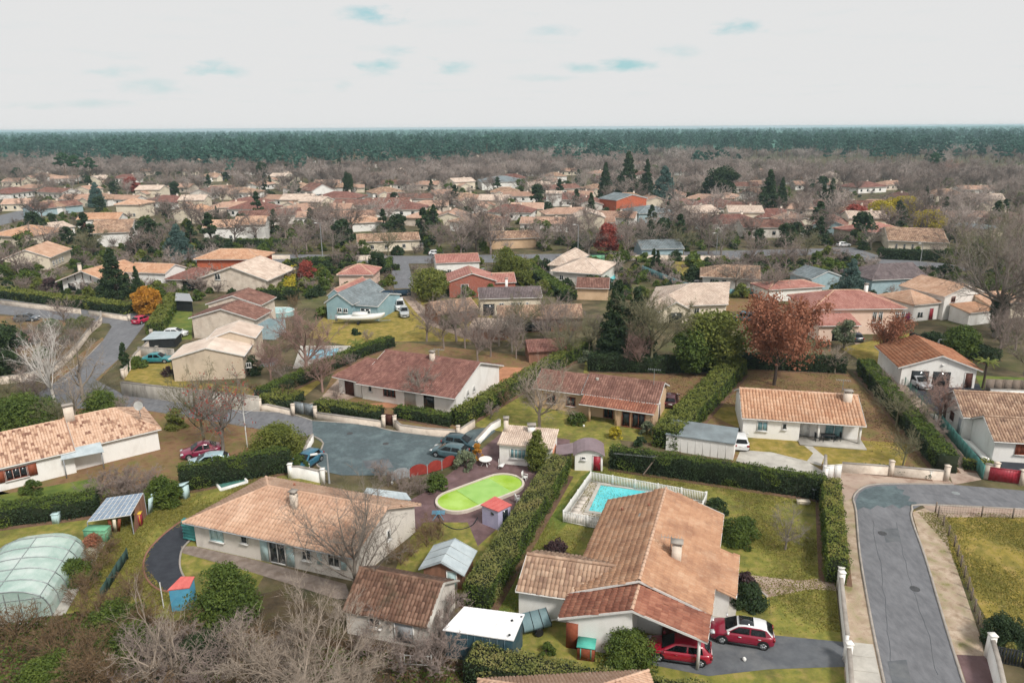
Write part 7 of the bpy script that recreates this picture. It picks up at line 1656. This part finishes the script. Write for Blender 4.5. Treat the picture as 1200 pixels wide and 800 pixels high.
# ---------------------------------------------------------------- walls, gates, fences
wall([(144,463),(222,472),(305,481.5)], 1.9, 'concrete wall streaked black along the corner lawn', 'concrete', th=.25)
wall([(145,444),(160,422),(175,408),(178,396)], 1.2, 'whitish side wall climbing along the left road', 'render', posts=[0,-1])
wall([(305,481),(314,480),(344,487)], .75, 'low cream wall left of the metal gates', 'render', posts=[0,-1], ph=1.5)
wall([(370,490),(450,501)], .8, 'low cream wall right of the metal gates', 'render', posts=[0,-1], ph=1.5)
wall([(463,500),(470,506),(500,510),(537,512.5),(556,500)], .9, 'curved cream wall in front of the dark low hedge on the plaza', 'render', posts=[0,(537,512.5)], ph=1.4)
wall([(362,551),(357,540),(361,527),(367,517)], .9, 'curved white wall behind the bright blue car', 'white', sm=4)
wall([(341,560),(352,560),(361,562),(379,566)], 1.3, 'white entrance wall at the near side of the blue car', 'white', posts=[0,-1], sm=0)
wall([(0,450),(30,446),(66,434),(90,412),(105,392),(118,380),(119,371)], 1.1, 'long curved cream-white wall along the left road', 'render', sm=4)
wall([(0,357),(60,364),(95,368)], 1.0, 'white wall under the long clipped hedge at the left road', 'render')
wall([(105,369),(152,376)], .9, 'short white wall under the second clipped hedge', 'render', posts=[-1])
wall([(966,562),(966,545)], 1.2, 'white post wall at the white garden gate', 'white', posts=[0])
wall([(986,553),(1043,557)], 1.05, 'pale front wall right of the white garden gate', 'render', posts=[-1], ph=1.6)
wall([(1045,557),(1108,563)], 1.05, 'pale front wall with a small plate, ending at the lane', 'render', posts=[-1], ph=1.6)
wall([(1165,562),(1152,560)], 1.6, 'pale gate pillar left of the dark red gate', 'render', posts=[0])
wall([(1196,568),(1215,570)], 1.3, 'pale gate pillar at the right of the dark red gate', 'render', posts=[0])
wall([(1160,462),(1215,465)], .8, 'white boundary wall under the brown fence at the far right lawn', 'white')
wall([(983,684),(985,705),(988,735),(991,760)], 1.1, 'white wall along the paving left of the right-hand street', 'white', posts=[0,(984,690)], ph=1.5)
wall([(992,775),(994,800),(996,830)], 1.2, 'white wall piece below the drive entrance', 'white', posts=[0])
wall([(1158,770),(1166,800),(1172,830)], 1.5, 'short white stepped wall at the bottom right', 'white', posts=[0])
wall([(557,525),(575,505),(586,499)], .9, 'pale blue-white wall leading to the pool house', 'white')
wall([(0,0),(1,1)], 1, 'x') if False else None
wall([(598,456),(624,441),(650,427)], .8, 'thin white ramp wall beyond the diagonal hedge', 'white')
wall([(866,428),(850,442),(820,480)], .35, 'low kerb wall along the thick hedge', 'render', cap=False)
wall([(163,417),(205,420)], 1.5, 'old stone wall with a white post behind the teal sedan', 'concrete', posts=[(185,418.5)])
wall([(0,308),(1,309)], 1, 'x') if False else None
wall([(690,304),(850,306)], 1.4, 'long pale wall along the middle street, right part', 'render')
wall([(380,306),(450,305)], 1.4, 'long pale wall along the middle street, left part', 'render')
wall([(340,304),(230,303)], 1.2, 'pale wall under the trees before the white two-storey houses', 'render')
def gate(pts, h, label, m, n=2, name='gate', solid=True):
    P = path_pts(pts); r = thing(name, label, 'gate', P[0]); a, c = P[0], P[-1]; u = (c-a).normalized(); l = (c-a).length; ang = math.atan2(u.y,u.x)
    for i in range(n):
        q = a+u*(l*(i+.5)/n); b = B(); w_ = l/n-.06; b.box((q.x,q.y,h/2+.05),(w_,.04,h-.1),ang)
        if solid: o = b.build('leaf_panel', m, r)
        else: o = b.build('leaf_panel', m, r)
        b = B()
        for k in range(1,int(w_/.25)): x = q-u*(w_/2)+u*(k*.25); b.box((x.x,x.y,h/2+.05),(.03,.07,h-.1),ang)
        b.box((q.x,q.y,h-.02),(w_,.09,.07),ang); b.build('rail', m, o)
    return r
gate([(345.5,484.5),(368,488)], 1.6, 'arched grey metal double gates at the plaza', mat('gate_grey','7F868A','90979B',rough=.5,metal=.3))
gate([(449,498),(463,500)], 1.5, 'small dark wooden gate in the plaza wall', m_dkwood, 1)
gate([(967,563),(985,562)], 1.7, 'white garden gate in front of the white single-storey house', m_white)
gate([(1157,563),(1195,568)], 1.5, 'dark red sliding gate at the right', m_red, 1)
gate([(404,347),(486,344)], 1.4, 'x', m_clad, 3) if False else gate([(440,349),(482,347)], 1.5, 'dark blue sliding gate at the end of the spur street', mat('gate_blue','25384A','2E4356'), 2)
fence([(1102,501),(1130,535),(1151,561)], 1.5, 'teal green panel fence along the lane', mat('fence_teal','4C7E78','5E928A'), step=2.2, kind='board', th=.03)
fence([(1035,428),(1060,452),(1102,501)], 1.2, 'green wire fence beside the lane behind the bare shrubs', mat('wire_green','47665C','567569'), step=2.5, kind='mesh')
fence([(1099,605),(1118,640),(1134,690),(1150,745)], 1.0, 'wire fence on wooden posts along the yellow lawn at the right', m_post, step=1.6, kind='mesh')
fence([(1096,600),(1150,605),(1260,612)], 1.0, 'wire fence with thin posts along the upper edge of the yellow lawn', m_post, step=3., kind='mesh')
fence([(1160,775),(1240,790)], 1.3, 'dark picket fence at the bottom right corner', m_clad, step=2.2, kind='picket', slat=.12, gap=.05)
fence([(1153,460),(1215,462)], 1.9, 'brown plank fence behind the far right lawn', m_post, step=2.2, kind='board')
fence([(953,347),(846,347),(800,338),(752,318)], 1.5, 'teal mesh fence slanting beside the green strip', mat('fence_tealmesh','5F8488','70959A'), step=3, kind='board')
fence([(470,779),(506,781)], .9, 'short white ladder-like fence below the moss-brown outbuilding', m_white, step=3.2, kind='picket', slat=.06, gap=.3)
fence([(640,398),(1,1)], 1, 'x', m_post) if False else None
fence([(120,703),(128,690),(139,672),(150,655)], 1.0, 'dark green netting fence leaning between the dome and the black drive', mat('net_dark','2E4440','3A524C'), step=1.4, kind='board', th=.02)
fence([(1065,400),(1100,418),(1118,425)], 1.8, 'dark boundary fence in front of the white modern house', m_clad, step=2.4, kind='board')
fence([(1045,380),(1065,377)], 1.6, 'crimson fence panel behind the pink house', mat('fence_crimson','6B1F45','7B2A50'), step=2.4, kind='board')
# red scalloped fence along the pool garden
r = thing('fence', 'fence of red scalloped fabric panels between the plaza and the pool garden', 'fence', at(500,556)); pts = [(459,565),(480,560),(501,556),(518,551),(534,545)]
for i in range(4):
    a, c = at(*pts[i]), at(*pts[i+1]); b = B(); V = [a+Vector((0,0,.15))]; V += [a.lerp(c,t)+Vector((0,0,.9+.45*math.sin(math.pi*t)**.6)) for t in np.linspace(0,1,8)]; V += [c+Vector((0,0,.15))]
    b.ngon(V); b.ngon([v+Vector((0,.04,0)) for v in V[::-1]]); b.build('panel', m_trimg if i==0 else mat('fabric_red','86302A','963C34',rough=.8,scale=2), r)
    b = B(); b.tube([a,a+Vector((0,0,1.2))],.05,5); b.build('post', m_trimg, r)
# white garden table and chairs by green pool
def gtable(px, label):
    p = at(*px); r = thing('garden_table', label, 'table', p); b = B(); b.cyl((p.x,p.y,.7),.7,.05,18); b.build('table_top', m_white, r)
    for k in range(4): a = k*1.57+.4; b = B(); b.tube([(p.x,p.y,.68),(p.x+.25*math.cos(a),p.y+.25*math.sin(a),.35),(p.x+.5*math.cos(a),p.y+.5*math.sin(a),.02)],.04,5); b.build('leg', m_white, r)
gtable((569,545), 'round white garden table by the golden conifer')
def gchair(px, label, rz=0.):
    p = at(*px); r = thing('garden_chair', label, 'chair', (0,0,0)); b = B(); b.box((0,0,.43),(.5,.48,.05)); b.build('seat', m_white, r); b = B(); b.box((0,.24,.72),(.5,.05,.55),0,tilt=(-.15,0)); b.build('backrest', m_white, r)
    for x in (-.24,.24):
        b = B(); b.box((x,0,.64),(.05,.5,.04)); b.box((x,-.22,.54),(.04,.04,.2)); b.build('armrest', m_white, r)
        for y in (-.2,.2): b = B(); b.box((x,y,.21),(.05,.05,.42)); b.build('leg', m_white, r)
    r.location = p; r.rotation_euler = (0,0,rz)
gchair((615,563), 'white plastic chair at the far right end of the green pool', 1.2); gchair((607,589), 'white plastic chair tucked against the long thick hedge', 1.9)
for k,(x,y,l) in enumerate(((459.5,567,'white pot at the left end of the red fabric fence'),(872,774,'small white round lamp on the edge of the drive'),(684,500,'small white ball on the lawn before the beige house'))):
    p = at(x,y); r = thing('pot', l, 'pot', p); b = B(); b.tube([p, p+Vector((0,0,.1)), p+Vector((0,0,.2)), p+Vector((0,0,.28))],[.08,.13,.13,.07],10,cap=True); b.build('bowl', m_white, r)
# blue-green cross-shaped airer near pool & grey lean canopy
r = thing('clothes_airer', 'blue folding airer near the near end of the green pool', 'airer', at(514,607)); p = at(514,607)
for k in range(5): b = B(); b.tube([p+Vector((-.6,-.3+k*.15,.6)),p+Vector((.6,-.3+k*.15,.6))],.025,4); b.build('rod', m_blueb, r)
for dx in (-.5,.5): b = B(); b.tube([p+Vector((dx,-.35,0)),p+Vector((-dx*.2,.3,.6))],.03,4); b.build('leg', m_blueb, r)
r, W, P4 = shed('long pale grey sheet canopy beyond the right end of the salmon roof', [(422,583),(482,585),(476,577),(430,571)], (2.2,2.1,2.2,2.3), 0, WALL['grimy'], m_gsheet, name='canopy', inset=.05)
# washing line posts behind turquoise pool
r = thing('washing_line', 'wooden clothes-line frame with wires against the dark hedge', 'clothes line', at(767,556)); p = at(767,556)
b = B(); b.tube([p,p+Vector((0,0,2.1))],.06,5); b.build('post', m_post, r); b = B(); b.tube([p+Vector((-1.2,-.3,.2)),p+Vector((.3,0,2.3))],.07,5); b.build('brace', m_post, r)
for k in range(3): b = B(); b.tube([p+Vector((.1,-.2*k,2.1)),at(718,549)+Vector((0,-.2*k,1.9))],.015,4); b.build('wire', m_trimg, r)
# bins
crate((953,583), (.6,.6,1.0), m_clad, 'dark wheeled bin at the right end of the dark straight hedge', 'wheeled_bin', 'bin', .2, mat('lid_grey','8E9496','9EA4A6'))
crate((941,590), (1.1,.5,.3), WALL['cream'], 'pale low bench-like box on the lawn by the hedge corner', 'box', 'box', -.1)
crate((1159,528), (.6,.6,1.1), mat('bin_blue','27384A','32455A'), 'dark blue bin with a yellow lid beside the white right-edge house', 'wheeled_bin', 'bin', 0, mat('lid_yellow','B89A2C','C8AA3A'))
crate((1091,561), (.55,.3,.9), m_white, 'white letterbox block set in the pale front wall', 'letterbox', 'letterbox', -.1)
crate((700,305), (3.6,2,1.6), m_green, 'dark green container by the street lamp at the middle street', 'container', 'container', 0, m_clad)
# carport/tarp left of stepped house
r, W, P4 = shed('black tarpaulin canopy left of the stepped pinkish house', [(205,352),(226,353),(222,344),(206,343)], (2.2,2.2,2.2,2.2), 0, m_clad, m_trimg, name='canopy', inset=.1)
r, W, P4 = shed('black-sided vehicle shelter above the stone wall', [(166,398),(206,396),(214,388),(180,388)], (1.6,1.6,1.6,1.6), 0, m_clad, m_gsheet, name='canopy', inset=.1)
# round above-ground pool cover behind stepped house
r = thing('covered_pool', 'pale turquoise covered pool behind the stepped pinkish house', 'swimming pool', at(324,372)); O = oval((316,369),(330,369),2.4); b = B(); b.ngon([p+Vector((0,0,.9)) for p in O])
for i in range(len(O)): b.ngon([O[i],O[(i+1)%len(O)],O[(i+1)%len(O)]+Vector((0,0,.9)),O[i]+Vector((0,0,.9))])
b.build('cover', mat('cover_pale','8FB3B4','A4C4C4',rough=.4,scale=1), r); b = B(); b.tube([p+Vector((0,0,.92)) for p in O+O[:1]],.07,5); b.build('rim', m_white, r)
r = thing('covered_pool', 'pool with a crumpled blue cover under the reddish bare tree', 'swimming pool', at(375,418)); PP = [at(352,425),(at(394,420)),at(400,409),at(362,411)]; b = B(); b.slab([p+Vector((0,0,.25)) for p in PP],.2); b.build('cover', mat('cover_blue','3F8FA8','62AEC2',rough=.4,scale=.8,stain='B9C4C8',stain_amt=.8,sscale=.5), r)
for i in range(4): strip('rim', [PP[i],PP[(i+1)%4]], .5, 0, .3, m_conc, parent=r, world=True)
mslab('pool_surround', [(343,432),(400,425),(412,405),(352,405)], .02, m_conc)
r = thing('round_trampoline', 'round whitish pool tub beside the dark shrub at the corner house', 'tub', at(314,426)); p = at(314,426); b = B(); b.cyl((p.x,p.y,0),1.5,.5,18); b.build('tub_wall', m_trimg, r); b = B(); b.cyl((p.x,p.y,.5),1.4,.03,18); b.build('lid', m_purple, r)
# small turquoise pool
r = thing('rectangular_pool', 'small turquoise pool right of the pale cream hipped roof', 'swimming pool', at(716,330)); PP = [at(709,334),at(724,334),at(722,322),at(708,322)]; b = B(); b.ngon([p+Vector((0,0,.08)) for p in PP]); b.build('water', MATS['water_turquoise'], r)
for i in range(4): strip('rim', [PP[i],PP[(i+1)%4]], .6, 0, .12, m_conc, parent=r, world=True)
# white goal-like swing and net
r = thing('swing_frame', 'white swing frame behind the round glossy shrub', 'swing', at(1105,412)); p = at(1105,412)
for dx in (-1,1):
    for dy in (-.6,.6): b = B(); b.tube([p+Vector((dx,dy,0)),p+Vector((dx*.9,0,2))],.06,5); b.build('leg', m_white, r)
b = B(); b.tube([p+Vector((-.9,0,2)),p+Vector((.9,0,2))],.06,5); b.build('crossbar', m_white, r)
# lamps and poles
lamp_post((378,300), 9.0, 'tall white street lamp pole at the centre left of the middle street'); lamp_post((677,306), 9.5, 'white street lamp beside the deep red tree')
lamp_post((1077,317), 6.5, 'white street lamp on the right hillside road'); lamp_post((839,302), 6.5, 'grey street lamp behind the big pale leafless tree')
lamp_post((386,566), 3.2, 'small lamp post with a bright head at the near side of the plaza'); 
r = thing('utility_pole', 'white thin pole with crossed stays between the hedge and the juniper', 'pole', at(290,524)); p = at(290,524); b = B(); b.tube([p,p+Vector((0,0,6.4))],.06,5); b.build('mast', m_white, r)
for sg in (-1,1): b = B(); b.tube([p+Vector((0,0,4)),p+Vector((sg*1.4,.2,4.6))],.02,4); b.build('stay', m_white, r)
r = thing('street_post', 'thin white marker post by the bright blue hut', 'post', at(192,712)); p = at(192,712); b = B(); b.tube([p,p+Vector((0,0,2.2))],.045,5); b.build('mast', m_white, r)
# tufts in lawns: fine grass one could not count
def tufts(name, poly, n, size, lm, label):
    P = path_pts(poly); xs = [p.x for p in P]; ys = [p.y for p in P]; pts = []
    rs = np.random.RandomState(n)
    while len(pts) < n:
        x, y = rs.uniform(min(xs),max(xs)), rs.uniform(min(ys),max(ys)); ins = False
        for i in range(len(P)):
            a, c = P[i], P[(i+1)%len(P)]
            if (a.y > y) != (c.y > y) and x < (c.x-a.x)*(y-a.y)/(c.y-a.y)+a.x: ins = not ins
        if ins and math.sin(x*.9)+math.sin(y*.7+x*.3)+rs.normal()*.8 > -.2: pts.append((x,y,size*.35))
    pts = np.array(pts); V, F = leaf_quads(pts, np.repeat([[0,0,.4]],n,0), size, rs, .8, 1.8); b = B(); b.add(V, F, 0, rs.uniform(0,1,n)); o = b.build(name, lm); o['kind'] = 'stuff'; tag(o, label, 'grass')
tufts('grass_tufts', [(560,715),(680,560),(720,545),(965,590),(985,740),(905,744),(862,640),(690,620),(600,745)], 42000, .085, L['lawnl'], 'short olive grass on the lawn around the large clay-tiled house')
tufts('grass_tufts', [(100,640),(220,560),(345,545),(300,570),(190,628),(168,662),(200,700),(150,740),(100,720)], 24000, .1, L['lawnl'], 'rough olive grass between the blue-panelled shed and the black drive')
tufts('scrub_growth', [(-20,900),(-20,735),(110,715),(330,740),(480,760),(620,800),(620,900)], 26000, .16, L['dry'], 'brown dead growth covering the scrub at the bottom left')
tufts('scrub_growth', [(-20,900),(-20,735),(110,715),(230,740),(480,770),(620,800),(620,900)], 12000, .18, L['hedge'], 'green brambles through the scrub at the bottom left')
tufts('fallen_leaves', [(715,560),(960,598),(966,650),(940,660),(700,590)], 1500, .08, L['dry'], 'scattered brown leaves on the pool-side lawn under the straight hedge')
tufts('leaf_litter', [(660,455),(720,425),(850,430),(800,480),(790,470)], 6000, .09, L['dry'], 'fallen orange-brown leaves on the lawn behind the beige house')
tufts('leaf_litter', [(830,480),(860,430),(990,430),(1090,545),(1020,540),(1016,500)], 8000, .09, L['dry'], 'fallen brown leaves and grass around the white single-storey house')
tufts('grass_tufts', [(1075,600),(1200,602),(1230,760),(1160,760),(1110,640)], 16000, .085, L['lawnl'], 'yellowish grass on the lawn and verge right of the right-hand street')
# drop sources that were never placed
for k_, o in list(K.items()):
    if not o['_used']:
        for c in list(o.children): bpy.data.objects.remove(c)
        bpy.data.objects.remove(o)
for o in bpy.data.objects:
    if '_used' in o: del o['_used']
# ---------------------------------------------------------------- air
b = B(); b.box((0, 4350, 17.25), (15000, 9200, 38.5)); hz = b.build('haze', []); hz['kind'] = 'stuff'
hm = bpy.data.materials.new('haze_air'); hm.use_nodes = True; hn = hm.node_tree; hn.nodes.remove(hn.nodes['Principled BSDF']); pv = N(hn, 'ShaderNodeVolumePrincipled')
pv.inputs['Color'].default_value = (.6,.86,.95,1); pv.inputs['Density'].default_value = .00016; pv.inputs['Anisotropy'].default_value = .1; hn.links.new(pv.outputs[0], hn.nodes['Material Output'].inputs['Volume']); hz.data.materials.clear(); hz.data.materials.append(hm)
tag(hz, 'thin pale blue haze over the far forest', 'haze')
